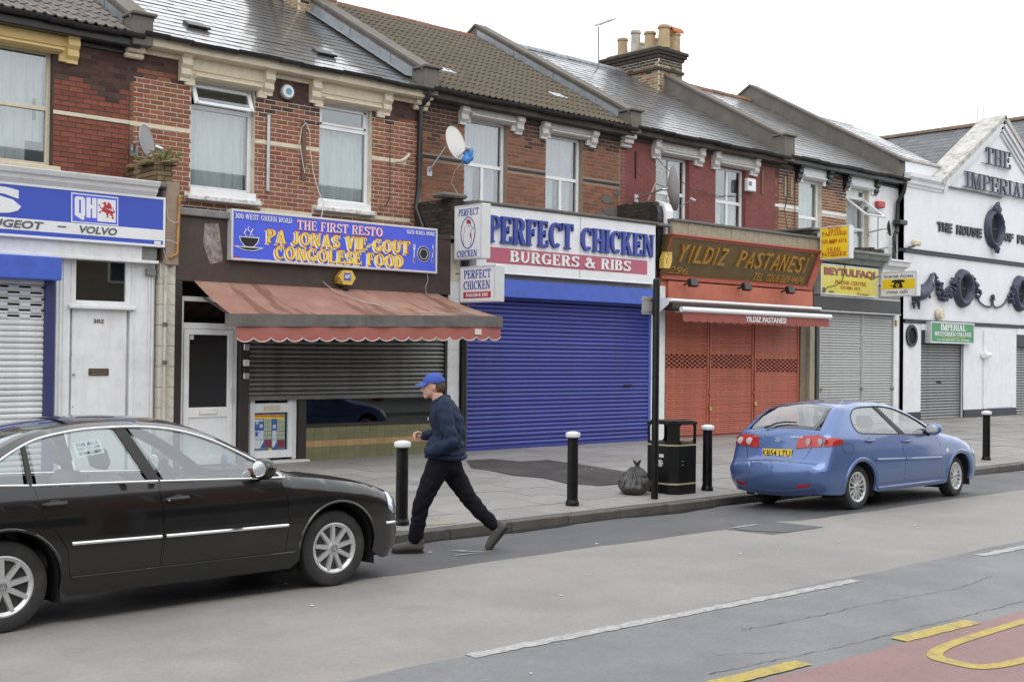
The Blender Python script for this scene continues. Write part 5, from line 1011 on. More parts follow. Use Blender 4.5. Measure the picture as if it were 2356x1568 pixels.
# ---- pastry shop board lettering
m_gold = M('tarnished gilt letters', (.50, .27, .06), .4, metal=.3, var=.25, vs=8, dirt=(.1, .06, .02), damt=.4, ds=6)
o_, u_, v_, n_ = FB
for word, x0, x1 in (('YILDIZ', 19.33, 20.98), ('PASTANESI', 21.32, 23.98)):
    n = len(word); wd = [.55 if c == 'I' else 1 for c in word]; tot = sum(wd); x = x0
    for c, w_ in zip(word, wd):
        cw_ = (x1-x0)*w_/tot; sans('letter', c, m_gold, board, FB, x+cw_*(.08 if c != 'I' else .3), x+cw_*(.88 if c != 'I' else .62), .34, .72, .045, .004, .12); x += cw_
box('letter_dot', m_gold, board, 23.94, 23.99, 16.14, 16.2, 4.30, 4.34)
sans('lettering', '296', m_gold, board, FB, 19.22, 19.82, .07, .22, .02, -.005, .15); sans('lettering', 'TEL  0208 889 4474', m_gold, board, FB, 22.10, 24.0, .06, .24, .02, -.005, .15)
# ---- college sign
Y = 17.2
tt = lambda x, y: XZ('T', x, y, Y); a = tt(640, 1035); b = tt(1320, 1395); 
z1 = a[1]; z0 = b[1]; x0 = a[0]; x1 = b[0]
sg = board_sign('college_sign', 'green college sign with white serif lettering over the grey shutter', x0, x1, z0, z1, Y, 17.38, s_green, s_frame, .04); F_ = FR(Y); H_ = z1-z0; W_ = x1-x0
serif('lettering', 'IMPERIAL', s_white, sg, F_, x0+W_*.22, x0+W_*.80, z0+H_*.60, z0+H_*.90, .005, W=.95, gap=.02); serif('lettering', 'WESTGREEN COLLEGE', s_white, sg, F_, x0+W_*.08, x0+W_*.93, z0+H_*.34, z0+H_*.54, .005, W=.95, gap=.02)
sans('lettering', 'www.imperialwestgreen.org', s_yel, sg, F_, x0+W_*.25, x0+W_*.77, z0+H_*.245, z0+H_*.30, .004); sans('lettering', 'TEL: 020 8888 0099  FAX: 02088881', s_white, sg, F_, x0+W_*.14, x0+W_*.88, z0+H_*.13, z0+H_*.205, .004)
# ---- poster in the lower door
Y = 16.552; ts = lambda x, y: XZ('S', x, y, Y)
a = ts(308, 400); b = ts(1045, 1200); x0, x1, z1, z0 = a[0], b[0], a[1], b[1]-.0
po = thing('poster', 'colourful printed price poster inside the white restaurant door', 'poster', ((x0+x1)/2, 16.56, z0)); MB().box(x0, x1, 16.556, 16.562, z0, z1).build('sheet', M('poster blue green', (.10, .22, .25), .5, var=.3), po)
pc_ = {'y': s_yel, 'o': M('poster orange', (.6, .2, .03), .5, var=.4, vs=30), 'b': M('poster blue', (.05, .11, .36), .5, var=.5, vs=20), 'w': M('poster pale blue', (.50, .58, .66), .5, var=.4, vs=40), 'm': M('poster maroon', (.22, .03, .06), .5), 'p': M('poster white', (.62, .67, .68), .5, var=.1, vs=20), 'g': M('poster sage', (.22, .30, .22), .5, var=.2), 'c': M('poster cream', (.55, .52, .36), .5, var=.4, vs=50)}
sp = lambda x, y: ts(x, y)
R4 = lambda c, xa, ya, xb, yb, d=.003: flat('print', pc_[c], po, [sp(xa, yb), sp(xb, yb), sp(xb, ya), sp(xa, ya)], 16.556, d)
R4('y', 308, 455, 1030, 490); R4('o', 308, 405, 750, 455); R4('o', 790, 405, 1025, 460); R4('b', 308, 495, 605, 735); R4('w', 320, 500, 590, 550, .004); R4('w', 370, 560, 420, 620, .005); R4('w', 440, 555, 490, 610, .005); R4('w', 515, 605, 578, 680, .005); R4('w', 308, 740, 600, 925); R4('b', 425, 760, 480, 855, .005)
for cx_ in (612, 692, 888, 968):
    for r_ in range(5): R4('c', cx_, 490+r_*88, cx_+66, 560+r_*88); R4('g', cx_+22, 500+r_*88, cx_+46, 548+r_*88, .0045)
R4('b', 775, 495, 880, 735); R4('w', 795, 615, 850, 690, .005); R4('w', 780, 740, 872, 920); R4('p', 308, 935, 600, 1115); R4('p', 780, 935, 870, 1080); flat('print', pc_['b'], po, [sp(520, 1110), sp(610, 1110), sp(620, 930)], 16.556, .005); flat('print', pc_['b'], po, [sp(790, 1120), sp(890, 1120), sp(890, 930)], 16.556, .005)
R4('m', 618, 930, 765, 1085); R4('m', 895, 935, 1030, 1095); R4('b', 308, 1118, 1030, 1135); R4('g', 308, 1138, 1030, 1195); flat('print', pc_['y'], po, disc(*sp(735, 1145), .034, .028, 12), 16.556, .005)
# ================================================================== awnings
m_awn = M('faded salmon canvas', (.42, .165, .115), .85, var=.15, vs=3, dirt=(.40, .28, .19), damt=.7, ds=1.2, bump=.1)
def awn_mat():
    m = M('faded salmon canvas with rust runs', (.27, .135, .105), .85, var=.15, vs=3, dirt=(.33, .235, .165), damt=.85, ds=1.3, speck=.08)
    t = m.node_tree; b = [n for n in t.nodes if n.type == 'BSDF_PRINCIPLED'][0]; src = b.inputs['Base Color'].links[0].from_socket
    co = [n for n in t.nodes if n.type == 'TEX_COORD'][0]; mp = _n(t, 'ShaderNodeMapping'); mp.inputs['Scale'].default_value = (3.2, .5, .5); mp.inputs['Rotation'].default_value = (0, 0, .5); t.links.new(co.outputs['Object'], mp.inputs[0])
    nn = _n(t, 'ShaderNodeTexNoise'); nn.inputs['Scale'].default_value = 1.1; nn.inputs['Detail'].default_value = 3; t.links.new(mp.outputs[0], nn.inputs['Vector'])
    r = _n(t, 'ShaderNodeMapRange'); r.inputs[1].default_value = .52; r.inputs[2].default_value = .58; r.inputs[4].default_value = .85; t.links.new(nn.outputs[0], r.inputs[0])
    x = _n(t, 'ShaderNodeMix', data_type='RGBA'); t.links.new(r.outputs[0], x.inputs[0]); t.links.new(src, x.inputs[6]); x.inputs[7].default_value = (.155, .07, .042, 1); t.links.new(x.outputs[2], b.inputs['Base Color']); return m
m_val = M('faded red valance', (.33, .105, .09), .85, var=.12, vs=4, dirt=(.28, .12, .10), damt=.5, ds=2)
m_gbar = M('weathered grey timber bar', (.135, .125, .115), .8, var=.2, vs=3, dirt=(.06, .055, .05), damt=.6, ds=2.5, streak=.4)
m_piping = M('white piping', (.62, .58, .52), .8)
aw = thing('awning', 'long faded salmon canvas awning with scalloped valance over the half raised shutter', 'awning', (10.8, 16.4, 2.3))
V = []; F = []; nu, nv_ = 40, 10
for i in range(nu+1):
    u = i/nu
    for j in range(nv_+1):
        v = j/nv_; x = (8.46+4.6*u)*(1-v)+(8.44+4.84*u)*v; y = 16.39*(1-v)+(15.24-.22*u)*v; z = 2.985*(1-v)+(2.47+.105*u)*v-.05*math.sin(math.pi*v)*(.6+.4*math.sin(u*9)**2)
        V.append((x, y, z))
n = nv_+1; F = [(i*n+j, (i+1)*n+j, (i+1)*n+j+1, i*n+j+1) for i in range(nu) for j in range(nv_)]
MB().add(V, F).build('canvas', awn_mat(), aw, smooth=True)
q = MB(); P0, P1 = Vector((8.36, 15.20, 2.30)), Vector((13.31, 14.97, 2.405)); d_ = P1-P0
q.add([P0+Vector((0, a, b)) for a, b in ((0, 0), (.07, 0), (.07, .18), (0, .18))]+[P1+Vector((0, a, b)) for a, b in ((0, 0), (.07, 0), (.07, .18), (0, .18))], [(0, 1, 5, 4), (1, 2, 6, 5), (2, 3, 7, 6), (3, 0, 4, 7), (3, 2, 1, 0), (4, 5, 6, 7)]); q.build('front_bar', m_gbar, aw)
V = []; F = []; N_ = 18*12
edge = []
for i in range(N_+1):
    u = i/N_; p = P0+d_*(.03+.965*u)+Vector((0, .02, .01)); k = (u*18) % 1; dz = .175+.055*math.sin(math.pi*k)**.7; w_ = .012*math.sin(u*40); V += [p+Vector((0, w_, 0)), p+Vector((0, w_-.01, -dz))]; edge.append(p+Vector((0, w_-.014, -dz)))
MB().add(V, [(2*i, 2*i+2, 2*i+3, 2*i+1) for i in range(N_)]).build('valance', m_val, aw, smooth=True); MB().tube(edge, .007, 5).build('valance_trim', m_piping, aw, smooth=True)
for x, y in ((8.6, 15.2), (13.0, 14.99)): MB().tube([(x, y+.06, 2.38), (x+.02, 16.4, 2.75)], .018, 6).build('arm', m_gbar, aw)
MB().box(12.72, 12.86, 14.985, 14.992, 2.27, 2.36).build('patch', m_piping, aw)
cb = MB(); cb.tube([(10.7, 16.42, 3.1), (10.8, 16.2, 2.93), (11.1, 15.8, 2.76), (11.6, 15.5, 2.64), (12.3, 15.2, 2.60), (12.9, 15.1, 2.62), (12.5, 15.3, 2.66), (12.95, 15.25, 2.64)], .006, 5); tag(cb.build('cable', m_wire, None, smooth=True), 'thin pale wire lying slack over the salmon awning', 'cable')
cb = MB(); cb.tube([(12.75, 16.3, 3.34), (12.77, 16.3, 3.2), (12.72, 16.3, 3.1), (12.75, 16.32, 2.95), (12.85, 16.1, 2.88)], .006, 5); tag(cb.build('cable', m_wire, None, smooth=True), 'short pale wire hanging from the lower right corner of the restaurant sign', 'cable')
# retracted awning of the pastry shop
a2 = thing('awning', 'rolled up awning with white bars and short red lettered valance above the orange shutters', 'awning', (21.4, 16.4, 2.7)); m_wbar = M('white enamel bar', (.78, .79, .80), .3, var=.05)
q = MB(); q.tube([(18.72, 15.98, 3.09), (24.06, 15.98, 3.09)], .035, 10); q.build('cassette_bar', m_wbar, a2, smooth=True); q = MB(); q.tube([(18.80, 15.74, 2.90), (24.10, 15.74, 2.90)], .055, 12); q.build('front_bar', m_wbar, a2, smooth=True)
q = MB(); q.box(18.78, 24.06, 15.95, 16.42, 2.90, 3.05, .02); q.build('roller', m_bframe, a2); q = MB(); q.prism([(16.42, 3.14), (15.98, 3.13), (16.0, 3.0), (16.2, 2.86), (16.42, 2.9)], (18.68, 0, 0), (0, 1, 0), (0, 0, 1), (1, 0, 0), 0, .03); q.build('end_plate', m_wbar, a2)
V = []; N_ = 20*10; 
for i in range(N_+1):
    u = i/N_; k = (u*20) % 1; x = 18.84+5.2*u; V += [(x, 15.74, 2.85), (x, 15.735, 2.68-.03*math.sin(math.pi*k)**.7)]
MB().add(V, [(2*i, 2*i+2, 2*i+3, 2*i+1) for i in range(N_)]).build('valance', M('dusty red valance', (.30, .085, .07), .85, var=.12, dirt=(.2, .07, .06), damt=.5), a2)
sans('lettering', 'YILDIZ PASTANESI', s_white, a2, FR(15.725), 20.90, 22.35, 2.70, 2.82, .004, .015)
for x in (19.4, 23.4): MB().box(x-.03, x+.03, 15.8, 16.4, 2.86, 2.92, .01).build('arm', m_wbar, a2)
# ================================================================== satellite dishes, alarms, aerial and wall fittings
def dish(label, c, ax, R_, mat, wall, lnbmat, tilt=(1, 1.08)):
    c = Vector(c); ax = Vector(ax).normalized(); t = thing('satellite_dish', label, 'satellite dish', c, group='satellite dishes on the terrace')
    f = R_*1.15; prof = [(R_*i/8, (R_*i/8)**2/(4*f)*1.3) for i in range(9)]; q = MB(); q.lathe(prof, c, 28, ax); q.lathe([(r, z-.012) for r, z in prof][::-1], c, 28, ax)
    rim = MB(); u = ax.orthogonal().normalized(); w_ = ax.cross(u); dpt = prof[-1][1]; rim.tube([c+ax*dpt+(u*math.cos(a)+w_*math.sin(a))*R_ for a in [2*math.pi*i/28 for i in range(29)]], .008, 6, False)
    q.build('reflector', mat, t, smooth=True); rim.build('rim', mat, t, smooth=True)
    dn = Vector((0, 0, -1)); dn = (dn-ax*dn.dot(ax)).normalized(); base = c+dn*R_*.95+ax*dpt*.6; foc = c+ax*f*.92+dn*R_*.55
    q = MB(); q.tube([c+dn*R_*.5-ax*.03, base, foc], .012, 6); q.build('arm', m_gmetal, t); q = MB(); q.tube([foc-(foc-c).normalized()*.05, foc+(foc-c).normalized()*.07], [.035, .028], 10); q.build('receiver', lnbmat, t, smooth=True)
    q = MB(); q.tube([c-ax*.02, c-ax*.12, Vector(wall)], .02, 8); q.box(wall[0]-.06, wall[0]+.06, wall[1]-.01, wall[1]+.02, wall[2]-.09, wall[2]+.09); q.build('wall_bracket', m_alu, t); return t
m_dg = M('grey dish metal', (.33, .335, .34), .55, var=.1, dirt=(.16, .15, .15), damt=.3); m_dw2 = M('pale grey dish metal', (.40, .405, .41), .5, var=.08); m_dw = M('cream dish metal', (.62, .61, .57), .5, var=.05, dirt=(.45, .42, .38), damt=.3); m_db = M('black dish mesh', (.02, .02, .022), .6)
dish('grey satellite dish over the crumbling brick pier', (8.02, 17.25, 5.10), (.62, -.75, .12), .24, m_dg, (8.05, YU-.01, 5.0), m_alu)
td = dish('cream satellite dish with a blue bag tied on its receiver', (13.95, 17.15, 5.79), (.30, -.93, .2), .31, m_dw, (13.78, YU-.01, 5.32), m_wire)
dish('large grey satellite dish standing edge on above the white party pier', (19.58, 16.78, 5.50), (.78, -.62, .08), .47, m_dw2, (19.45, YU-.02, 5.35), m_wire)
dish('upper of two small black satellite dishes at the end downpipe', (28.80, 17.08, 5.40), (.55, -.82, .1), .2, m_db, (28.75, YU-.03, 5.33), m_wireb); dish('lower of two small black satellite dishes at the end downpipe', (29.0, 17.02, 4.93), (.55, -.82, .1), .18, m_db, (28.95, YU-.03, 4.86), m_wireb)
m_bag = M('thin blue plastic bag', (.06, .24, .62), .35, var=.3, vs=12, bump=.8, bs=30)
q = MB(); bmv = []
for cx_, cy_, cz_, r_ in ((14.13, 16.9, 5.60, .09), (14.19, 16.9, 5.66, .06), (14.10, 16.9, 5.50, .085), (14.16, 16.9, 5.55, .08)): q.ell((cx_, cy_, cz_), (r_, r_, r_*1.1), 12, 8)
q.v = [(x+random.uniform(-.012, .012), y+random.uniform(-.012, .012), z+random.uniform(-.012, .012)) for x, y, z in q.v]; o = q.build('plastic_bag', m_bag, None, smooth=True, ang=70); tag(o, 'crumpled blue plastic bag wrapped round the receiver of the cream dish', 'bag')
cb = MB(); cb.tube([(14.05, 16.95, 5.45), (14.06, 17.2, 5.3), (14.15, 17.4, 5.12), (14.4, 17.45, 4.9), (14.55, 17.4, 4.7)], .008, 5); tag(cb.build('cable', m_piping, None, smooth=True), 'white aerial lead curving down from the cream dish', 'cable')
# alarms
t = thing('alarm_box', 'round white and blue alarm bell between the two cream window heads', 'alarm', (10.71, YU, 6.19)); MB().lathe([(.12, 0), (.12, .07), (.10, .10), (0, .105)], (10.71, YU, 6.31), 20, (0, -1, 0)).build('body', m_upvc, t, smooth=True); MB().lathe([(.055, .1), (.055, .112), (0, .113)], (10.71, YU, 6.31), 16, (0, -1, 0)).build('badge', M('pale blue badge', (.12, .33, .42), .5), t)
q = MB(); [q.box(10.71+.125*math.cos(a)-.01, 10.71+.125*math.cos(a)+.01, YU-.08, YU-.01, 6.31+.125*math.sin(a)-.01, 6.31+.125*math.sin(a)+.01) for a in [2*math.pi*i/18 for i in range(18)]]; q.build('rib', m_gmetal, t)
t = thing('alarm_box', 'yellow hexagonal alarm box with small blue badge under the restaurant sign', 'alarm', (11.1, 16.4, 2.98)); hx = [(.16*math.cos(math.radians(60*i)), .135*math.sin(math.radians(60*i))) for i in range(6)]
m_ay = M('alarm yellow', (.62, .42, .08), .45, var=.06); MB().prism(hx, (11.1, 16.40, 3.165), (1, 0, 0), (0, 0, 1), (0, -1, 0), 0, .13).build('body', m_ay, t); flat('badge', s_blue, t, L4(11.03, 11.16, 3.12, 3.235), 16.27, .004); sans('lettering', 'ADT', s_white, t, FR(16.266), 11.04, 11.15, 3.15, 3.21, .004, .03); MB().lathe([(.05, -.04), (.07, 0), (.07, .02)], (11.1, 16.33, 3.0), 12).build('strobe', m_black, t, smooth=True)
q = MB(); [q.box(10.93, 10.99, 16.29, 16.40, 3.07+i*.022, 3.08+i*.022) for i in range(6)]; q.build('louvre', m_ay, t)
t = thing('alarm_box', 'white alarm box on the red painted wall', 'alarm', (23.4, YU, 5.9)); MB().box(23.28, 23.60, YU-.12, YU, 5.89, 6.20, .02).build('body', m_upvc, t); MB().box(23.3, 23.42, YU-.125, YU-.1, 6.02, 6.12).build('badge', m_gmetal, t)
t = thing('alarm_box', 'small red alarm box on the white end wall', 'alarm', (29.15, YU, 6.0)); MB().box(28.98, 29.34, YU-.14, YU-.02, 6.02, 6.19, .02).build('body', M('red plastic', (.45, .05, .05), .5), t); MB().tube([(29.15, YU-.03, 6.02), (29.15, YU-.03, 4.9), (29.5, YU-.03, 4.85)], .008, 5).build('cable', m_wireb, t)
t = thing('alarm_box', 'tilted yellow alarm box on the front of the white party pier', 'alarm', (18.86, 16.4, 3.76)); q = MB().prism([(-.11, -.17), (.09, -.17), (.16, .0), (.15, .17), (-.02, .17), (-.10, .02)], (18.98, 16.40, 3.93), (1, 0, 0), (0, 0, 1), (0, -1, 0), 0, .12); q.build('body', m_ay, t); flat('lettering', s_grey, t, [(18.98, 4.02), (19.06, 4.05), (19.07, 4.065), (18.99, 4.04)], 16.28, .004); flat('lettering', s_grey, t, [(18.96, 3.85), (18.99, 3.98), (18.975, 3.98), (18.945, 3.85)], 16.28, .004)
# wall strips and rods
def strip_thing(name, label, a, b, w_, mat, th=.03): tag(MB().box(min(a[0], b[0])-w_/2, max(a[0], b[0])+w_/2, YU-.01-th, YU-.009, min(a[1], b[1]), max(a[1], b[1]), .003).build(name, mat), label, 'batten')
strip_thing('metal_strip', 'pale metal strip fixed upright on the orange brick wall', (10.375, 4.61), (10.375, 5.88), .055, m_alu); strip_thing('wooden_batten', 'brown wooden batten with looped white cable between restaurant windows', (11.06, 4.87), (11.06, 5.85), .075, M('weathered wood', (.13, .085, .06), .8, var=.25))
cb = MB(); cb.tube([(11.08, YU-.06, 5.84), (11.0, YU-.05, 5.75), (10.97, YU-.04, 5.5), (11.02, YU-.05, 5.2), (11.06, YU-.07, 4.98), (11.1, YU-.07, 5.1)], .008, 5); cb.tube([(11.08, YU-.06, 5.84), (11.16, YU-.05, 5.7), (11.18, YU-.04, 5.4), (11.25, YU-.04, 5.0), (11.36, YU-.04, 4.7), (11.40, YU-.15, 4.5), (11.32, YU-.2, 4.25), (11.25, YU-.3, 4.15)], .008, 5); tag(cb.build('cable', m_piping, None, smooth=True), 'white cable looped over the brown batten', 'cable')
cb = MB(); cb.tube([(12.86, YU-.03, 6.1), (12.87, YU-.03, 4.75), (12.80, YU-.03, 4.6), (12.6, YU-.05, 4.52)], .007, 5); tag(cb.build('cable', m_wireb, None, smooth=True), 'thin dark cable down the brick beside the second restaurant window', 'cable')
strip_thing('wall_slot', 'long dark strip on the red painted wall beside the cement patches', (19.435, 5.78), (19.435, 6.37), .025, m_bframe)
tag(MB().tube([(19.92, 17.2, 6.10), (19.52, 17.3, 5.28)], .018, 6).build('wooden_pole', M('bleached pole', (.45, .40, .33), .8)), 'bleached pole leaning by the large grey dish', 'pole')
strip_thing('wooden_batten', 'short buff batten beside the white alarm box', (23.965, 5.89), (23.965, 6.45), .05, m_taupe)
for i, x in enumerate((24.90, 25.16)): strip_thing('wooden_batten', ('left' if i == 0 else 'right')+' of a pair of pale battens on the brown brick', (x, 5.92), (x, 6.41), .06, m_stonec)
cb = MB(); cb.tube([(24.98, YU-.03, 6.5), (24.99, YU-.04, 5.95), (24.85, YU-.05, 5.6), (24.6, YU-.3, 5.1), (24.5, YU-.5, 4.85)], .012, 5); cb.tube([(25.3, YU-.03, 6.4), (25.32, YU-.03, 5.0)], .01, 5); tag(cb.build('cable', m_wireb, None, smooth=True), 'black cables on the brown brick beside the pale battens', 'cable')
cb = MB(); cb.tube([(20.0, YU-.04, 6.35), (20.3, YU-.3, 5.95), (21.2, YU-.1, 5.72), (22.3, YU-.05, 5.68), (23.4, YU-.05, 5.8)], .008, 5); tag(cb.build('cable', m_wireb, None, smooth=True), 'sagging black cable across the red painted wall', 'cable')
for i, x in enumerate((19.72, 21.55, 23.18)):
    t = thing('floodlight', ['black floodlight under the gilt house number', 'black floodlight under the middle of the bronze board', 'black floodlight under the gilt telephone number'][i], 'floodlight', (x, 16.45, 3.45)); q = MB(); q.prism([(-.13, -.09), (.13, -.09), (.10, .07), (-.10, .07)], (x, 16.22, 3.50), (1, 0, 0), (0, .35, .94), (0, -.94, .35), -.04, .06); q.build('housing', m_black, t); MB().tube([(x, 16.24, 3.50), (x, 16.46, 3.46)], .02, 6).build('arm', m_black, t); MB().box(x-.1, x+.1, 16.20, 16.24, 3.565, 3.575).build('lens', m_glassd, t)
# TV aerial beside the chimney
t = thing('tv_aerial', 'television aerial on a thin mast beside the chimney stack', 'aerial', (23.9, 22.2, 9.0)); pb = onY('C', 1385, 530, 22.2); pt_ = onY('C', 1382, 185, 22.2); q = MB(); q.tube([(pb.x, 22.2, 9.0), (pt_.x, 22.2, pt_.z)], .02, 6); q.build('mast', m_gmetal, t)
a = onY('C', 1355, 185, 22.2); b = onY('C', 1503, 128, 21.6); q = MB(); q.tube([a, b], .012, 5); q.build('boom', m_alu, t); q = MB(); dv = b-a
for i in range(14): p = a+dv*(.12+.06*i); q.tube([p+Vector((-.05, .12, 0)), p+Vector((.05, -.12, 0))], .006, 4)
q.build('director', m_alu, t); q = MB(); [q.tube([a+Vector((-.06, .15, z)), a+Vector((.06, -.15, z))], .008, 4) for z in (-.12, -.06, .06, .12)]; [q.tube([a+Vector((s_*.06, -s_*.15, -.12)), a+Vector((s_*.06, -s_*.15, .12))], .006, 4) for s_ in (-1, 1)]; q.build('reflector', m_alu, t)

# weeds on the crumbling pier
q = MB()
for i in range(70):
    x, y = random.uniform(7.95, 8.2), random.uniform(16.35, 17.3); z = 4.72; a = random.uniform(0, 6.3); l_ = random.uniform(.06, .20); w_ = random.uniform(.006, .014); dx, dy = math.cos(a), math.sin(a)
    q.add([(x-dy*w_, y+dx*w_, z), (x+dy*w_, y-dx*w_, z), (x+dx*l_*.5+dy*w_*.6, y+dy*l_*.5-dx*w_*.6, z+l_*.8), (x+dx*l_*.9, y+dy*l_*.9, z+l_*.75)], [(0, 1, 2), (0, 2, 3)])
o = q.build('weed_tuft', M('dry weed', (.13, .13, .05), .8, var=.3, rnd=.3)); tag(o, 'straggly weeds growing on the crumbling brick pier', 'weeds')
for i, (x, z0, h_) in enumerate(((1410, 200, .9), (1450, 195, .85))):
    a = onX('E', x, z0, 44.9); tag(MB().tube([a, a+Vector((0, 0, h_))], .025, 6).build('roof_rod', m_alu), ('left' if i == 0 else 'right')+' of two thin rods standing on the ridge behind the gable', 'rod')
# ================================================================== white gabled former cinema at the end of the terrace
YI = 17.4
m_rough = M('white roughcast', (.74, .76, .79), .85, var=.05, vs=2, dirt=(.50, .50, .50), damt=.22, ds=1.2, streak=.06, bump=1.0, bs=24)
m_smooth = M('white smooth render', (.73, .75, .78), .7, var=.05, dirt=(.50, .50, .49), damt=.3, ds=1.5, streak=.10, bump=.2)
m_mossw = M('mossy stained white coping', (.50, .49, .46), .85, var=.2, vs=6, dirt=(.14, .14, .11), damt=.9, ds=4, bump=.4)
m_orn = M('slate blue ornament paint', (.035, .043, .075), .5, var=.35, vs=8, dirt=(.10, .11, .14), damt=.5, ds=9, bump=.4)
m_nbl = M('dark navy trim', (.018, .022, .038), .5, var=.2)
PKX, PKZ = 35.68, 9.30; GX0, GX1 = 32.15, 39.2; GZ = 7.06
IM = thing('gabled_hall', 'white roughcast gabled hall with navy bands and oval ornaments', 'building', (35.5, YI, pav(YI)))
XR = 44.0
holes = [(31.12, 33.55, .1, 2.76), (36.90, 39.4, .1, 2.74)]
mb = MB(); wall_mesh(mb, 30.19, XR, .1, GZ, holes, YI, .35)
mb.add([(GX0, YI, GZ), (GX1, YI, GZ), (PKX, YI, PKZ-.1), (GX0, YI+.4, GZ), (GX1, YI+.4, GZ), (PKX, YI+.4, PKZ-.1)], [(0, 1, 2), (3, 5, 4), (0, 2, 5, 3), (1, 4, 5, 2), (0, 3, 4, 1)])
mb.add([(30.19, YI, .1), (30.19, 30, .1), (30.19, 30, 7.0), (30.19, YI, 7.0)], [(0, 1, 2, 3)]); mb.add([(XR, YI, .1), (XR, 30, .1), (XR, 30, 7.0), (XR, YI, 7.0)], [(3, 2, 1, 0)]); mb.add([(30.19, 30, .1), (XR, 30, .1), (XR, 30, 7), (30.19, 30, 7)], [(3, 2, 1, 0)])
WI = mb.build('wall', m_rough, IM)
MB().box(30.19, XR, YI-.012, YI-.001, .45, 2.93).build('smooth_band', m_smooth, IM) if False else None
for a, b, c, d in wall_rects(30.19, XR, .48, 2.94, holes): MB().box(a, b, YI-.012, YI+.02, c, d).build('render_panel', m_smooth, WI)
cp = lambda x0, x1, nm='cornice': MB().prism([(YI+.1, GZ-.36), (YI-.03, GZ-.36), (YI-.05, GZ-.30), (YI-.10, GZ-.26), (YI-.11, GZ-.18), (YI-.19, GZ-.10), (YI-.20, GZ), (YI+.4, GZ+.02)], (x0, 0, 0), (0, 1, 0), (0, 0, 1), (1, 0, 0), 0, x1-x0).build(nm, m_smooth, IM)
cp(30.19, GX0+.05); cp(GX1-.05, XR)
def rake(x0, z0, x1, z1):
    d = Vector((x1-x0, 0, z1-z0)); L_ = d.length; d.normalize(); nrm = Vector((-d.z, 0, d.x)); 
    if nrm.z < 0: nrm = -nrm
    for k, (off, w_, out) in enumerate(((-.38, .07, .06), (-.29, .10, .11), (-.17, .13, .17))):
        q = MB(); q.prism([(-.1, off), (L_, off), (L_, off+w_), (-.1, off+w_)], (x0, YI, z0), d, nrm, (0, -1, 0), -.02, out); q.build('raking_moulding', m_smooth, IM)
    q = MB(); q.prism([(-.25, -.04), (L_+.05, -.04), (L_+.05, .10), (-.25, .10)], (x0, YI, z0), d, nrm, (0, -1, 0), -.55, .22); q.build('coping', m_mossw, IM)
rake(GX0, GZ+.02, PKX, PKZ); rake(GX1, GZ+.02, PKX, PKZ)
# low parapet behind the cornice and the roofs
q = MB().box(30.19, GX0+.9, YI+.28, YI+.55, 6.9, 7.50, .02).build('parapet', m_smooth, IM); MB().box(30.15, GX0+1.0, YI+.22, YI+.62, 7.50, 7.58, .02).build('coping', m_mossw, q)
ri = MB().add([(30.2, YI+.5, 6.95), (36, YI+.5, 6.95), (36, YR, 9.62), (30.2, YR, 9.62), (30.2, 28, 6.9), (36, 28, 6.9)], [(0, 1, 2, 3), (3, 2, 5, 4), (0, 4, 3), (1, 2, 5)]).build('roof', m_under, IM)
tiles(ri, 30.25, 35.9, 6.90, .25, .26, slate2, limit=120); ridge(ri, 30.3, 35.5, 6.86, m_lead)
box('rooflight', m_alu, IM, 30.9, 31.9, 18.25, 18.9, 7.25, 7.6, b=.02)
# big slate roof rising behind
FBd = thing('slate_roofed_building', 'large dark slate roof with brown ridge rising behind the white gable', 'building', (46, 24, 0)); RX, RZ = 45.0, 11.08
q = MB().box(39.6, 52, 19.5, 40, .0, 7.0).build('wall', b_stock, FBd); q = MB().add([(39, 19, 6.8), (39, 40, 6.8), (RX, 40, RZ), (RX, 19, RZ), (51, 40, 6.8), (51, 19, 6.8)], [(0, 3, 2, 1), (3, 5, 4, 2), (0, 5, 3), (1, 2, 4)]).build('roof', m_under, FBd)
m_slf = M('dark blue slate', (.10, .105, .115), .5, var=.2, rnd=.25, dirt=(.06, .06, .06), damt=.4); me = MB().box(-.5, .5, -.5, .5, -.5, .5).mesh('slate', m_slf); a = math.atan2(RZ-6.8, 6.0); e = .30; n = int(math.hypot(RZ-6.8, 6)/e); T = []
for i in range(n):
    s0 = (i+.9)*e; x = 39+s0*math.cos(a); z = 6.8+s0*math.sin(a)
    for j in range(50):
        y = 19.0+(j+(.5 if i % 2 else 0))*.42
        if y < 39.8: T.append((-(z*1.0)+abs(y-23)*.12, x, y, z))
T.sort(); mb = MB()
for k, (_, x, y, z) in enumerate(T):
    R_ = Matrix.Rotation(-a+.02+random.uniform(-.004, .004), 3, 'Y')
    if k < 300: inst('slate', me, (x-.016*math.sin(a), y, z+.018), q, (e*1.7, .413, .012), (0, -a+.02, 0))
    else: mb.add([Vector((x-.016*math.sin(a), y, z+.018))+R_ @ Vector((v[0]*e*1.7, v[1]*.413, v[2]*.012)) for v in MB().box(-.5, .5, -.5, .5, -.5, .5).v], MB().box(-.5, .5, -.5, .5, -.5, .5).f)
mb.build('slate_field', m_slf, q, kind='stuff')
mr_ = MB()
for j in range(46): pass
rm = MB().prism([(.16*math.cos(math.pi*j/8), .16*math.sin(math.pi*j/8)) for j in range(9)], (0, 0, 0), (1, 0, 0), (0, 0, 1), (0, 1, 0), 0, 1).mesh('ridge_tile', M('brown ridge tile', (.15, .10, .07), .8, rnd=.15), smooth=True)
for j in range(46): inst('ridge_tile', rm, (RX, 19+j*.45, RZ-.02), q, (1, .44, 1))
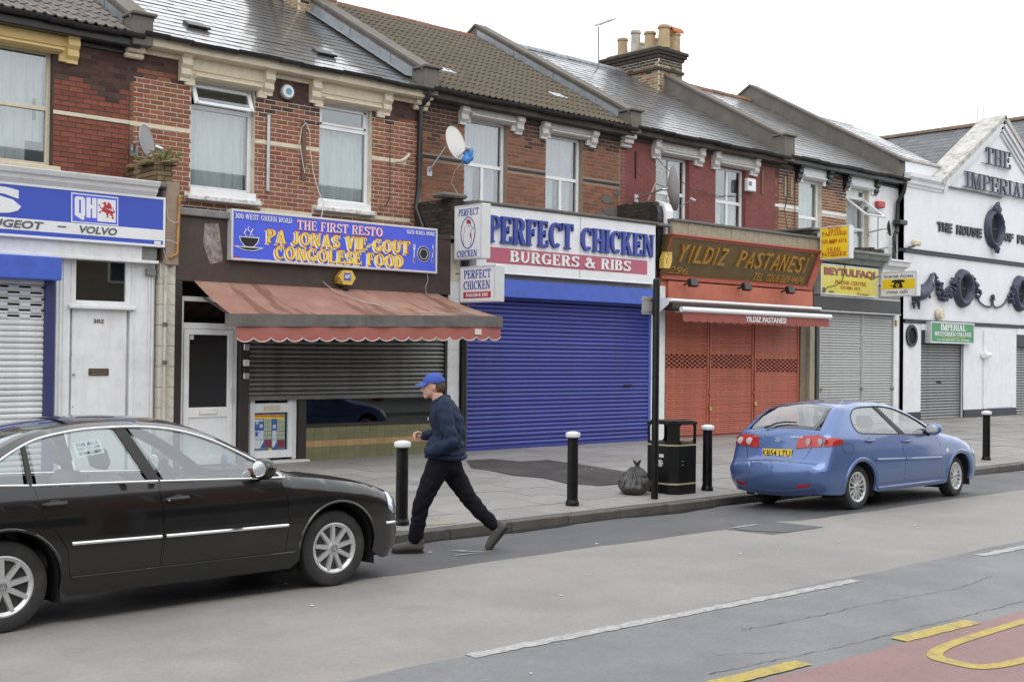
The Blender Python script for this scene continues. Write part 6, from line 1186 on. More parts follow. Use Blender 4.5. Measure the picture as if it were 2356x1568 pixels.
# bands, plinth, shutters
for z0, z1 in ((4.88, 5.0), (2.945, 3.05)):
    q = MB(); q.box(30.19, XR, YI-.05, YI+.02, z0, z1, .01); q.box(30.19, XR, YI-.065, YI, z1-.03, z1, .008); q.build('string_course', m_nbl, IM)
for a, b, c, d in wall_rects(30.19, XR, .15, .48, holes): MB().box(a, b, YI-.03, YI+.02, c, d, .008).build('plinth', m_nbl, IM)
for x0, x1, z1 in ((31.12, 33.55, 2.76), (36.90, 39.4, 2.74)):
    box('shutter_hood', m_nbl, IM, x0, x1, YI-.02, YI+.25, z1-.38, z1, b=.01); shutter(IM, x0+.09, x1-.05, pav(YI)+.0, z1-.38, YI+.10, .082, m_simp, guide=m_nbl, gw=.08, depth=.03)
    box('slat_notch', m_dark, IM, x0+1.04, x0+1.28, YI+.06, YI+.075, 1.27, 1.33, b=0)
    box('opening_trim', m_smooth, IM, x0-.02, x0+.55, YI-.05, YI, z1, z1+.17, b=.01); box('opening_trim', m_smooth, IM, x0+.55, x1+.05, YI-.05, YI, z1, z1+.17, b=.01)
# round lamp on the band, pipe, flood
t = thing('bulkhead_lamp', 'round cream bulkhead lamp above the green college sign', 'lamp', (32.0, YI, 3.07)); MB().lathe([(.15, 0), (.15, .10), (.13, .15), (0, .155)], (32.0, YI-.04, 3.23), 20, (0, -1, 0)).build('body', m_cream, t, smooth=True); MB().lathe([(.10, 0), (.10, .06)], (32.0, YI, 3.23), 12, (0, -1, 0)).build('base', m_gmetal, t)
t = thing('security_light', 'small cream security light beside the upper navy band', 'lamp', (30.4, YI, 5.03)); MB().box(30.30, 30.62, YI-.30, YI-.12, 5.06, 5.22, .04).build('body', m_cream, t); MB().tube([(30.42, YI-.2, 5.06), (30.42, YI, 5.02)], .03, 6).build('arm', m_gmetal, t)
t = thing('wall_camera', 'white camera on the trunking of the hall wall', 'camera', (34.8, YI, 2.02)); MB().tube([(34.60, YI-.12, 2.09), (34.98, YI-.12, 2.10)], [.09, .07], 14).build('body', m_upvc, t, smooth=True); MB().lathe([(.1, 0), (.1, .06)], (34.66, YI-.02, 2.09), 14, (0, -1, 0)).build('mount', m_upvc, t); MB().tube([(34.98, YI-.12, 2.10), (35.05, YI-.12, 2.10)], .03, 8).build('lens', m_black, t)
box('trunking', m_smooth, IM, 34.72, 34.90, YI-.06, YI-.01, .48, 2.85, b=.01); box('access_panel', m_smooth, IM, 34.92, 36.6, YI-.03, YI-.01, .50, 2.84, b=.004)
# raised letters
def word(parent, w_, x0, x1, z0, z1, mat, Y, serf=True, d=.05, W=.62):
    if serf:
        for g in fit_serif(w_, x0, x1, z0, z1, W=W, gap=.1):
            mb = MB(); [mb.prism(p, *FR(Y), 0, d+.0005*i) for i, p in enumerate(g)]
            if g: mb.build('letter', mat, parent)
    else:
        n = len(w_); tot = sum(.45 if c == 'I' else 1 for c in w_); x = x0
        for c in w_:
            k = (x1-x0)/tot*(.45 if c == 'I' else 1); sans('letter', c, mat, parent, FR(Y), x+k*.05, x+k*.95, z0, z1, d, .045); x += k
ln = thing('gable_lettering', 'tall spaced serif name letters on rails in the white gable', 'lettering', (35.4, YI, 6.98)); ln2 = thing('wall_lettering', 'bold dark sans serif motto letters either side of the oval window', 'lettering', (34.6, YI, 5.58))
for z in (7.835, 8.315): MB().box(34.5, 36.35, YI-.06, YI-.04, z-.012, z+.012).build('rail', m_gmetal, ln)
for z in (7.02, 7.455): MB().box(33.35, 37.65, YI-.06, YI-.04, z-.012, z+.012).build('rail', m_gmetal, ln)
m_lt = M('navy letter paint', (.075, .088, .125), .5, var=.2)
word(ln, 'THE', 34.68, 36.28, 7.82, 8.33, m_lt, YI-.06); word(ln, 'IMPERIAL', 33.52, 37.55, 7.0, 7.47, m_lt, YI-.06)
m_bl = M('charcoal letter paint', (.025, .027, .035), .5)
word(ln2, 'THE', 31.95, 32.80, 5.595, 5.865, m_bl, YI, False); word(ln2, 'HOUSE', 33.05, 34.58, 5.585, 5.86, m_bl, YI, False); word(ln2, 'OF', 36.02, 36.62, 5.60, 5.86, m_bl, YI, False); word(ln2, 'PR', 36.88, 37.46, 5.59, 5.86, m_bl, YI, False)
# oval framed windows with carved garlands
def oval_frame(name, label, cx_, cz_, rx, rz, irx, irz, crest=False):
    t = thing(name, label, 'ornament', (cx_, YI, cz_-rz)); n = 40; k = 8; V = []; F = []
    for i in range(n):
        a = 2*math.pi*i/n
        for j in range(k+1):
            s_ = j/k; th = math.pi*s_; r_x = rx+(irx-rx)*s_; r_z = rz+(irz-rz)*s_; V.append((cx_+r_x*math.cos(a), YI-.02-.17*math.sin(th)**.6-.012*math.sin(i*2.5)*math.sin(th), cz_+r_z*math.sin(a)))
    m_ = k+1
    for i in range(n):
        for j in range(k): F.append((i*m_+j, ((i+1) % n)*m_+j, ((i+1) % n)*m_+j+1, i*m_+j+1))
    MB().add(V, F).build('frame', m_orn, t, smooth=True); flat('pane', m_dark, t, disc(cx_, cz_, irx+.02, irz+.02, 32), YI-.02, .004)
    q = MB(); q.box(cx_-irx*.8, cx_+irx*.9, YI-.035, YI-.02, cz_-.01, cz_+.01); q.box(cx_-irx*.35, cx_-irx*.3, YI-.035, YI-.02, cz_-irz*.8, cz_+irz*.8); q.build('glazing_bar', m_orn, t); return t
def lump(q, x, z, r_, y=YI-.08): q.ell((x, y, z), (r_, r_*.8, r_), 8, 6, Matrix.Rotation(random.uniform(0, 3), 3, 'Y'))
def rough(q, a): q.v = [(x+random.uniform(-a, a), y+random.uniform(-a, a), z+random.uniform(-a, a)) for x, y, z in q.v]
o1 = oval_frame('oval_window', 'oval dark window with crested slate blue frame between the motto words', 35.30, 5.92, .56, .60, .34, .40); q = MB()
for dx, dz, r_ in ((0, .66, .12), (-.12, .58, .10), (.13, .57, .10), (.02, .75, .07), (0, -.60, .11), (-.05, -.68, .06), (.05, -.7, .05), (0, .55, .13)): lump(q, 35.32+dx, 5.92+dz, r_, YI-.14)
rough(q, .012); q.build('crest', m_orn, o1, smooth=True)
def garland(t, pts):
    q = MB()
    for (x, z, r_), (x2, z2, r2) in zip(pts, pts[1:]):
        k = max(2, int(math.hypot(x2-x, z2-z)/.05))
        for i in range(k):
            u = i/k; rr = r_+(r2-r_)*u
            for _ in range(5): lump(q, x+(x2-x)*u+random.uniform(-rr, rr), z+(z2-z)*u+random.uniform(-rr, rr), random.uniform(.03, .065), YI-.04-random.uniform(0, .12))
    rough(q, .006); q.build('garland', m_orn, t, smooth=True)
o2 = oval_frame('oval_window', 'oval garlanded window above the college sign with swags both sides', 33.42, 4.03, .54, .57, .31, .31); garland(o2, [(31.86, 4.18, .08), (31.98, 3.85, .13), (32.3, 3.72, .14), (32.6, 3.85, .13), (32.8, 4.15, .14), (32.98, 4.28, .08)]); garland(o2, [(33.75, 4.35, .06), (34.05, 4.2, .09), (34.22, 3.98, .10), (34.22, 3.8, .07)])
o3 = oval_frame('oval_window', 'oval garlanded window beyond the bow shaped tendrils', 37.05, 4.03, .54, .57, .31, .31); garland(o3, [(36.75, 4.3, .06), (36.5, 4.1, .09), (36.35, 3.85, .08), (36.45, 3.68, .05)])
tn = thing('tendril_ornament', 'thin curling tendrils with small bud between two oval windows', 'ornament', (35.24, YI, 3.5)); MB().tube([(34.27, YI-.04, 3.80), (34.45, YI-.05, 3.66), (34.7, YI-.05, 3.57), (35.0, YI-.05, 3.54), (35.15, YI-.05, 3.56), (35.22, YI-.05, 3.62), (35.24, YI-.05, 3.75)], .028, 7).build('tendril', m_orn, tn, smooth=True); MB().tube([(36.2, YI-.04, 3.84), (36.05, YI-.05, 3.7), (35.8, YI-.05, 3.59), (35.5, YI-.05, 3.54), (35.35, YI-.05, 3.56), (35.27, YI-.05, 3.63), (35.25, YI-.05, 3.75)], .028, 7).build('tendril', m_orn, tn, smooth=True)
q = MB(); q.ell((35.24, YI-.06, 3.86), (.07, .06, .08), 10, 8); q.ell((35.14, YI-.05, 3.78), (.06, .04, .03), 8, 6); q.ell((35.34, YI-.05, 3.78), (.06, .04, .03), 8, 6); q.tube([(35.24, YI-.05, 3.6), (35.24, YI-.05, 3.82)], .035, 8); q.build('bud', m_orn, tn, smooth=True)
hr = thing('horn_ornament', 'curling horn of plenty ornament behind the telephone sign', 'ornament', (31.2, YI, 3.6)); MB().tube([(31.86, YI-.05, 4.2), (31.84, YI-.06, 4.30), (31.74, YI-.06, 4.37), (31.6, YI-.06, 4.33), (31.5, YI-.07, 4.2), (31.42, YI-.08, 4.08), (31.3, YI-.09, 3.95), (31.1, YI-.10, 3.85), (30.9, YI-.10, 3.78), (30.6, YI-.1, 3.75)], [.03, .035, .04, .045, .06, .10, .16, .20, .22, .22], 10).build('horn', m_orn, hr, smooth=True)
MB().tube([(31.56+.09*math.cos(a), YI-.07, 4.0+.13*math.sin(a)) for a in [i*math.pi/8 for i in range(17)]], .03, 7).build('ring', m_orn, hr, smooth=True); q = MB(); [lump(q, x, z, r_) for x, z, r_ in ((31.43, 3.85, .03), (31.43, 3.76, .05), (31.45, 3.70, .05), (30.85, 3.5, .06), (30.87, 3.42, .05), (30.6, 3.5, .07), (30.6, 3.42, .05), (30.62, 3.37, .04), (30.89, 3.36, .03))]; rough(q, .008); q.build('tassel', m_orn, hr, smooth=True)
pt = thing('porthole', 'dark oval porthole in the white hall wall beside the shutter', 'window', (30.575, YI, 2.29)); polys('frame', m_nbl, pt, ringp(30.575, 2.595, .285, .305, .08, 32), FR(YI-.02), .04); flat('pane', m_dark, pt, disc(30.575, 2.595, .215, .235, 28), YI-.012, .004)
# ================================================================== street furniture
m_bol = M('black bollard paint', (.006, .006, .0065), .32, var=.2, dirt=(.022, .022, .021), damt=.3, ds=5, spec=.28); m_bolw = M('white bollard cap', (.72, .73, .73), .5, var=.06, dirt=(.35, .32, .28), damt=.45, ds=7)
def bollard(x, y, label):
    z = pav(y); t = thing('bollard', label, 'bollard', (x, y, z), group='bollards along the kerb'); c = (x, y, z)
    MB().lathe([(.086, -.02), (.086, .035), (.082, .05), (.074, .06), (.072, .08)], c, 24).build('base', m_bol, t, smooth=True); MB().lathe([(.070, .075), (.067, .80), (.067, .845), (.076, .862)], c, 24).build('post', m_bol, t, smooth=True)
    MB().lathe([(.078, .858), (.090, .866), (.093, .876), (.093, .908), (.088, .917), (.045, .932), (0, .936)], c, 24).build('cap', m_bolw, t, smooth=True)
bollard(8.09, 10.75, 'white capped black bollard nearest the walking man'); bollard(10.83, 10.82, 'white capped black bollard standing alone before the blue shutter'); bollard(13.56, 10.85, 'white capped black bollard between litter bin and blue hatchback'); bollard(21.97, 10.92, 'white capped black bollard beyond the front of the blue hatchback')
# sign post
px_, py_ = 12.17, 10.62; z = pav(py_); t = thing('sign_post', 'black steel post with a small grey sign plate seen from behind', 'post', (px_, py_, z)); MB().lathe([(.047, -.03), (.047, 2.90), (.04, 2.93), (0, 2.94)], (px_, py_, z), 16).build('pole', m_bol, t, smooth=True)
q = MB().box(px_-.22, px_+.06, py_+.055, py_+.063, 2.50, 2.735, .003); pl_ = q.build('sign_plate', m_sgrey, t); MB().box(px_-.225, px_+.065, py_+.05, py_+.068, 2.685, 2.70).build('clip', m_alu, t); MB().box(px_-.225, px_+.065, py_+.05, py_+.068, 2.53, 2.545).build('clip', m_alu, t)
o = MB().box(px_-.14, px_+.22, py_-.12, py_+.1, pav(py_)-.01, pav(py_)+.009).build('post_footing', M('pale mortar patch', (.28, .26, .20), .8), None); o['kind'] = 'structure'; o = MB().poly([(8.2, 10.55, pav(10.55)+.007), (8.75, 10.5, pav(10.5)+.007), (8.8, 10.68, pav(10.68)+.007), (8.3, 10.75, pav(10.75)+.007)]).build('mortar_patch', bpy.data.materials['pale mortar patch'], None); o['kind'] = 'structure'
# litter bin
BX, BY = 12.98, 11.02; z0 = pav(BY); t = thing('litter_bin', 'black chamfered litter bin with two gold bands', 'bin', (BX, BY, z0)); s_ = .285; c_ = .10
m_bin = M('black plastic bin', (.006, .006, .0065), .4, var=.15, dirt=(.02, .019, .018), damt=.35, ds=4, spec=.28); m_gband = M('faded gold band', (.36, .32, .20), .5)
def octo(s_, c_): return [(-s_+c_, -s_), (s_-c_, -s_), (s_, -s_+c_), (s_, s_-c_), (s_-c_, s_), (-s_+c_, s_), (-s_, s_-c_), (-s_, -s_+c_)]
X3 = ((1, 0, 0), (0, 1, 0), (0, 0, 1)); O3 = (BX, BY, z0)
MB().prism(octo(s_, c_), O3, *X3, -.01, .70).build('body', m_bin, t); MB().prism(octo(s_+.012, c_+.004), O3, *X3, .955, .985).build('lid', m_bin, t); MB().prism(octo(s_-.03, c_), O3, *X3, .985, 1.0).build('lid_top', m_bin, t)
for a, b in ((1, 1), (1, -1), (-1, 1), (-1, -1)):
    q = MB(); pts = [(a*(s_-c_-.02), b*s_), (a*(s_-c_), b*s_), (a*s_, b*(s_-c_)), (a*s_, b*(s_-c_-.02)), (a*(s_-.015), b*(s_-c_-.02)), (a*(s_-.015), b*(s_-c_-.005)), (a*(s_-c_-.005), b*(s_-.015)), (a*(s_-c_-.02), b*(s_-.015))]; q.prism(pts, O3, *X3, .70, .956)
    # rounded corners of the openings
    for zc_, sg_ in ((.70, 1), (.956, -1)):
        for ax in (0, 1):
            r_ = .06; e0 = s_-c_-.02; arc = [(e0-r_+r_*math.cos(th), r_-r_*math.sin(th)) for th in [math.pi/2*i/5 for i in range(6)]]; P2 = [(e0, 0), *[(u, v) for u, v in arc]]
            P2 = [(e0, 0)]+[(e0-r_*(1-math.sin(th)), r_*(1-math.cos(th)) if False else r_*(1-math.cos(math.pi/2-th))) for th in []]+[(e0-r_*math.sin(th)**1*1.0 if False else e0-r_*(1-math.cos(th)), r_*(1-math.sin(th))) for th in [math.pi/2*i/5 for i in range(6)]]
            if ax == 0: q.prism([(a*u, v*sg_) for u, v in P2], (BX, BY+b*(s_-.0075), z0+zc_), (1, 0, 0), (0, 0, 1), (0, 1, 0), -.0074, .0074)
            else: q.prism([(b*u, v*sg_) for u, v in P2], (BX+a*(s_-.0075), BY, z0+zc_), (0, 1, 0), (0, 0, 1), (1, 0, 0), -.0074, .0074)
    q.build('corner_post', m_bin, t)
for zb in (.13, .66): MB().prism(octo(s_+.004, c_), O3, *X3, zb, zb+.022).build('band', m_gband, t)
sans('lettering', 'LITTER', m_gband, t, FR(BY-s_), BX-.10, BX+.13, z0+.715-.03+.02, z0+.75, .003, .0) if False else sans('lettering', 'LITTER', M('dull gold print', (.16, .13, .06), .5), t, (Vector((0, BY-s_, 0)), Vector((1, 0, 0)), Vector((0, 0, 1)), Vector((0, -1, 0))), BX-.12, BX+.12, z0+.685, z0+.698+.03, .003, .0)
MB().box(BX-s_-.004, BX-s_+.002, BY-.10, BY-.02, z0+.50, z0+.545).build('sticker', m_fleck, t); q = MB(); [q.prism([(0, 0), (.012, .05), (-.012, .05)], (BX-s_, BY-.04, z0+.42), (0, math.cos(a), math.sin(a)), (0, -math.sin(a), math.cos(a)), (-1, 0, 0), 0, .004) for a in [i*math.pi/4 for i in range(8)]]; q.build('emblem', m_fleck, t)
q = MB(); [q.box(BX-.12+i*.02, BX-.113+i*.02, BY-s_-.004, BY-s_, z0+.40+j*.05, z0+.407+j*.05) for i in range(2) for j in range(2)]; q.build('rivet', m_fleck, t)
# full rubbish bag
def remesh(mb, name, mat, parent, vox, it=4, disp=None, local=True, fac=.5):
    """join overlapping lumps into one continuous smooth skin"""
    me = mb.mesh('tmp', None, org(parent) if parent is not None else (0, 0, 0)); o = bpy.data.objects.new('tmp', me); COL.objects.link(o)
    m = o.modifiers.new('r', 'REMESH'); m.mode = 'VOXEL'; m.voxel_size = vox; m.use_smooth_shade = True
    s = o.modifiers.new('s', 'SMOOTH'); s.iterations = it; s.factor = fac
    dg = bpy.context.evaluated_depsgraph_get(); me2 = bpy.data.meshes.new_from_object(o.evaluated_get(dg)); bpy.data.objects.remove(o); bpy.data.meshes.remove(me)
    if disp:
        me2.update(); N = [v.normal.copy() for v in me2.vertices]
        for v, nn in zip(me2.vertices, N): v.co += nn*disp(v.co)
    me2.materials.clear(); me2.materials.append(mat); me2.polygons.foreach_set('use_smooth', [True]*len(me2.polygons)); me2.update(); me2.name = name
    ob = bpy.data.objects.new(name, me2); link(ob, parent); ORG[ob.name] = org(parent); return ob
from mathutils import noise as mn
RX_, RY_ = 12.36, 11.15; rz_ = pav(RY_)
m_rub = M('grey black refuse sack', (.04, .039, .038), .24, var=.25, vs=6, bump=.3, bs=25, dirt=(.10, .085, .075), damt=.4, ds=4)
rb = thing('rubbish_bag', 'tied grey black rubbish bag slumped against the litter bin', 'bag', (RX_, RY_, rz_)); q = MB(); q.ell((RX_, RY_, rz_+.13), (.235, .21, .15), 20, 14); q.ell((RX_+.02, RY_, rz_+.21), (.175, .165, .14), 18, 12); q.ell((RX_-.07, RY_-.04, rz_+.09), (.19, .17, .10), 16, 10); q.tube([(RX_+.05, RY_, rz_+.32), (RX_+.06, RY_, rz_+.39)], [.05, .022], 10)
remesh(q, 'sack', m_rub, rb, .014, 3, lambda c: .016*math.sin(13*math.atan2(c.y, c.x)+8*c.z+3*mn.noise(c*6))*min(1, c.z*4)+.014*mn.noise(c*9)); q = MB()
for a in (0, 2.2, 4.1): q.prism([(0, 0), (.05, .05), (.07, .10), (.03, .09), (-.01, .05)], (RX_+.06, RY_, rz_+.36), (math.cos(a), math.sin(a), 0), (0, 0, 1), (-math.sin(a), math.cos(a), 0), -.004, .004)
q.build('knot', m_rub, rb)
# ================================================================== cars
def inpoly(P, poly):
    x, y = P[:, 0], P[:, 1]; r = np.zeros(len(P), bool); n = len(poly); j = n-1
    for i in range(n):
        (x0, y0), (x1, y1) = poly[i], poly[j]
        c = ((y0 > y) != (y1 > y)); 
        if y1 != y0: r ^= c & (x < (x1-x0)*(y-y0)/(y1-y0)+x0)
        j = i
    return r
def segdist(P, L_):
    A = L_[:-1][None]; B = L_[1:][None]; AB = B-A; t = np.clip(((P[:, None]-A)*AB).sum(2)/np.maximum((AB**2).sum(2), 1e-12), 0, 1)
    D = np.linalg.norm(P[:, None]-(A+AB*t[..., None]), axis=2); k = D.argmin(1); i = np.arange(len(P)); return D[i, k], k+t[i, k]
def dens(poly, h, closed=True):
    out = []; n = len(poly)
    for i in range(n if closed else n-1):
        a, b = poly[i], poly[(i+1) % n]; k = max(1, int(math.ceil(math.hypot(b[0]-a[0], b[1]-a[1])/h))); out += [(a[0]+(b[0]-a[0])*j/k, a[1]+(b[1]-a[1])*j/k) for j in range(k)]
    if not closed: out.append(poly[-1])
    return out
def crv(pts, n=6, closed=False):
    P = [np.array(p, float) for p in pts]; out = []; m = len(P)
    for i in range(m if closed else m-1):
        p0 = P[(i-1) % m] if (closed or i > 0) else P[0]*2-P[1]; p1 = P[i]; p2 = P[(i+1) % m]; p3 = P[(i+2) % m] if (closed or i+2 < m) else p2*2-p1
        for j in range(n):
            t = j/n; out.append(tuple(.5*((2*p1)+(-p0+p2)*t+(2*p0-5*p1+4*p2-p3)*t*t+(-p0+3*p1-3*p2+p3)*t**3)))
    if not closed: out.append(tuple(P[-1]))
    return out
def cdt(outer, holes, h):
    outer = dens(outer, h); holes = [dens(q, h) for q in holes]; V = []; E = []
    for lp in [outer]+holes:
        k = len(V); V += lp; E += [(k+i, k+(i+1) % len(lp)) for i in range(len(lp))]
    o = np.array(outer); xs = np.arange(o[:, 0].min(), o[:, 0].max(), h); ys = np.arange(o[:, 1].min(), o[:, 1].max(), h*.866); G = np.array([(x+(h/2 if j % 2 else 0), y) for j, y in enumerate(ys) for x in xs])
    if len(G):
        m = inpoly(G, outer)
        for q in holes: m &= ~inpoly(G, q)
        G = G[m]
        for lp in [outer]+holes:
            if len(G): L_ = np.array(lp+[lp[0]]); d, _ = segdist(G, L_); G = G[d > h*.45]
        V += [tuple(g) for g in G]
    vo, eo, fo, *_ = delaunay_2d_cdt([Vector(v) for v in V], E, [], 0, 1e-7)
    A = np.array([tuple(v) for v in vo]); cen = np.array([A[list(f)].mean(0) for f in fo]); m = inpoly(cen, outer)
    for q in holes: m &= ~inpoly(cen, q)
    F = [tuple(f) for f, k in zip(fo, m) if k]
    F = [f if np.cross(A[f[1]]-A[f[0]], A[f[2]]-A[f[0]]) > 0 else f[::-1] for f in F]
    return A, F
class Car:
    def __init__(s, t, sil, rad, crown, Wz, planr, planf):
        s.t = t; s.sil = np.array(crv(sil, 8)); n = len(s.sil); s.key = lambda A, i: np.interp(i, np.arange(len(A))*8, A)
        s.rad, s.crown, s.Wz, s.pr, s.pf = rad, crown, Wz, planr, planf
        d = np.gradient(s.sil, axis=0); d /= np.linalg.norm(d, axis=1)[:, None]; s.nrm = np.stack([-d[:, 1], d[:, 0]], 1)
        s.we = s.width(s.sil)   # half width along the edge
        s.len = np.concatenate([[0], np.cumsum(np.linalg.norm(np.diff(s.sil, axis=0), axis=1))])
    def width(s, P):
        x, z = P[:, 0], P[:, 1]; w_ = np.interp(z, [a for a, b in s.Wz], [b for a, b in s.Wz]); a, b, A = s.pf; w_ = w_-A*np.clip((x-a)/(b-a), 0, None)**2.2; a, b, A = s.pr; w_ = w_-A*np.clip((a-x)/(a-b), 0, None)**2.2
        d, i = segdist(P, s.sil); r = s.key(s.rad, i); k = np.clip(1-d/r, 0, 1); return w_-r*.8*(1-np.sqrt(np.maximum(1-k*k, 0)))
    def S(s, A, off=0.0, side=-1): A = np.asarray(A); return np.stack([A[:, 0], side*(s.width(A)+off), A[:, 1]], 1)
    def T(s, A, off=0.0):   # A = (length along silhouette, v)
        A = np.asarray(A); i = np.interp(A[:, 0], s.len, np.arange(len(s.len))); g = lambda q: np.stack([np.interp(i, np.arange(len(q)), q[:, k]) for k in range(q.shape[1])], 1)
        p = g(s.sil); n = g(s.nrm); n /= np.linalg.norm(n, axis=1)[:, None]; we = np.interp(i, np.arange(len(s.we)), s.we); v = np.clip(A[:, 1], -1, 1); o = s.key(s.crown, i)*(1-np.abs(v)**2.2)+off
        return np.stack([p[:, 0]+n[:, 0]*o, v*we, p[:, 1]+n[:, 1]*o], 1)
    def sk(s, k): return s.len[int(round(k*8))]            # silhouette length at key point k
    def rearyz(s, pts, lim=None):                          # (y,z) on the rear face -> T coordinates
        m = lim or len(s.sil)//3; zz = np.maximum.accumulate(s.sil[:m, 1]+np.arange(m)*1e-6); out = []
        for y, z in pts: i = np.interp(z, zz, np.arange(m)); out.append((np.interp(i, np.arange(len(s.len)), s.len), y/np.interp(i, np.arange(len(s.we)), s.we)))
        return out
    def panel(s, name, mat, parent, kind, outer, holes=(), h=.045, off=0.0, side=-1, rim=.02, sub=None):
        A, F = cdt(outer, list(holes), h)
        if kind == 'S': P = s.S(A, off, side); I = P.copy(); I[:, 1] -= side*rim; flip = side > 0
        else:
            P = s.T(A, off); I = s.T(A, off-rim); flip = True
        if flip: F = [f[::-1] for f in F]
        n = len(P); V = [tuple(p) for p in P]; ed = {}
        for f in F:
            for a, b in zip(f, f[1:]+f[:1]): ed[(a, b)] = ed.get((a, b), 0)+1
        bd = [e for e in ed if (e[1], e[0]) not in ed]
        mb = MB(); mb.add(V, F)
        if rim:
            idx = {}; V2 = []
            for a, b in bd:
                for q in (a, b):
                    if q not in idx: idx[q] = len(V2); V2.append((tuple(P[q]), tuple(I[q])))
            base = len(mb.v); mb.v += [p for pr in V2 for p in pr]; mb.f += [(base+2*idx[b], base+2*idx[a], base+2*idx[a]+1, base+2*idx[b]+1) for a, b in bd]
        if sub is not None: sub.add(mb.v, mb.f); return None
        o = mb.build(name, mat, parent, smooth=True, ang=38); return o
    def line(s, name, mat, parent, pts, r, kind='S', off=.004, side=-1, n=6, step=.04, flatz=1.0):
        A = np.array(dens(pts, step, False)); P = s.S(A, off, side) if kind == 'S' else s.T(A, off); return MB().tube([tuple(p) for p in P], r, n).build(name, mat, parent, smooth=True)
def wheel(car, x, y, R_, rimr, spokes, tyrew, m_rim, style, steer=0.0, near=True):
    sg = -1 if y < 0 else 1; m_tyre_ = m_tyre
    hub = MB(); c = Vector((x, y, R_)); ax = Vector((math.sin(steer)*sg*-1*-1, 0, 0))
    w_ = bpy.data.objects.new('wheel', None); link(w_, car.t); w_.location = c; w_.rotation_euler = (0, 0, steer); w_.empty_display_size = .1; ORG[w_.name] = Vector((0, 0, 0))
    A_ = (0, sg, 0); tw = tyrew
    MB().lathe([(rimr, -tw*.95), (R_-.05, -tw), (R_-.012, -tw*.9), (R_, -tw*.75), (R_, -tw*.15), (R_-.012, -.006), (R_-.045, .006), (rimr+.02, .004), (rimr, -.005), (rimr-.01, -.03)], (0, 0, 0), 40, A_).build('tyre', m_tyre_, w_, smooth=True)
    q = MB(); q.lathe([(rimr-.02, -.13), (rimr-.02, -.03), (rimr-.004, -.008), (rimr+.003, .0), (rimr-.008, .003), (rimr-.03, -.012), (rimr-.035, -.13)], (0, 0, 0), 40, A_)
    for i in range(spokes):
        a = 2*math.pi*i/spokes+.2; u = Vector((math.cos(a), 0, math.sin(a))); v = Vector((-math.sin(a), 0, math.cos(a)))*(-sg)
        r0, r1 = rimr*.16, rimr-.02; hw0, hw1 = (.026, .019) if style == 'thick' else (.012, .009)
        q.add([u*r0+v*(-hw0)+Vector((0, sg*-.03, 0)), u*r0+v*hw0+Vector((0, sg*-.03, 0)), u*r1+v*hw1+Vector((0, sg*-.03, 0)), u*r1-v*hw1+Vector((0, sg*-.03, 0)), u*r0-v*hw0*.7+Vector((0, sg*-.012, 0)), u*r0+v*hw0*.7+Vector((0, sg*-.012, 0)), u*r1+v*hw1*.7+Vector((0, sg*.0, 0)), u*r1-v*hw1*.7+Vector((0, sg*.0, 0))], [(4, 5, 6, 7), (0, 1, 5, 4), (1, 2, 6, 5), (2, 3, 7, 6), (3, 0, 4, 7)])
    q.lathe([(rimr*.27, -.05), (rimr*.27, -.02), (rimr*.22, -.008), (0, -.006)], (0, 0, 0), 20, A_); q.build('rim', m_rim, w_, smooth=True, ang=35)
    MB().lathe([(rimr-.02, -.125), (rimr-.02, -.115), (0, -.11)], (0, 0, 0), 24, A_).build('brake_disc', m_brake, w_); q = MB(); q.lathe([(rimr*.14, -.007), (rimr*.14, .0), (rimr*.10, .002), (0, .001)], (0, 0, 0), 16, A_); cap = q.build('centre_cap', m_capm, w_, smooth=True)
    return w_
m_tyre = M('tyre rubber', (.022, .022, .022), .75, var=.2, dirt=(.07, .065, .06), damt=.5, ds=6, bump=.2); m_brake = M('dark brake', (.03, .03, .03), .6, metal=.5); m_capm = M('silver wheel cap', (.35, .36, .37), .35, metal=.7)
m_alloy = M('silver alloy', (.60, .61, .62), .34, metal=.6, var=.05, dirt=(.3, .29, .27), damt=.3, ds=8); m_alloy2 = M('pale alloy', (.66, .67, .68), .36, metal=.5, var=.05, dirt=(.35, .34, .32), damt=.3, ds=8)
m_chrome = M('chrome trim', (.80, .81, .82), .12, metal=1.0, var=.02); m_trim = M('black rubber trim', (.012, .012, .012), .5); m_seat = M('grey car upholstery', (.10, .105, .11), .85, var=.15, bump=.2); m_dash = M('dark dashboard', (.022, .022, .024), .6)
m_cglass = glass_mat('car glass', (.76, .82, .81), .17); m_lens = glass_mat('clear lamp lens', (.8, .82, .84), .16); m_refl = M('lamp reflector', (.75, .76, .78), .15, metal=.9); m_blackp = M('black metallic paint', (.0035, .0035, .0038), .30, metal=0, var=.1, coat=1.0, coatr=.04, dirt=(.010, .0095, .009), damt=.5, ds=1.6, spec=.3)
m_bluep = M('metallic sky blue paint', (.082, .148, .335), .34, metal=.45, var=.04, coat=1.0, coatr=.06, dirt=(.09, .14, .30), damt=.2, ds=2)
m_lens2 = M('milky lamp lens', (.42, .36, .36), .3, coat=.4); m_tail = M('red tail lamp', (.40, .012, .008), .2, var=.1, coat=.6); m_under_ = M('underbody black', (.012, .012, .012), .8)
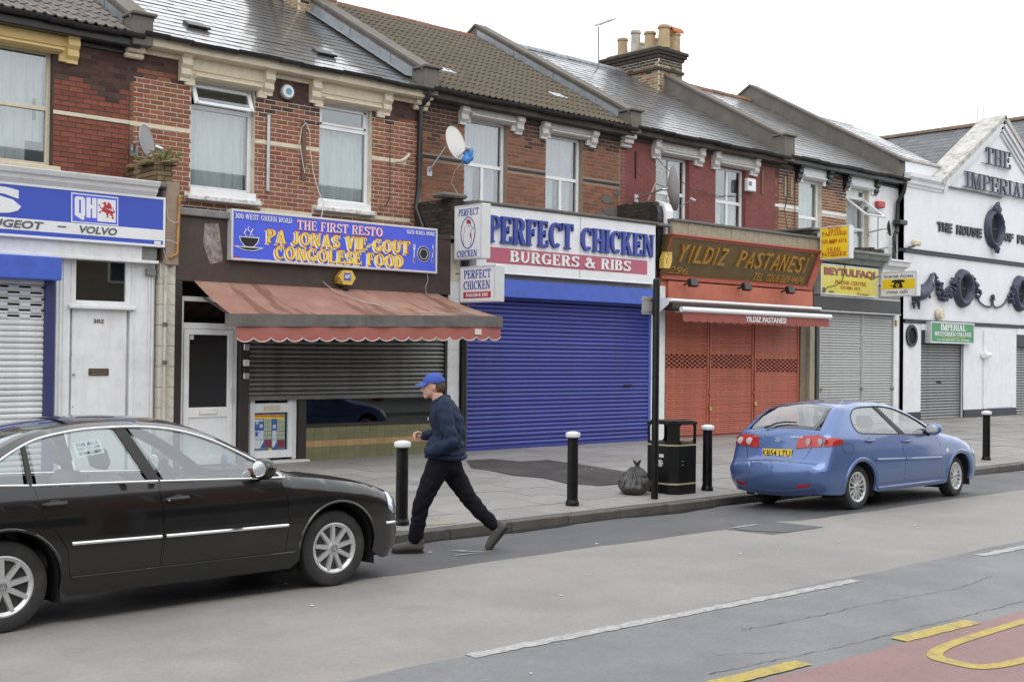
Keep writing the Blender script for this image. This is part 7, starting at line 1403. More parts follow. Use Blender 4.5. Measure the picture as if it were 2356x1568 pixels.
def interior(c, t, xs, floor, W_, rear=True, scl=1.0, steer_x=None):
    q = MB(); q.box(xs[0], xs[1], -.42, .42, .19, floor-.01, .02); q.box(xs[2]+.13, xs[4]+.17, -W_+.02, W_-.02, .20, floor, .02); q.build('floor_pan', m_under_, t)
    for y in (-.36, .36):
        for k, x in enumerate((xs[2], xs[3])):
            q = MB(); q.box(x-.22, x+.28, y-.24, y+.24, .36, .52, .05); b = MB().box(-.07, .07, -.24, .24, 0, .56, .05); R_ = Matrix.Rotation(math.radians(-16), 3, 'Y'); b.v = [tuple(R_ @ Vector(v)+Vector((x-.2, y, .48))) for v in b.v]; q.add(b.v, b.f)
            b = MB().box(-.045, .045, -.13, .13, .62, .80, .04); b.v = [tuple(R_ @ Vector(v)+Vector((x-.2, y, .46))) for v in b.v]; q.add(b.v, b.f); q.build('seat', m_seat, t)
    q = MB(); q.box(xs[4]-.45, xs[4]+.12, -W_+.06, W_-.06, .62, .90, .08); q.build('dashboard', m_dash, t)
    q = MB(); R_ = Matrix.Rotation(math.radians(65), 3, 'Y'); cc = Vector((xs[4]-.55, -.36, .86)); q.tube([tuple(cc+R_ @ Vector((.18*math.cos(a), .18*math.sin(a), 0))) for a in [2*math.pi*i/20 for i in range(21)]], .016, 8, False)
    for a in (.3, math.pi-.3, -math.pi/2): q.tube([tuple(cc+R_ @ Vector((.18*math.cos(a), .18*math.sin(a), 0))), tuple(cc)], .016, 6)
    q.tube([tuple(cc), tuple(cc+Vector((.2, 0, -.08)))], .03, 8); q.build('steering_wheel', m_dash, t, smooth=True)
def arc(cx_, cz_, r_, a0, a1, n=18): return [(cx_+r_*math.cos(math.radians(a0+(a1-a0)*i/n)), cz_+r_*math.sin(math.radians(a0+(a1-a0)*i/n))) for i in range(n+1)]
def housing(t, x, z, r_, yo, yi):
    for s_ in (-1, 1):
        V = []; n = 20
        for i in range(n+1):
            a = math.pi*i/n; V += [(x+r_*math.cos(a), s_*yo, z+r_*math.sin(a)), (x+r_*math.cos(a), s_*yi, z+r_*math.sin(a))]
        for a in (0,): V += [(x+r_, s_*yo, .15), (x+r_, s_*yi, .15), (x-r_, s_*yo, .15), (x-r_, s_*yi, .15)]
        k = 2*(n+1); F = [(2*i, 2*i+2, 2*i+3, 2*i+1) for i in range(n)]+[(0, 1, k+1, k), (2*n, 2*n+1, k+3, k+2), tuple([2*i+1 for i in range(n+1)]+[k+3, k+1])]
        MB().add(V, F).build('wheel_housing', m_under_, t)
def mirror(t, x, y, z, mat, s_):
    q = MB(); q.ell((x, y+s_*.12, z), (.085, .125, .085), 14, 10); q.v = [(max(v[0], x-.045), v[1], v[2]) for v in q.v]; m_ = q.build('door_mirror', mat, t, smooth=True, ang=50); MB().tube([(x+.02, y-s_*.01, z-.07), (x+.01, y+s_*.06, z-.05)], [.045, .035], 8).build('mirror_arm', m_trim, m_); MB().ell((x-.046, y+s_*.12, z), (.004, .10, .065), 14, 10).build('mirror_glass', m_refl, m_); return m_
def handle(t, c, x, z, mat, s_, w_=.17):
    y = float(c.width(np.array([[x, z]]))[0])*s_; q = MB(); q.ell((x, y, z), (w_*.33, .006, .036), 14, 8); q.build('handle_recess', m_trim, t, smooth=True); q = MB(); q.tube([(x-w_/2, y-s_*.004, z+.006), (x-w_*.4, y+s_*.026, z+.008), (x+w_*.4, y+s_*.026, z+.01), (x+w_/2, y-s_*.004, z+.012)], [.012, .017, .017, .012], 8); return q.build('handle', mat, t, smooth=True)
CAMB = -.040
# ---- black saloon -------------------------------------------------------------
YC = 8.50+.75; car1 = thing('saloon_car', 'shiny black saloon car with chrome trim and a sale notice in its window', 'car', (5.685, YC, road(8.5)+CAMB*.75), (CAMB, 0, 0))
sil = [(-3.66, .26), (-3.72, .45), (-3.72, .62), (-3.66, .80), (-3.60, .955), (-3.35, 1.01), (-3.05, 1.035), (-2.88, 1.12), (-2.70, 1.235), (-2.48, 1.335), (-2.2, 1.395), (-1.9, 1.418), (-1.6, 1.412), (-1.3, 1.375), (-1.05, 1.295), (-.8, 1.165), (-.6, 1.045), (-.42, .945), (-.15, .905), (.2, .850), (.43, .800), (.605, .735), (.685, .63), (.715, .50), (.725, .40), (.705, .28), (.63, .19)]
rad = [.14, .16, .16, .12, .10, .09, .10]+[.10]*10+[.09, .09, .10, .11, .12, .15, .17, .17, .15, .12]
crn = [.06, .08, .08, .07, .04, .03, .05, .07, .08, .07, .055, .05, .05, .055, .07, .085, .08, .05, .045, .05, 0.055, .06, .085, .10, .10, .09, .08]
C1 = Car(car1, sil, rad, crn, [(.15, .80), (.22, .825), (.36, .855), (.55, .872), (.75, .868), (.88, .85), (.97, .825), (1.1, .765), (1.25, .685), (1.38, .615), (1.5, .55)], (-2.6, -3.8, .13), (-.1, .95, .16))
top = [tuple(p) for p in C1.sil]; fa = (0.0, .325, .375); ra = (-2.703, .325, .375)
outer = [tuple(p) for p in C1.sil[::2]]+[(.63, .19), (.50, .185)]+arc(fa[0], fa[1], fa[2], -10, 190)[:]+[(-.45, .20), (-2.25, .20)]+arc(ra[0], ra[1], ra[2], -10, 190)+[(-3.12, .22)]
DLO = crv([(-2.93, 1.03), (-2.80, 1.115), (-2.62, 1.225), (-2.42, 1.312), (-2.15, 1.362), (-1.9, 1.378), (-1.6, 1.374), (-1.33, 1.338), (-1.08, 1.26), (-.85, 1.145), (-.66, 1.03), (-.53, .948)], 4)+[(-.9, .955), (-1.58, .977), (-2.2, .995), (-2.6, 1.003)]
D1 = [(-.515, .345), (-.485, .55), (-.49, .75), (-.545, .925), (-1.0, .942), (-1.578, .962), (-1.562, .76), (-1.555, .56), (-1.575, .345)]
D2 = [(-1.587, .345), (-1.567, .56), (-1.574, .76), (-1.59, .963), (-2.1, .978), (-2.505, .988), (-2.475, .84), (-2.42, .73), (-2.34, .63), (-2.285, .52), (-2.27, .345)]
body = MB()
for s_ in (-1, 1): C1.panel('', None, None, 'S', outer, [DLO, D1, D2], .05, 0, s_, .03, body)
sk = C1.sk
RC = lambda a, b, v0, v1: [(sk(a), v0), (sk(b), v0), (sk(b), v1), (sk(a), v1)]
for v0, v1 in ((-1, -.90), (.90, 1)): C1.panel('', None, None, 'T', RC(17.6, 21.4, v0, v1), [], .05, 0, -1, 0, body); C1.panel('', None, None, 'T', RC(13.2, 17.6, v0, v1), [], .05, 0, -1, .02, body); C1.panel('', None, None, 'T', RC(6.2, 10.2, v0, v1), [], .05, 0, -1, .02, body)
C1.panel('', None, None, 'T', RC(10.2, 13.2, -1, 1), [], .05, 0, -1, .02, body); C1.panel('', None, None, 'T', RC(3.9, 6.2, -1, 1), [], .06, 0, -1, 0, body); C1.panel('', None, None, 'T', RC(0, 3.9, -1, 1), [], .06, 0, -1, 0, body); C1.panel('', None, None, 'T', RC(21.4, 26, -1, 1), [], .05, 0, -1, 0, body)
bo = body.build('body', m_blackp, car1, smooth=True, ang=40)
C1.panel('bonnet', m_blackp, car1, 'T', RC(17.75, 21.35, -.892, .892), [], .05, .002, -1, .02); C1.panel('windscreen', m_cglass, car1, 'T', RC(13.3, 17.35, -.89, .89), [], .06, -.006, -1, 0); C1.panel('rear_window', m_cglass, car1, 'T', RC(6.4, 10.1, -.89, .89), [], .06, -.006, -1, 0); C1.panel('cowl', m_trim, car1, 'T', RC(17.35, 17.75, -.95, .95), [], .06, -.01, -1, 0)
ins = lambda poly, e: (lambda A: [tuple(p) for p in (A-np.sign(A-A.mean(0))*e)])(np.array(poly))
for s_ in (-1, 1):
    for nm, D in (('front_door', D1), ('rear_door', D2)):
        d_ = C1.panel('door', m_blackp, car1, 'S', ins(D, .003), [], .05, 0, s_, .03)
        if nm == 'front_door':
            handle(d_, C1, -1.44, .83, m_blackp, s_); C1.line('trim_strip', m_chrome, d_, [(-1.55, .565), (-.50, .555)], .013, side=s_, off=.008)
            C1.line('belt_trim', m_chrome, d_, [(-1.575, .972), (-.9, .949), (-.50, .936)], .009, side=s_)
            if s_ < 0: MB().lathe([(.012, 0), (.012, .03), (0, .032)], (-1.53, -.862, .835), 10, (0, -1, 0)).build('lock', m_chrome, d_)
        else: handle(d_, C1, -2.37, .855, m_blackp, s_); C1.line('trim_strip', m_chrome, d_, [(-1.585, .565), (-2.26, .575)], .013, side=s_, off=.008); C1.line('belt_trim', m_chrome, d_, [(-1.59, .973), (-2.2, .99), (-2.52, .997)], .009, side=s_)
    C1.line('window_chrome', m_chrome, car1, DLO[:45], .010, side=s_, off=.003); C1.line('belt_trim', m_chrome, car1, [(-2.54, .998), (-2.93, 1.02)], .009, side=s_)
    inside = lambda poly: [p for p in poly]
    def clip(lo, hi):   # part of the window opening between two slanted lines given as (x at z=.97, x at z=1.37)
        A = np.array(dens(DLO, .02)); k = (A[:, 1]-.97)/.4; l_ = lo[0]+(lo[1]-lo[0])*k if lo else -9+0*k; h_ = hi[0]+(hi[1]-hi[0])*k if hi else 9+0*k
        return [tuple(p) for p, a, b in zip(A, l_, h_) if a <= p[0] <= b]
    for lo, hi in ((None, (-2.545, -2.56)), ((-2.485, -2.50), (-1.665, -1.85)), ((-1.555, -1.735), None)):
        C1.panel('side_window', m_cglass, car1, 'S', ins(clip(lo, hi), .006), [], .06, -.010, s_, 0)
    for lo, hi in (((-2.545, -2.56), (-2.485, -2.50)), ((-1.665, -1.85), (-1.555, -1.735))): C1.panel('pillar_trim', m_trim, car1, 'S', clip(lo, hi), [], .05, -.005, s_, .02)
    # lamps
    hl = [(.52, .755), (.595, .725), (.67, .635), (.695, .57), (.59, .565), (.53, .61)]; C1.panel('headlight', m_refl, car1, 'S', hl, [], .03, .002, s_, 0); C1.panel('headlight_lens', m_lens, car1, 'S', hl, [], .03, .008, s_, .006)
    C1.line('bumper_trim', m_chrome, car1, [(.50, .485), (.60, .483), (.69, .478)], .012, side=s_, off=.006)
    tl = [(-3.68, .68), (-3.62, .90), (-3.40, .92), (-3.42, .72)]; C1.panel('tail_lamp', m_tail, car1, 'S', tl, [], .04, .004, s_, .006); C1.panel('tail_lamp', m_tail, car1, 'T', [(C1.sk(2.4), s_*.62), (C1.sk(3.7), s_*.62), (C1.sk(3.7), s_*.99), (C1.sk(2.4), s_*.99)], [], .05, .004, -1, .006)
    mirror(car1, -.74, s_*.80, 1.02, m_blackp, s_)
    C1.line('wheel_arch_lip', m_blackp, car1, arc(*fa[:2], .385, 5, 175), .012, side=s_, off=-.002); C1.line('wheel_arch_lip', m_blackp, car1, arc(*ra[:2], .385, 5, 175), .012, side=s_, off=-.002)
    C1.line('sill_line', m_blackp, car1, [(-2.25, .335), (-.42, .33)], .012, side=s_, off=-.004)
q = MB(); g0, g1 = sk(21.9), sk(23.2)
for k in range(4): C1.line('grille_bar', m_chrome, car1, [(g0+(g1-g0)*k/4, -.28), (g0+(g1-g0)*k/4, .28)], .008, 'T', .006, step=.05)
for s_ in (-1, 1):
    hl2 = [(sk(21.5), s_*.42), (sk(22.5), s_*.45), (sk(22.6), s_*.995), (sk(21.5), s_*.995)]; C1.panel('headlight', m_refl, car1, 'T', hl2, [], .04, .002, -1, 0); C1.panel('headlight_lens', m_lens, car1, 'T', hl2, [], .04, .008, -1, .006)
C1.line('bumper_trim', m_chrome, car1, [(sk(23.15), -.98), (sk(23.15), .98)], .012, 'T', .006, step=.08)
for k in (24.0, 24.4, 24.8): C1.line('air_intake', m_trim, car1, [(sk(k), -.8), (sk(k), .8)], .03, 'T', -.01, step=.08)
interior(C1, car1, (-3.4, .5, -2.35, -1.45, -.62), .30, .78)
housing(car1, 0, .325, .39, .80, .45); housing(car1, -2.703, .325, .39, .80, .45)
for x in (0, -2.703):
    for s_ in (-1, 1): w_ = wheel(C1, x, s_*.785, .317, .208, 9, .20, m_alloy, 'thick')
    
def badge(car, x, y, z):   # round badge on the near wheels
    fr_ = (Vector((x, y, z)), Vector((1, 0, 0)), Vector((0, 0, 1)), Vector((0, -1, 0))); polys('wheel_badge', m_capm, car, ringp(0, 0, .028, .028, .004, 18), fr_, .003); sans('wheel_badge', 'W', m_chrome, car, fr_, -.018, .018, -.022, .002, .004); sans('wheel_badge', 'V', m_chrome, car, fr_, -.013, .013, .004, .024, .004)
badge(car1, 0, -.788, .317); badge(car1, -2.703, -.788, .317)
# wiper, hanging air freshener
tag_ = MB(); tag_.tube([(-.75, -.30, 1.18), (-.75, -.30, 1.14)], .003, 5); tag_.ell((-.75, -.30, 1.06), (.025, .03, .07), 12, 8); tag_.build('air_freshener', M('blue freshener', (.05, .12, .3), .4), car1, smooth=True); MB().ell((-.52, -.35, .96), (.04, .10, .05), 10, 8).build('tax_disc', M('red disc', (.35, .12, .08), .6), car1)
MB().tube([(-.50, -.45, .955), (-.42, -.35, .97), (-.36, .0, .985)], .01, 6).build('wiper', m_trim, car1)
MT1 = Matrix.Translation(Vector(car1.location)) @ Matrix.Rotation(CAMB, 4, 'X')
m_note = M('pale blue paper', (.60, .72, .74), .7, var=.03)
A = np.array([(-2.175, 1.285), (-1.975, 1.305), (-1.935, 1.19), (-2.135, 1.162)]); Pn = [MT1 @ Vector(p) for p in C1.S(A, -.018, -1)]
nb = thing('sale_notice', 'pale blue for sale notice stuck inside the black car window', 'notice', (Pn[3]+Pn[2])/2); o_ = (Pn[3]+Pn[2]+Pn[0]+Pn[1])/4; u_ = (Pn[2]-Pn[3]+Pn[1]-Pn[0]).normalized(); v_ = (Pn[0]-Pn[3]); v_ = (v_-u_*v_.dot(u_)).normalized(); n_ = u_.cross(v_)
if n_.y > 0: n_ = -n_
MB().prism([(-.105, -.06), (.105, -.06), (.105, .06), (-.105, .06)], o_, u_, v_, n_, -.001, 0).build('sheet', m_note, nb); FN = (o_, u_, v_, n_)
serif('lettering', 'FOR SALE', s_grey, nb, FN, -.085, .085, .022, .05, .0015, W=.9); serif('lettering', 'M.O.T TAX 4499', s_grey, nb, FN, -.085, .085, -.008, .010, .0015, W=.8); serif('lettering', '07508523833', s_grey, nb, FN, -.085, .085, -.048, -.020, .0015, W=.8)
# ---- blue hatchback ------------------------------------------------------------
YC2 = 8.50+.755; car2 = thing('hatchback_car', 'metallic light blue hatchback parked with its rear to the litter bin', 'car', (16.31, YC2+.03, road(8.5)+CAMB*.76), (CAMB, 0, -.012)); car2.scale = (.965, .965, .965)
sil = [(-3.30, .24), (-3.42, .36), (-3.455, .49), (-3.445, .595), (-3.345, .65), (-3.275, .79), (-3.235, .92), (-3.18, 1.03), (-3.02, 1.16), (-2.85, 1.28), (-2.68, 1.365), (-2.3, 1.41), (-1.95, 1.42), (-1.6, 1.40), (-1.28, 1.34), (-.98, 1.225), (-.70, 1.085), (-.44, .96), (-.15, .905), (.15, .845), (.42, .755), (.58, .665), (.66, .57), (.70, .46), (.70, .34), (.66, .23)]
rad = [.14, .18, .20, .18, .14, .13, .12, .11, .10, .10, .09]+[.10]*7+[.10, .11, .13, .15, .17, .17, .15, .13]
crn = [.06, .07, .075, .07, .06, .05, .05, .05, .055, .06, .05, .05, .05, .05, .055, .07, .08, .06, .05, .055, .065, .09, .11, .12, .12, .10]
C2 = Car(car2, sil, rad, crn, [(.15, .79), (.22, .81), (.36, .845), (.50, .862), (.65, .86), (.80, .85), (.95, .825), (1.02, .80), (1.15, .735), (1.3, .66), (1.42, .60), (1.5, .55)], (-2.55, -3.45, .10), (-.05, .85, .15))
fa = (0.0, .30, .345); ra = (-2.60, .30, .345)
outer = [tuple(p) for p in C2.sil[::2]]+[(.66, .23), (.48, .22)]+arc(*fa, -10, 190)+[(-.42, .215), (-2.18, .215)]+arc(*ra, -10, 190)+[(-3.0, .22)]
DLO = crv([(-2.60, 1.03), (-2.635, 1.12), (-2.60, 1.23), (-2.49, 1.315), (-2.33, 1.352), (-1.95, 1.362), (-1.65, 1.35), (-1.42, 1.305), (-1.15, 1.215), (-.92, 1.105), (-.74, .985)], 5)+[(-.74, .945), (-1.1, .95), (-1.6, .968), (-2.1, .99), (-2.5, 1.01)]
D1 = [(-.55, .315), (-.53, .55), (-.56, .78), (-.665, .925), (-1.1, .935), (-1.655, .955), (-1.575, .84), (-1.535, .63), (-1.53, .315)]
D2 = [(-1.542, .315), (-1.547, .63), (-1.587, .84), (-1.67, .956), (-2.2, .975), (-2.64, .995), (-2.53, .88), (-2.46, .77), (-2.33, .66), (-2.23, .55), (-2.20, .315)]
body = MB(); sk = C2.sk; ry = C2.rearyz
for s_ in (-1, 1): C2.panel('', None, None, 'S', outer, [DLO, D1, D2], .05, 0, s_, .03, body)
TG = [(-.43, .635), (-.30, .60), (.30, .60), (.43, .635), (.52, .80), (.565, .99), (.60, 1.02), (.0, 1.045), (-.60, 1.02), (-.565, .99), (-.52, .80)]
tgp = ry(TG); RC = lambda a, b, v0, v1: [(sk(a), v0), (sk(b), v0), (sk(b), v1), (sk(a), v1)]
C2.panel('', None, None, 'T', RC(0, 7.15, -1, 1), [tgp], .045, 0, -1, .02, body)
for v0, v1 in ((-1, -.90), (.90, 1)): C2.panel('', None, None, 'T', RC(7.15, 10.0, v0, v1), [], .05, 0, -1, .02, body); C2.panel('', None, None, 'T', RC(13.8, 17.6, v0, v1), [], .05, 0, -1, .02, body); C2.panel('', None, None, 'T', RC(17.6, 20.6, v0, v1), [], .05, 0, -1, 0, body)
C2.panel('', None, None, 'T', RC(10.0, 13.8, -1, 1), [], .05, 0, -1, .02, body); C2.panel('', None, None, 'T', RC(20.6, 25, -1, 1), [], .05, 0, -1, 0, body)
body.build('body', m_bluep, car2, smooth=True, ang=40)
C2.panel('bonnet', m_bluep, car2, 'T', RC(17.75, 20.55, -.892, .892), [], .05, .002, -1, .02); C2.panel('windscreen', m_cglass, car2, 'T', RC(13.9, 17.4, -.89, .89), [], .06, -.006, -1, 0); C2.panel('cowl', m_trim, car2, 'T', RC(17.4, 17.75, -.95, .95), [], .06, -.01, -1, 0)
tg = C2.panel('tailgate', m_bluep, car2, 'T', [(a+(-.006 if v < 0 and False else 0), v*.982) for a, v in tgp], [], .04, -.002, -1, .02)
gl = [(sk(7.3), -.80), (sk(7.25), -.4), (sk(7.2), 0), (sk(7.25), .4), (sk(7.3), .80), (sk(8.2), .885), (sk(9.8), .885), (sk(9.92), .6), (sk(9.97), 0), (sk(9.92), -.6), (sk(9.8), -.885), (sk(8.2), -.885)]
gi = [(sk(7.55), -.72), (sk(7.5), 0), (sk(7.55), .72), (sk(8.3), .80), (sk(9.5), .80), (sk(9.65), .5), (sk(9.68), 0), (sk(9.65), -.5), (sk(9.5), -.80), (sk(8.3), -.80)]
rw = C2.panel('rear_window', m_cglass, car2, 'T', gi, [], .06, .001, -1, 0); C2.panel('window_border', M('black glass border', (.01, .01, .012), .1, coat=1), rw, 'T', gl, [gi], .04, .001, -1, .01)
C2.panel('', None, None, 'T', RC(7.1, 7.3, -.92, .92), [], .05, -.004, -1, 0, (bb := MB())); C2.panel('', None, None, 'T', RC(9.8, 10.05, -.92, .92), [], .05, -.004, -1, 0, bb); bb.build('window_surround', m_bluep, tg, smooth=True)
# rear lamps: inner part on the tailgate face, outer part round the corner
for s_ in (-1, 1):
    li = ry([(s_*y, z) for y, z in ((.335, .975), (.62, 1.0), (.72, .985), (.745, .86), (.52, .845), (.30, .815))]); lm = C2.panel('tail_lamp', m_tail, car2, 'T', li, [], .03, .010, -1, .012)
    lo = [(-3.235, .985), (-3.05, .97), (-2.96, .93), (-2.985, .893), (-3.25, .865)]; C2.panel('tail_lamp', m_tail, car2, 'S', lo, [], .03, .010, s_, .012)
    for y, z, r_ in ((.475, .905, .052), (.645, .915, .050)):
        p = C2.T(np.array(ry([(s_*y, z)])), .012)[0]; MB().lathe([(r_, 0), (r_*.98, .006), (r_*.6, .010), (0, .012)], tuple(p), 18, (-1, s_*.25*(-1), .15)).build('lamp_lens', m_lens2, lm, smooth=True)
    fg = ry([(s_*.40, .375), (s_*.60, .385), (s_*.57, .35), (s_*.42, .345)]); C2.panel('reflector', m_tail, car2, 'T', fg, [], .03, .006, -1, .006)
C2.line('bumper_crease', m_bluep, car2, ry([(-.70, .645), (-.4, .615), (0, .61), (.4, .615), (.70, .645)]), .012, 'T', -.004); C2.line('bumper_crease', m_bluep, car2, ry([(-.72, .33), (0, .315), (.72, .33)]), .012, 'T', -.004)
C2.panel('plate_recess', m_bluep, tg, 'T', ry([(-.34, .685), (-.36, .85), (.36, .85), (.34, .685)]), [], .04, -.006, -1, 0)
p0 = C2.T(np.array(ry([(0, .765)])), .006)[0]; tl_ = math.radians(8); FP = (Vector((p0[0]-.012, 0, .71)), Vector((0, -1, 0)), Vector((math.sin(tl_), 0, math.cos(tl_))), Vector((-math.cos(tl_), 0, math.sin(tl_))))
npl = polys('number_plate', M('yellow plate', (.72, .50, .03), .35, var=.04), tg, [[(-.26, 0), (.26, 0), (.26, .111), (-.26, .111)]], FP, .008); polys('plate_band', s_blue2, npl, [[(-.26, 0), (-.215, 0), (-.215, .111), (-.26, .111)]], FP, .0095)
sans('plate_lettering', 'KB54 LTU', s_black, npl, FP, -.205, .245, .016, .096, .011, .012)
p1 = C2.T(np.array(ry([(0, .955)])), .012)[0]; FE = (Vector((p1[0], 0, .925)), Vector((0, -1, 0)), Vector((.12, 0, .99)), Vector((-.99, 0, .12))); polys('emblem', m_chrome, tg, ringp(0, .012, .04, .024, .008, 18)+[[(-.025, .0), (0, .03), (.004, .028), (-.02, -.003)], [(.025, .0), (0, .03), (-.004, .028), (.02, -.003)]], FE, .004); sans('badge', 'DAEWOO', m_chrome, tg, FE, .20, .40, .045, .07, .003, .02); sans('badge', 'LACETTI', m_chrome, tg, FE, -.42, -.24, .045, .07, .003, .0)
pts = C2.T(np.array([(sk(7.12), 0.40), (sk(7.2), .30), (sk(7.55), .18), (sk(7.62), -.02), (sk(7.62), -.32)]), .03); wp = MB(); wp.tube([tuple(p) for p in pts], [.016, .012, .010, .011, .008], 8); wp.build('rear_wiper', m_trim, car2, smooth=True)
for s_ in (-1, 1):
    for nm, D in (('f', D1), ('r', D2)):
        d_ = C2.panel('door', m_bluep, car2, 'S', ins(D, .003), [], .05, 0, s_, .03)
        if nm == 'f': handle(d_, C2, -1.44, .865, m_bluep, s_, .19); C2.line('rub_strip', m_bluep, d_, [(-1.52, .625), (-.56, .60)], .020, side=s_, off=.004)
        else: handle(d_, C2, -2.37, .905, m_bluep, s_, .19); C2.line('rub_strip', m_bluep, d_, [(-1.555, .628), (-2.26, .65)], .020, side=s_, off=.004)
    def clip(lo, hi):
        A = np.array(dens(DLO, .02)); k = (A[:, 1]-.97)/.4; l_ = lo[0]+(lo[1]-lo[0])*k if lo else -9+0*k; h_ = hi[0]+(hi[1]-hi[0])*k if hi else 9+0*k
        return [tuple(p) for p, a, b in zip(A, l_, h_) if a <= p[0] <= b]
    for lo, hi in ((None, (-1.60, -1.96)), ((-1.47, -1.86), (-.83, -.83))): C2.panel('side_window', m_cglass, car2, 'S', ins(clip(lo, hi), .006), [], .06, -.010, s_, 0)
    for lo, hi in (((-1.60, -1.96), (-1.47, -1.86)), ((-.83, -.83), None)): C2.panel('pillar_trim', m_trim, car2, 'S', clip(lo, hi), [], .04, -.005, s_, .02)
    C2.line('window_trim', m_trim, car2, DLO+[DLO[0]], .009, side=s_, off=-.001)
    mirror(car2, -.86, s_*.80, 1.02, m_bluep, s_)
    for a_ in (fa, ra): C2.line('wheel_arch_lip', m_bluep, car2, arc(a_[0], a_[1], a_[2]+.035, 0, 180), .030, side=s_, off=-.018)
    C2.line('side_skirt', m_bluep, car2, [(-2.18, .26), (-.42, .26)], .028, side=s_, off=-.010)
    hl = [(.38, .75), (.50, .70), (.60, .62), (.64, .55), (.50, .56), (.40, .66)]; C2.panel('headlight', m_refl, car2, 'S', hl, [], .03, .003, s_, 0); C2.panel('headlight_lens', m_lens, car2, 'S', hl, [], .03, .008, s_, .006)
    C2.panel('headlight', m_refl, car2, 'T', [(sk(20.7), s_*.5), (sk(21.8), s_*.55), (sk(21.9), s_*.99), (sk(20.7), s_*.99)], [], .04, .003, -1, 0); 
    if s_ < 0:
        ff = crv([(-2.98, .885), (-2.79, .878), (-2.775, .865), (-2.775, .775), (-2.79, .765), (-2.96, .775), (-2.985, .79)], 3, True); C2.line('fuel_flap_gap', m_trim, car2, ff+[ff[0]], .0035, side=s_, off=-.001); C2.panel('side_badge', m_upvc, car2, 'S', arc(-.38, .70, .03, 0, 340, 12), [], .02, .003, s_, .004)
for k in (23.3, 23.8, 24.3): C2.line('air_intake', m_trim, car2, [(sk(k), -.75), (sk(k), .75)], .03, 'T', -.01, step=.08)
interior(C2, car2, (-3.1, .4, -2.25, -1.35, -.62), .30, .76)
housing(car2, 0, .30, .36, .79, .45); housing(car2, -2.60, .30, .36, .79, .45)
for x in (0, -2.60):
    for s_ in (-1, 1): wheel(C2, x, s_*.775, .299, .200, 13, .19, m_alloy2, 'thin', steer=(.10 if x == 0 else 0))
MB().tube([(-2.9, .35, .22), (-3.33, .35, .22)], .03, 10).build('exhaust', m_alu, car2)
# ================================================================== walking man
v = ray('L', 510, 1440); tt_ = (road(9.45)-CAMH)/v[2]; PM = Vector((v[0]*tt_, v[1]*tt_, road(9.45)))
man = thing('person', 'man in navy jacket, dark trousers and blue cap striding across the road edge', 'person', PM, (0, 0, math.atan2(.670, -.742)))
m_skin = M('skin', (.56, .33, .25), .55, var=.08, vs=20, spec=.35); m_jack = M('navy jacket cloth', (.013, .023, .050), .72, spec=.2, var=.18, vs=5, bump=.25, bs=60, dirt=(.022, .034, .066), damt=.5, ds=3); m_trou = M('dark trouser cloth', (.0075, .0075, .0115), .85, spec=.15, var=.2, vs=6, bump=.3, bs=80)
m_cap = M('royal blue cap', (.028, .07, .33), .75, var=.08, bump=.15, bs=90); m_hair = M('brown hair', (.09, .055, .03), .8, var=.3, vs=60); m_shoe = M('grey suede shoe', (.075, .07, .062), .8, var=.2, vs=15); m_sole = M('dark sole', (.014, .013, .012), .8)
def chain(mb, P, R_, n=12):
    for i in range(len(P)-1):
        a, b = Vector(P[i]), Vector(P[i+1]); k = max(2, int((b-a).length/.03)); mb.tube([a.lerp(b, j/k) for j in range(k+1)], [R_[i]+(R_[i+1]-R_[i])*j/k for j in range(k+1)], n)
    for p, r_ in zip(P, R_): mb.ell(p, (r_, r_, r_), n, 8)
LH, LK, LA = (.03, .09, .88), (.205, .10, .47), (.262, .10, .10); RH, RK, RA = (-.05, -.09, .87), (-.255, -.09, .53), (-.555, -.09, .215)
q = MB()   # body
q.ell((.100, 0, 1.672), (.098, .074, .105), 20, 14); q.ell((.128, 0, 1.605), (.072, .058, .070), 18, 12); q.ell((.172, 0, 1.548), (.024, .028, .020), 12, 8); q.ell((.150, 0, 1.66), (.052, .062, .07), 14, 10); q.ell((.188, 0, 1.662), (.016, .045, .013), 12, 8)
chain(q, [(.196, 0, 1.650), (.216, 0, 1.616), (.205, 0, 1.604)], [.011, .0155, .015], 8); q.ell((.192, 0, 1.575), (.011, .022, .0075), 10, 8); q.ell((.189, 0, 1.560), (.011, .020, .0075), 10, 8)
for s_ in (-1, 1): q.ell((.088, s_*.074, 1.645), (.017, .009, .031), 10, 8); q.ell((.160, s_*.04, 1.618), (.025, .018, .025), 10, 8)
chain(q, [(.02, 0, 1.46), (.075, 0, 1.58)], [.066, .058]); q.ell((-.03, 0, 1.25), (.11, .16, .22), 16, 12); q.ell((-.03, 0, .98), (.12, .15, .16), 16, 12)
chain(q, [LH, LK, LA], [.07, .05, .04]); chain(q, [RH, RK, RA], [.07, .05, .04]); chain(q, [(0, .17, 1.44), (-.10, .25, 1.14), (.09, .22, 1.03)], [.05, .042, .032]); chain(q, [(0, -.17, 1.44), (-.02, -.25, 1.16), (.20, -.21, 1.150)], [.05, .042, .029])
q.ell((.12, .21, 1.01), (.045, .02, .035), 12, 8)
q.ell((.245, -.205, 1.152), (.046, .018, .034), 14, 10)   # right hand, relaxed
for i, (dz, l_) in enumerate(((.026, .034), (.010, .040), (-.007, .037), (-.022, .028))):
    b = Vector((.278, -.205, 1.152+dz)); chain(q, [b, b+Vector((l_*.8, .004, -.008)), b+Vector((l_*.85, .020, -.026)), b+Vector((l_*.35, .026, -.032))], [.0098, .0092, .0086, .008], 8)
chain(q, [(.235, -.195, 1.168), (.262, -.180, 1.182), (.287, -.176, 1.170)], [.012, .011, .009], 8)
remesh(q, 'body', m_skin, man, .0048, 2, fac=.4)
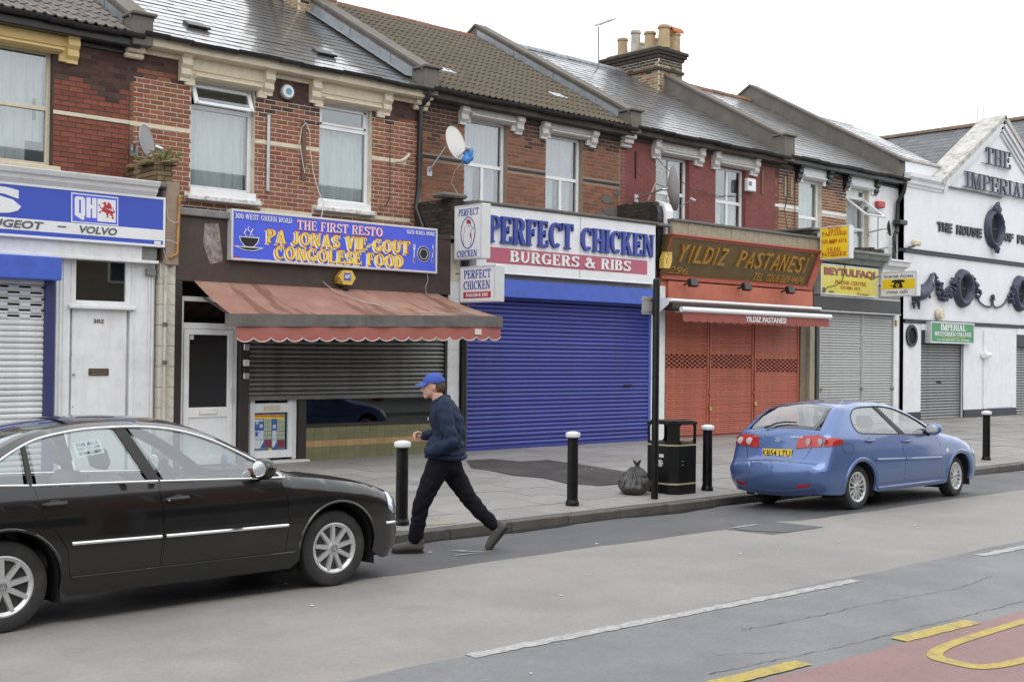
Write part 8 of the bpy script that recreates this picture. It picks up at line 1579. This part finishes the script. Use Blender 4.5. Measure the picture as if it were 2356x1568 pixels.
for s_ in (-1, 1): MB().ell((.186, s_*.033, 1.640), (.007, .011, .006), 8, 6).build('eye', M('dark eye', (.03, .02, .015), .3), man, smooth=True); MB().ell((.192, s_*.032, 1.655), (.006, .018, .004), 8, 6).build('eyebrow', m_hair, man)
h = MB().ell((.086, 0, 1.662), (.100, .080, .098), 30, 22); kp = lambda c: (c[0] < .105-.35*max(0, 1.66-c[2])) and 1.585 < c[2] < 1.72 and not (abs(c[1]) > .06 and .066 < c[0] < .11 and c[2] < 1.672)
h.f = [f for f in h.f if kp(np.mean([h.v[i] for i in f], axis=0))]; h.build('hair', m_hair, man, smooth=True)
c_ = MB(); c_.ell((.096, 0, 1.690), (.114, .090, .100), 28, 20); kp = lambda c: c[2] > 1.694-(c[0]-.1)*.05; c_.f = [f for f in c_.f if kp(np.mean([c_.v[i] for i in f], axis=0))]; cp_ = c_.build('cap', m_cap, man, smooth=True)
V = []; F = []; nn = 14
for i in range(nn+1):
    a = math.radians(-62+124*i/nn); o_ = math.cos(a)
    for k in range(5): u = k/4; x = .096+(.108+.085*o_**1.2*u)*math.cos(a*(1-.25*u)); y = (.088+.012*u)*math.sin(a); V.append((x, y, 1.692-.018*u-.35*y*y*3*(.3+u)-.008*u*u))
top_ = [(i*5+j, (i+1)*5+j, (i+1)*5+j+1, i*5+j+1) for i in range(nn) for j in range(4)]; nV = len(V); V += [(x, y, z-.006) for x, y, z in V]; F = [f[::-1] for f in top_]+[tuple(nV+i for i in f) for f in top_]+[(i*5+4, (i+1)*5+4, nV+(i+1)*5+4, nV+i*5+4) for i in range(nn)]
MB().add(V, F).build('peak', m_cap, cp_, smooth=True, ang=60); MB().ell((.092, 0, 1.790), (.010, .010, .006), 10, 6).build('button', m_cap, cp_)
# jacket
q = MB(); q.ell((-.01, 0, 1.34), (.155, .205, .20), 20, 14); q.ell((-.055, 0, 1.22), (.165, .185, .27), 20, 14); q.ell((-.025, 0, 1.06), (.195, .195, .14), 20, 14); q.ell((-.03, 0, .985), (.200, .21, .06), 20, 10); chain(q, [(-.02, -.15, 1.475), (0, 0, 1.50), (-.02, .15, 1.475)], [.07, .075, .07])
chain(q, [(-.01, .19, 1.45), (-.055, .268, 1.28), (-.115, .305, 1.13)], [.083, .074, .070]); chain(q, [(-.115, .305, 1.13), (.0, .29, 1.055), (.115, .235, 1.015)], [.070, .064, .055]); chain(q, [(-.01, -.185, 1.45), (-.03, -.25, 1.30), (-.02, -.265, 1.16)], [.085, .078, .070]); chain(q, [(-.02, -.265, 1.16), (.10, -.24, 1.15), (.205, -.208, 1.150)], [.070, .055, .043])
chain(q, [(-.045, 0, 1.545), (.0, .05, 1.535), (.06, .066, 1.515), (.115, .04, 1.485)], [.035, .032, .026, .02], 10); chain(q, [(-.045, 0, 1.545), (.0, -.05, 1.535), (.06, -.066, 1.515), (.115, -.04, 1.485)], [.035, .032, .026, .02], 10)
def wr(c): return .016*mn.noise(Vector((c.x*7, c.y*7, c.z*12)))+.010*math.sin(c.z*40+10*mn.noise(c*5))*max(0, min(1, (1.36-c.z)*3))*.8+.005*mn.noise(c*26)
jk = remesh(q, 'jacket', m_jack, man, .010, 3, wr)
MB().tube([(-.03+.192*math.cos(a), .200*math.sin(a), .955+.012*math.sin(2*a)) for a in [2*math.pi*i/28 for i in range(29)]], .026, 8, False).build('waistband', m_jack, jk, smooth=True)
MB().box(.142, .150, .06, .085, 1.315, 1.345).build('chest_badge', m_fleck, jk)
# trousers
q = MB(); q.ell((-.02, 0, .90), (.170, .185, .12), 20, 12); q.ell((-.06, 0, .86), (.14, .17, .12), 18, 12); chain(q, [LH, (.125, .095, .66), LK], [.125, .108, .088]); chain(q, [LK, (.235, .10, .28), (.258, .10, .145)], [.086, .078, .072]); chain(q, [RH, (-.155, -.09, .70), RK], [.125, .108, .090]); chain(q, [RK, (-.40, -.09, .37), (-.515, -.09, .262)], [.088, .076, .066])
def wr2(c): return .009*mn.noise(Vector((c.x*8, c.y*8, c.z*12)))+.0035*math.sin(c.z*38+10*mn.noise(c*4))*(1 if c.z < .62 else .5)+.003*mn.noise(c*24)
remesh(q, 'trousers', m_trou, man, .010, 3, wr2)
# shoes
def shoe(y, tr):
    q = MB(); chain(q, [(-.06, y, .058), (.02, y, .062), (.11, y, .050), (.18, y, .040)], [.046, .050, .050, .042], 12); q.ell((-.045, y, .105), (.058, .046, .06), 14, 10); q.ell((.03, y, .085), (.06, .042, .04), 14, 10); q.v = [(a, b, max(c, .012)) for a, b, c in q.v]; q.v = [tr @ Vector(p) for p in q.v]; s_ = remesh(q, 'shoe', m_shoe, man, .007, 2)
    o = [(-.105, 0), (-.10, .03), (-.04, .042), (.05, .040), (.14, .048), (.20, .036), (.228, 0)]; o = o+[(a, -b) for a, b in o[-2:0:-1]]; k = MB().prism([(a, b+y) for a, b in o], (0, 0, 0), (1, 0, 0), (0, 1, 0), (0, 0, 1), 0, .016); k.v = [tr @ Vector(p) for p in k.v]; k.build('sole', m_sole, s_)
shoe(.10, Matrix.Translation((.275, 0, 0)))
shoe(-.09, Matrix.Translation((-.487, 0, .012)) @ Matrix.Rotation(math.radians(52), 4, 'Y') @ Matrix.Translation((-.19, 0, -.012)))
# ================================================================== the other side of the street (seen only in glass and paint)
m_ob = M('London stock brick', (.19, .14, .085), .9, var=.2, rnd=.1); m_or = M('far slate', (.08, .08, .085), .5); m_os = M('shopfront paint', (.25, .22, .2), .6, var=.2)
for i in range(9):
    x0 = -14+i*6.0; h = thing('terraced_house', ['plain stock brick house across the road', 'plain red brick house across the road', 'plain pale brick house across the road'][i % 3], 'house', (x0+3, -6.2, 0), group='houses across the road')
    MB().box(x0, x0+5.98, -14, -6.0, -.1, 6.6).build('wall', [m_ob, b_red, b_stock][i % 3], h); MB().add([(x0, -5.7, 6.6), (x0+5.98, -5.7, 6.6), (x0+5.98, -10, 9.4), (x0, -10, 9.4), (x0, -14.3, 6.6), (x0+5.98, -14.3, 6.6)], [(0, 1, 2, 3), (3, 2, 5, 4), (0, 3, 4), (1, 5, 2), (0, 4, 5, 1)]).build('roof', m_or, h)
    MB().box(x0+.3, x0+5.7, -5.99, -5.7, .0, 3.3).build('shop_front', [m_os, m_gmetal, m_taupe][i % 3], h); MB().box(x0+.6, x0+5.4, -5.695, -5.68, .5, 2.5).build('shop_window', m_dark, h)
    for a in (1.0, 3.6): w_ = MB().box(x0+a, x0+a+1.2, -5.99, -5.93, 4.2, 6.0, .02).build('window', m_upvc, h); MB().box(x0+a+.08, x0+a+1.12, -5.925, -5.92, 4.28, 5.92).build('pane', m_dark, w_)
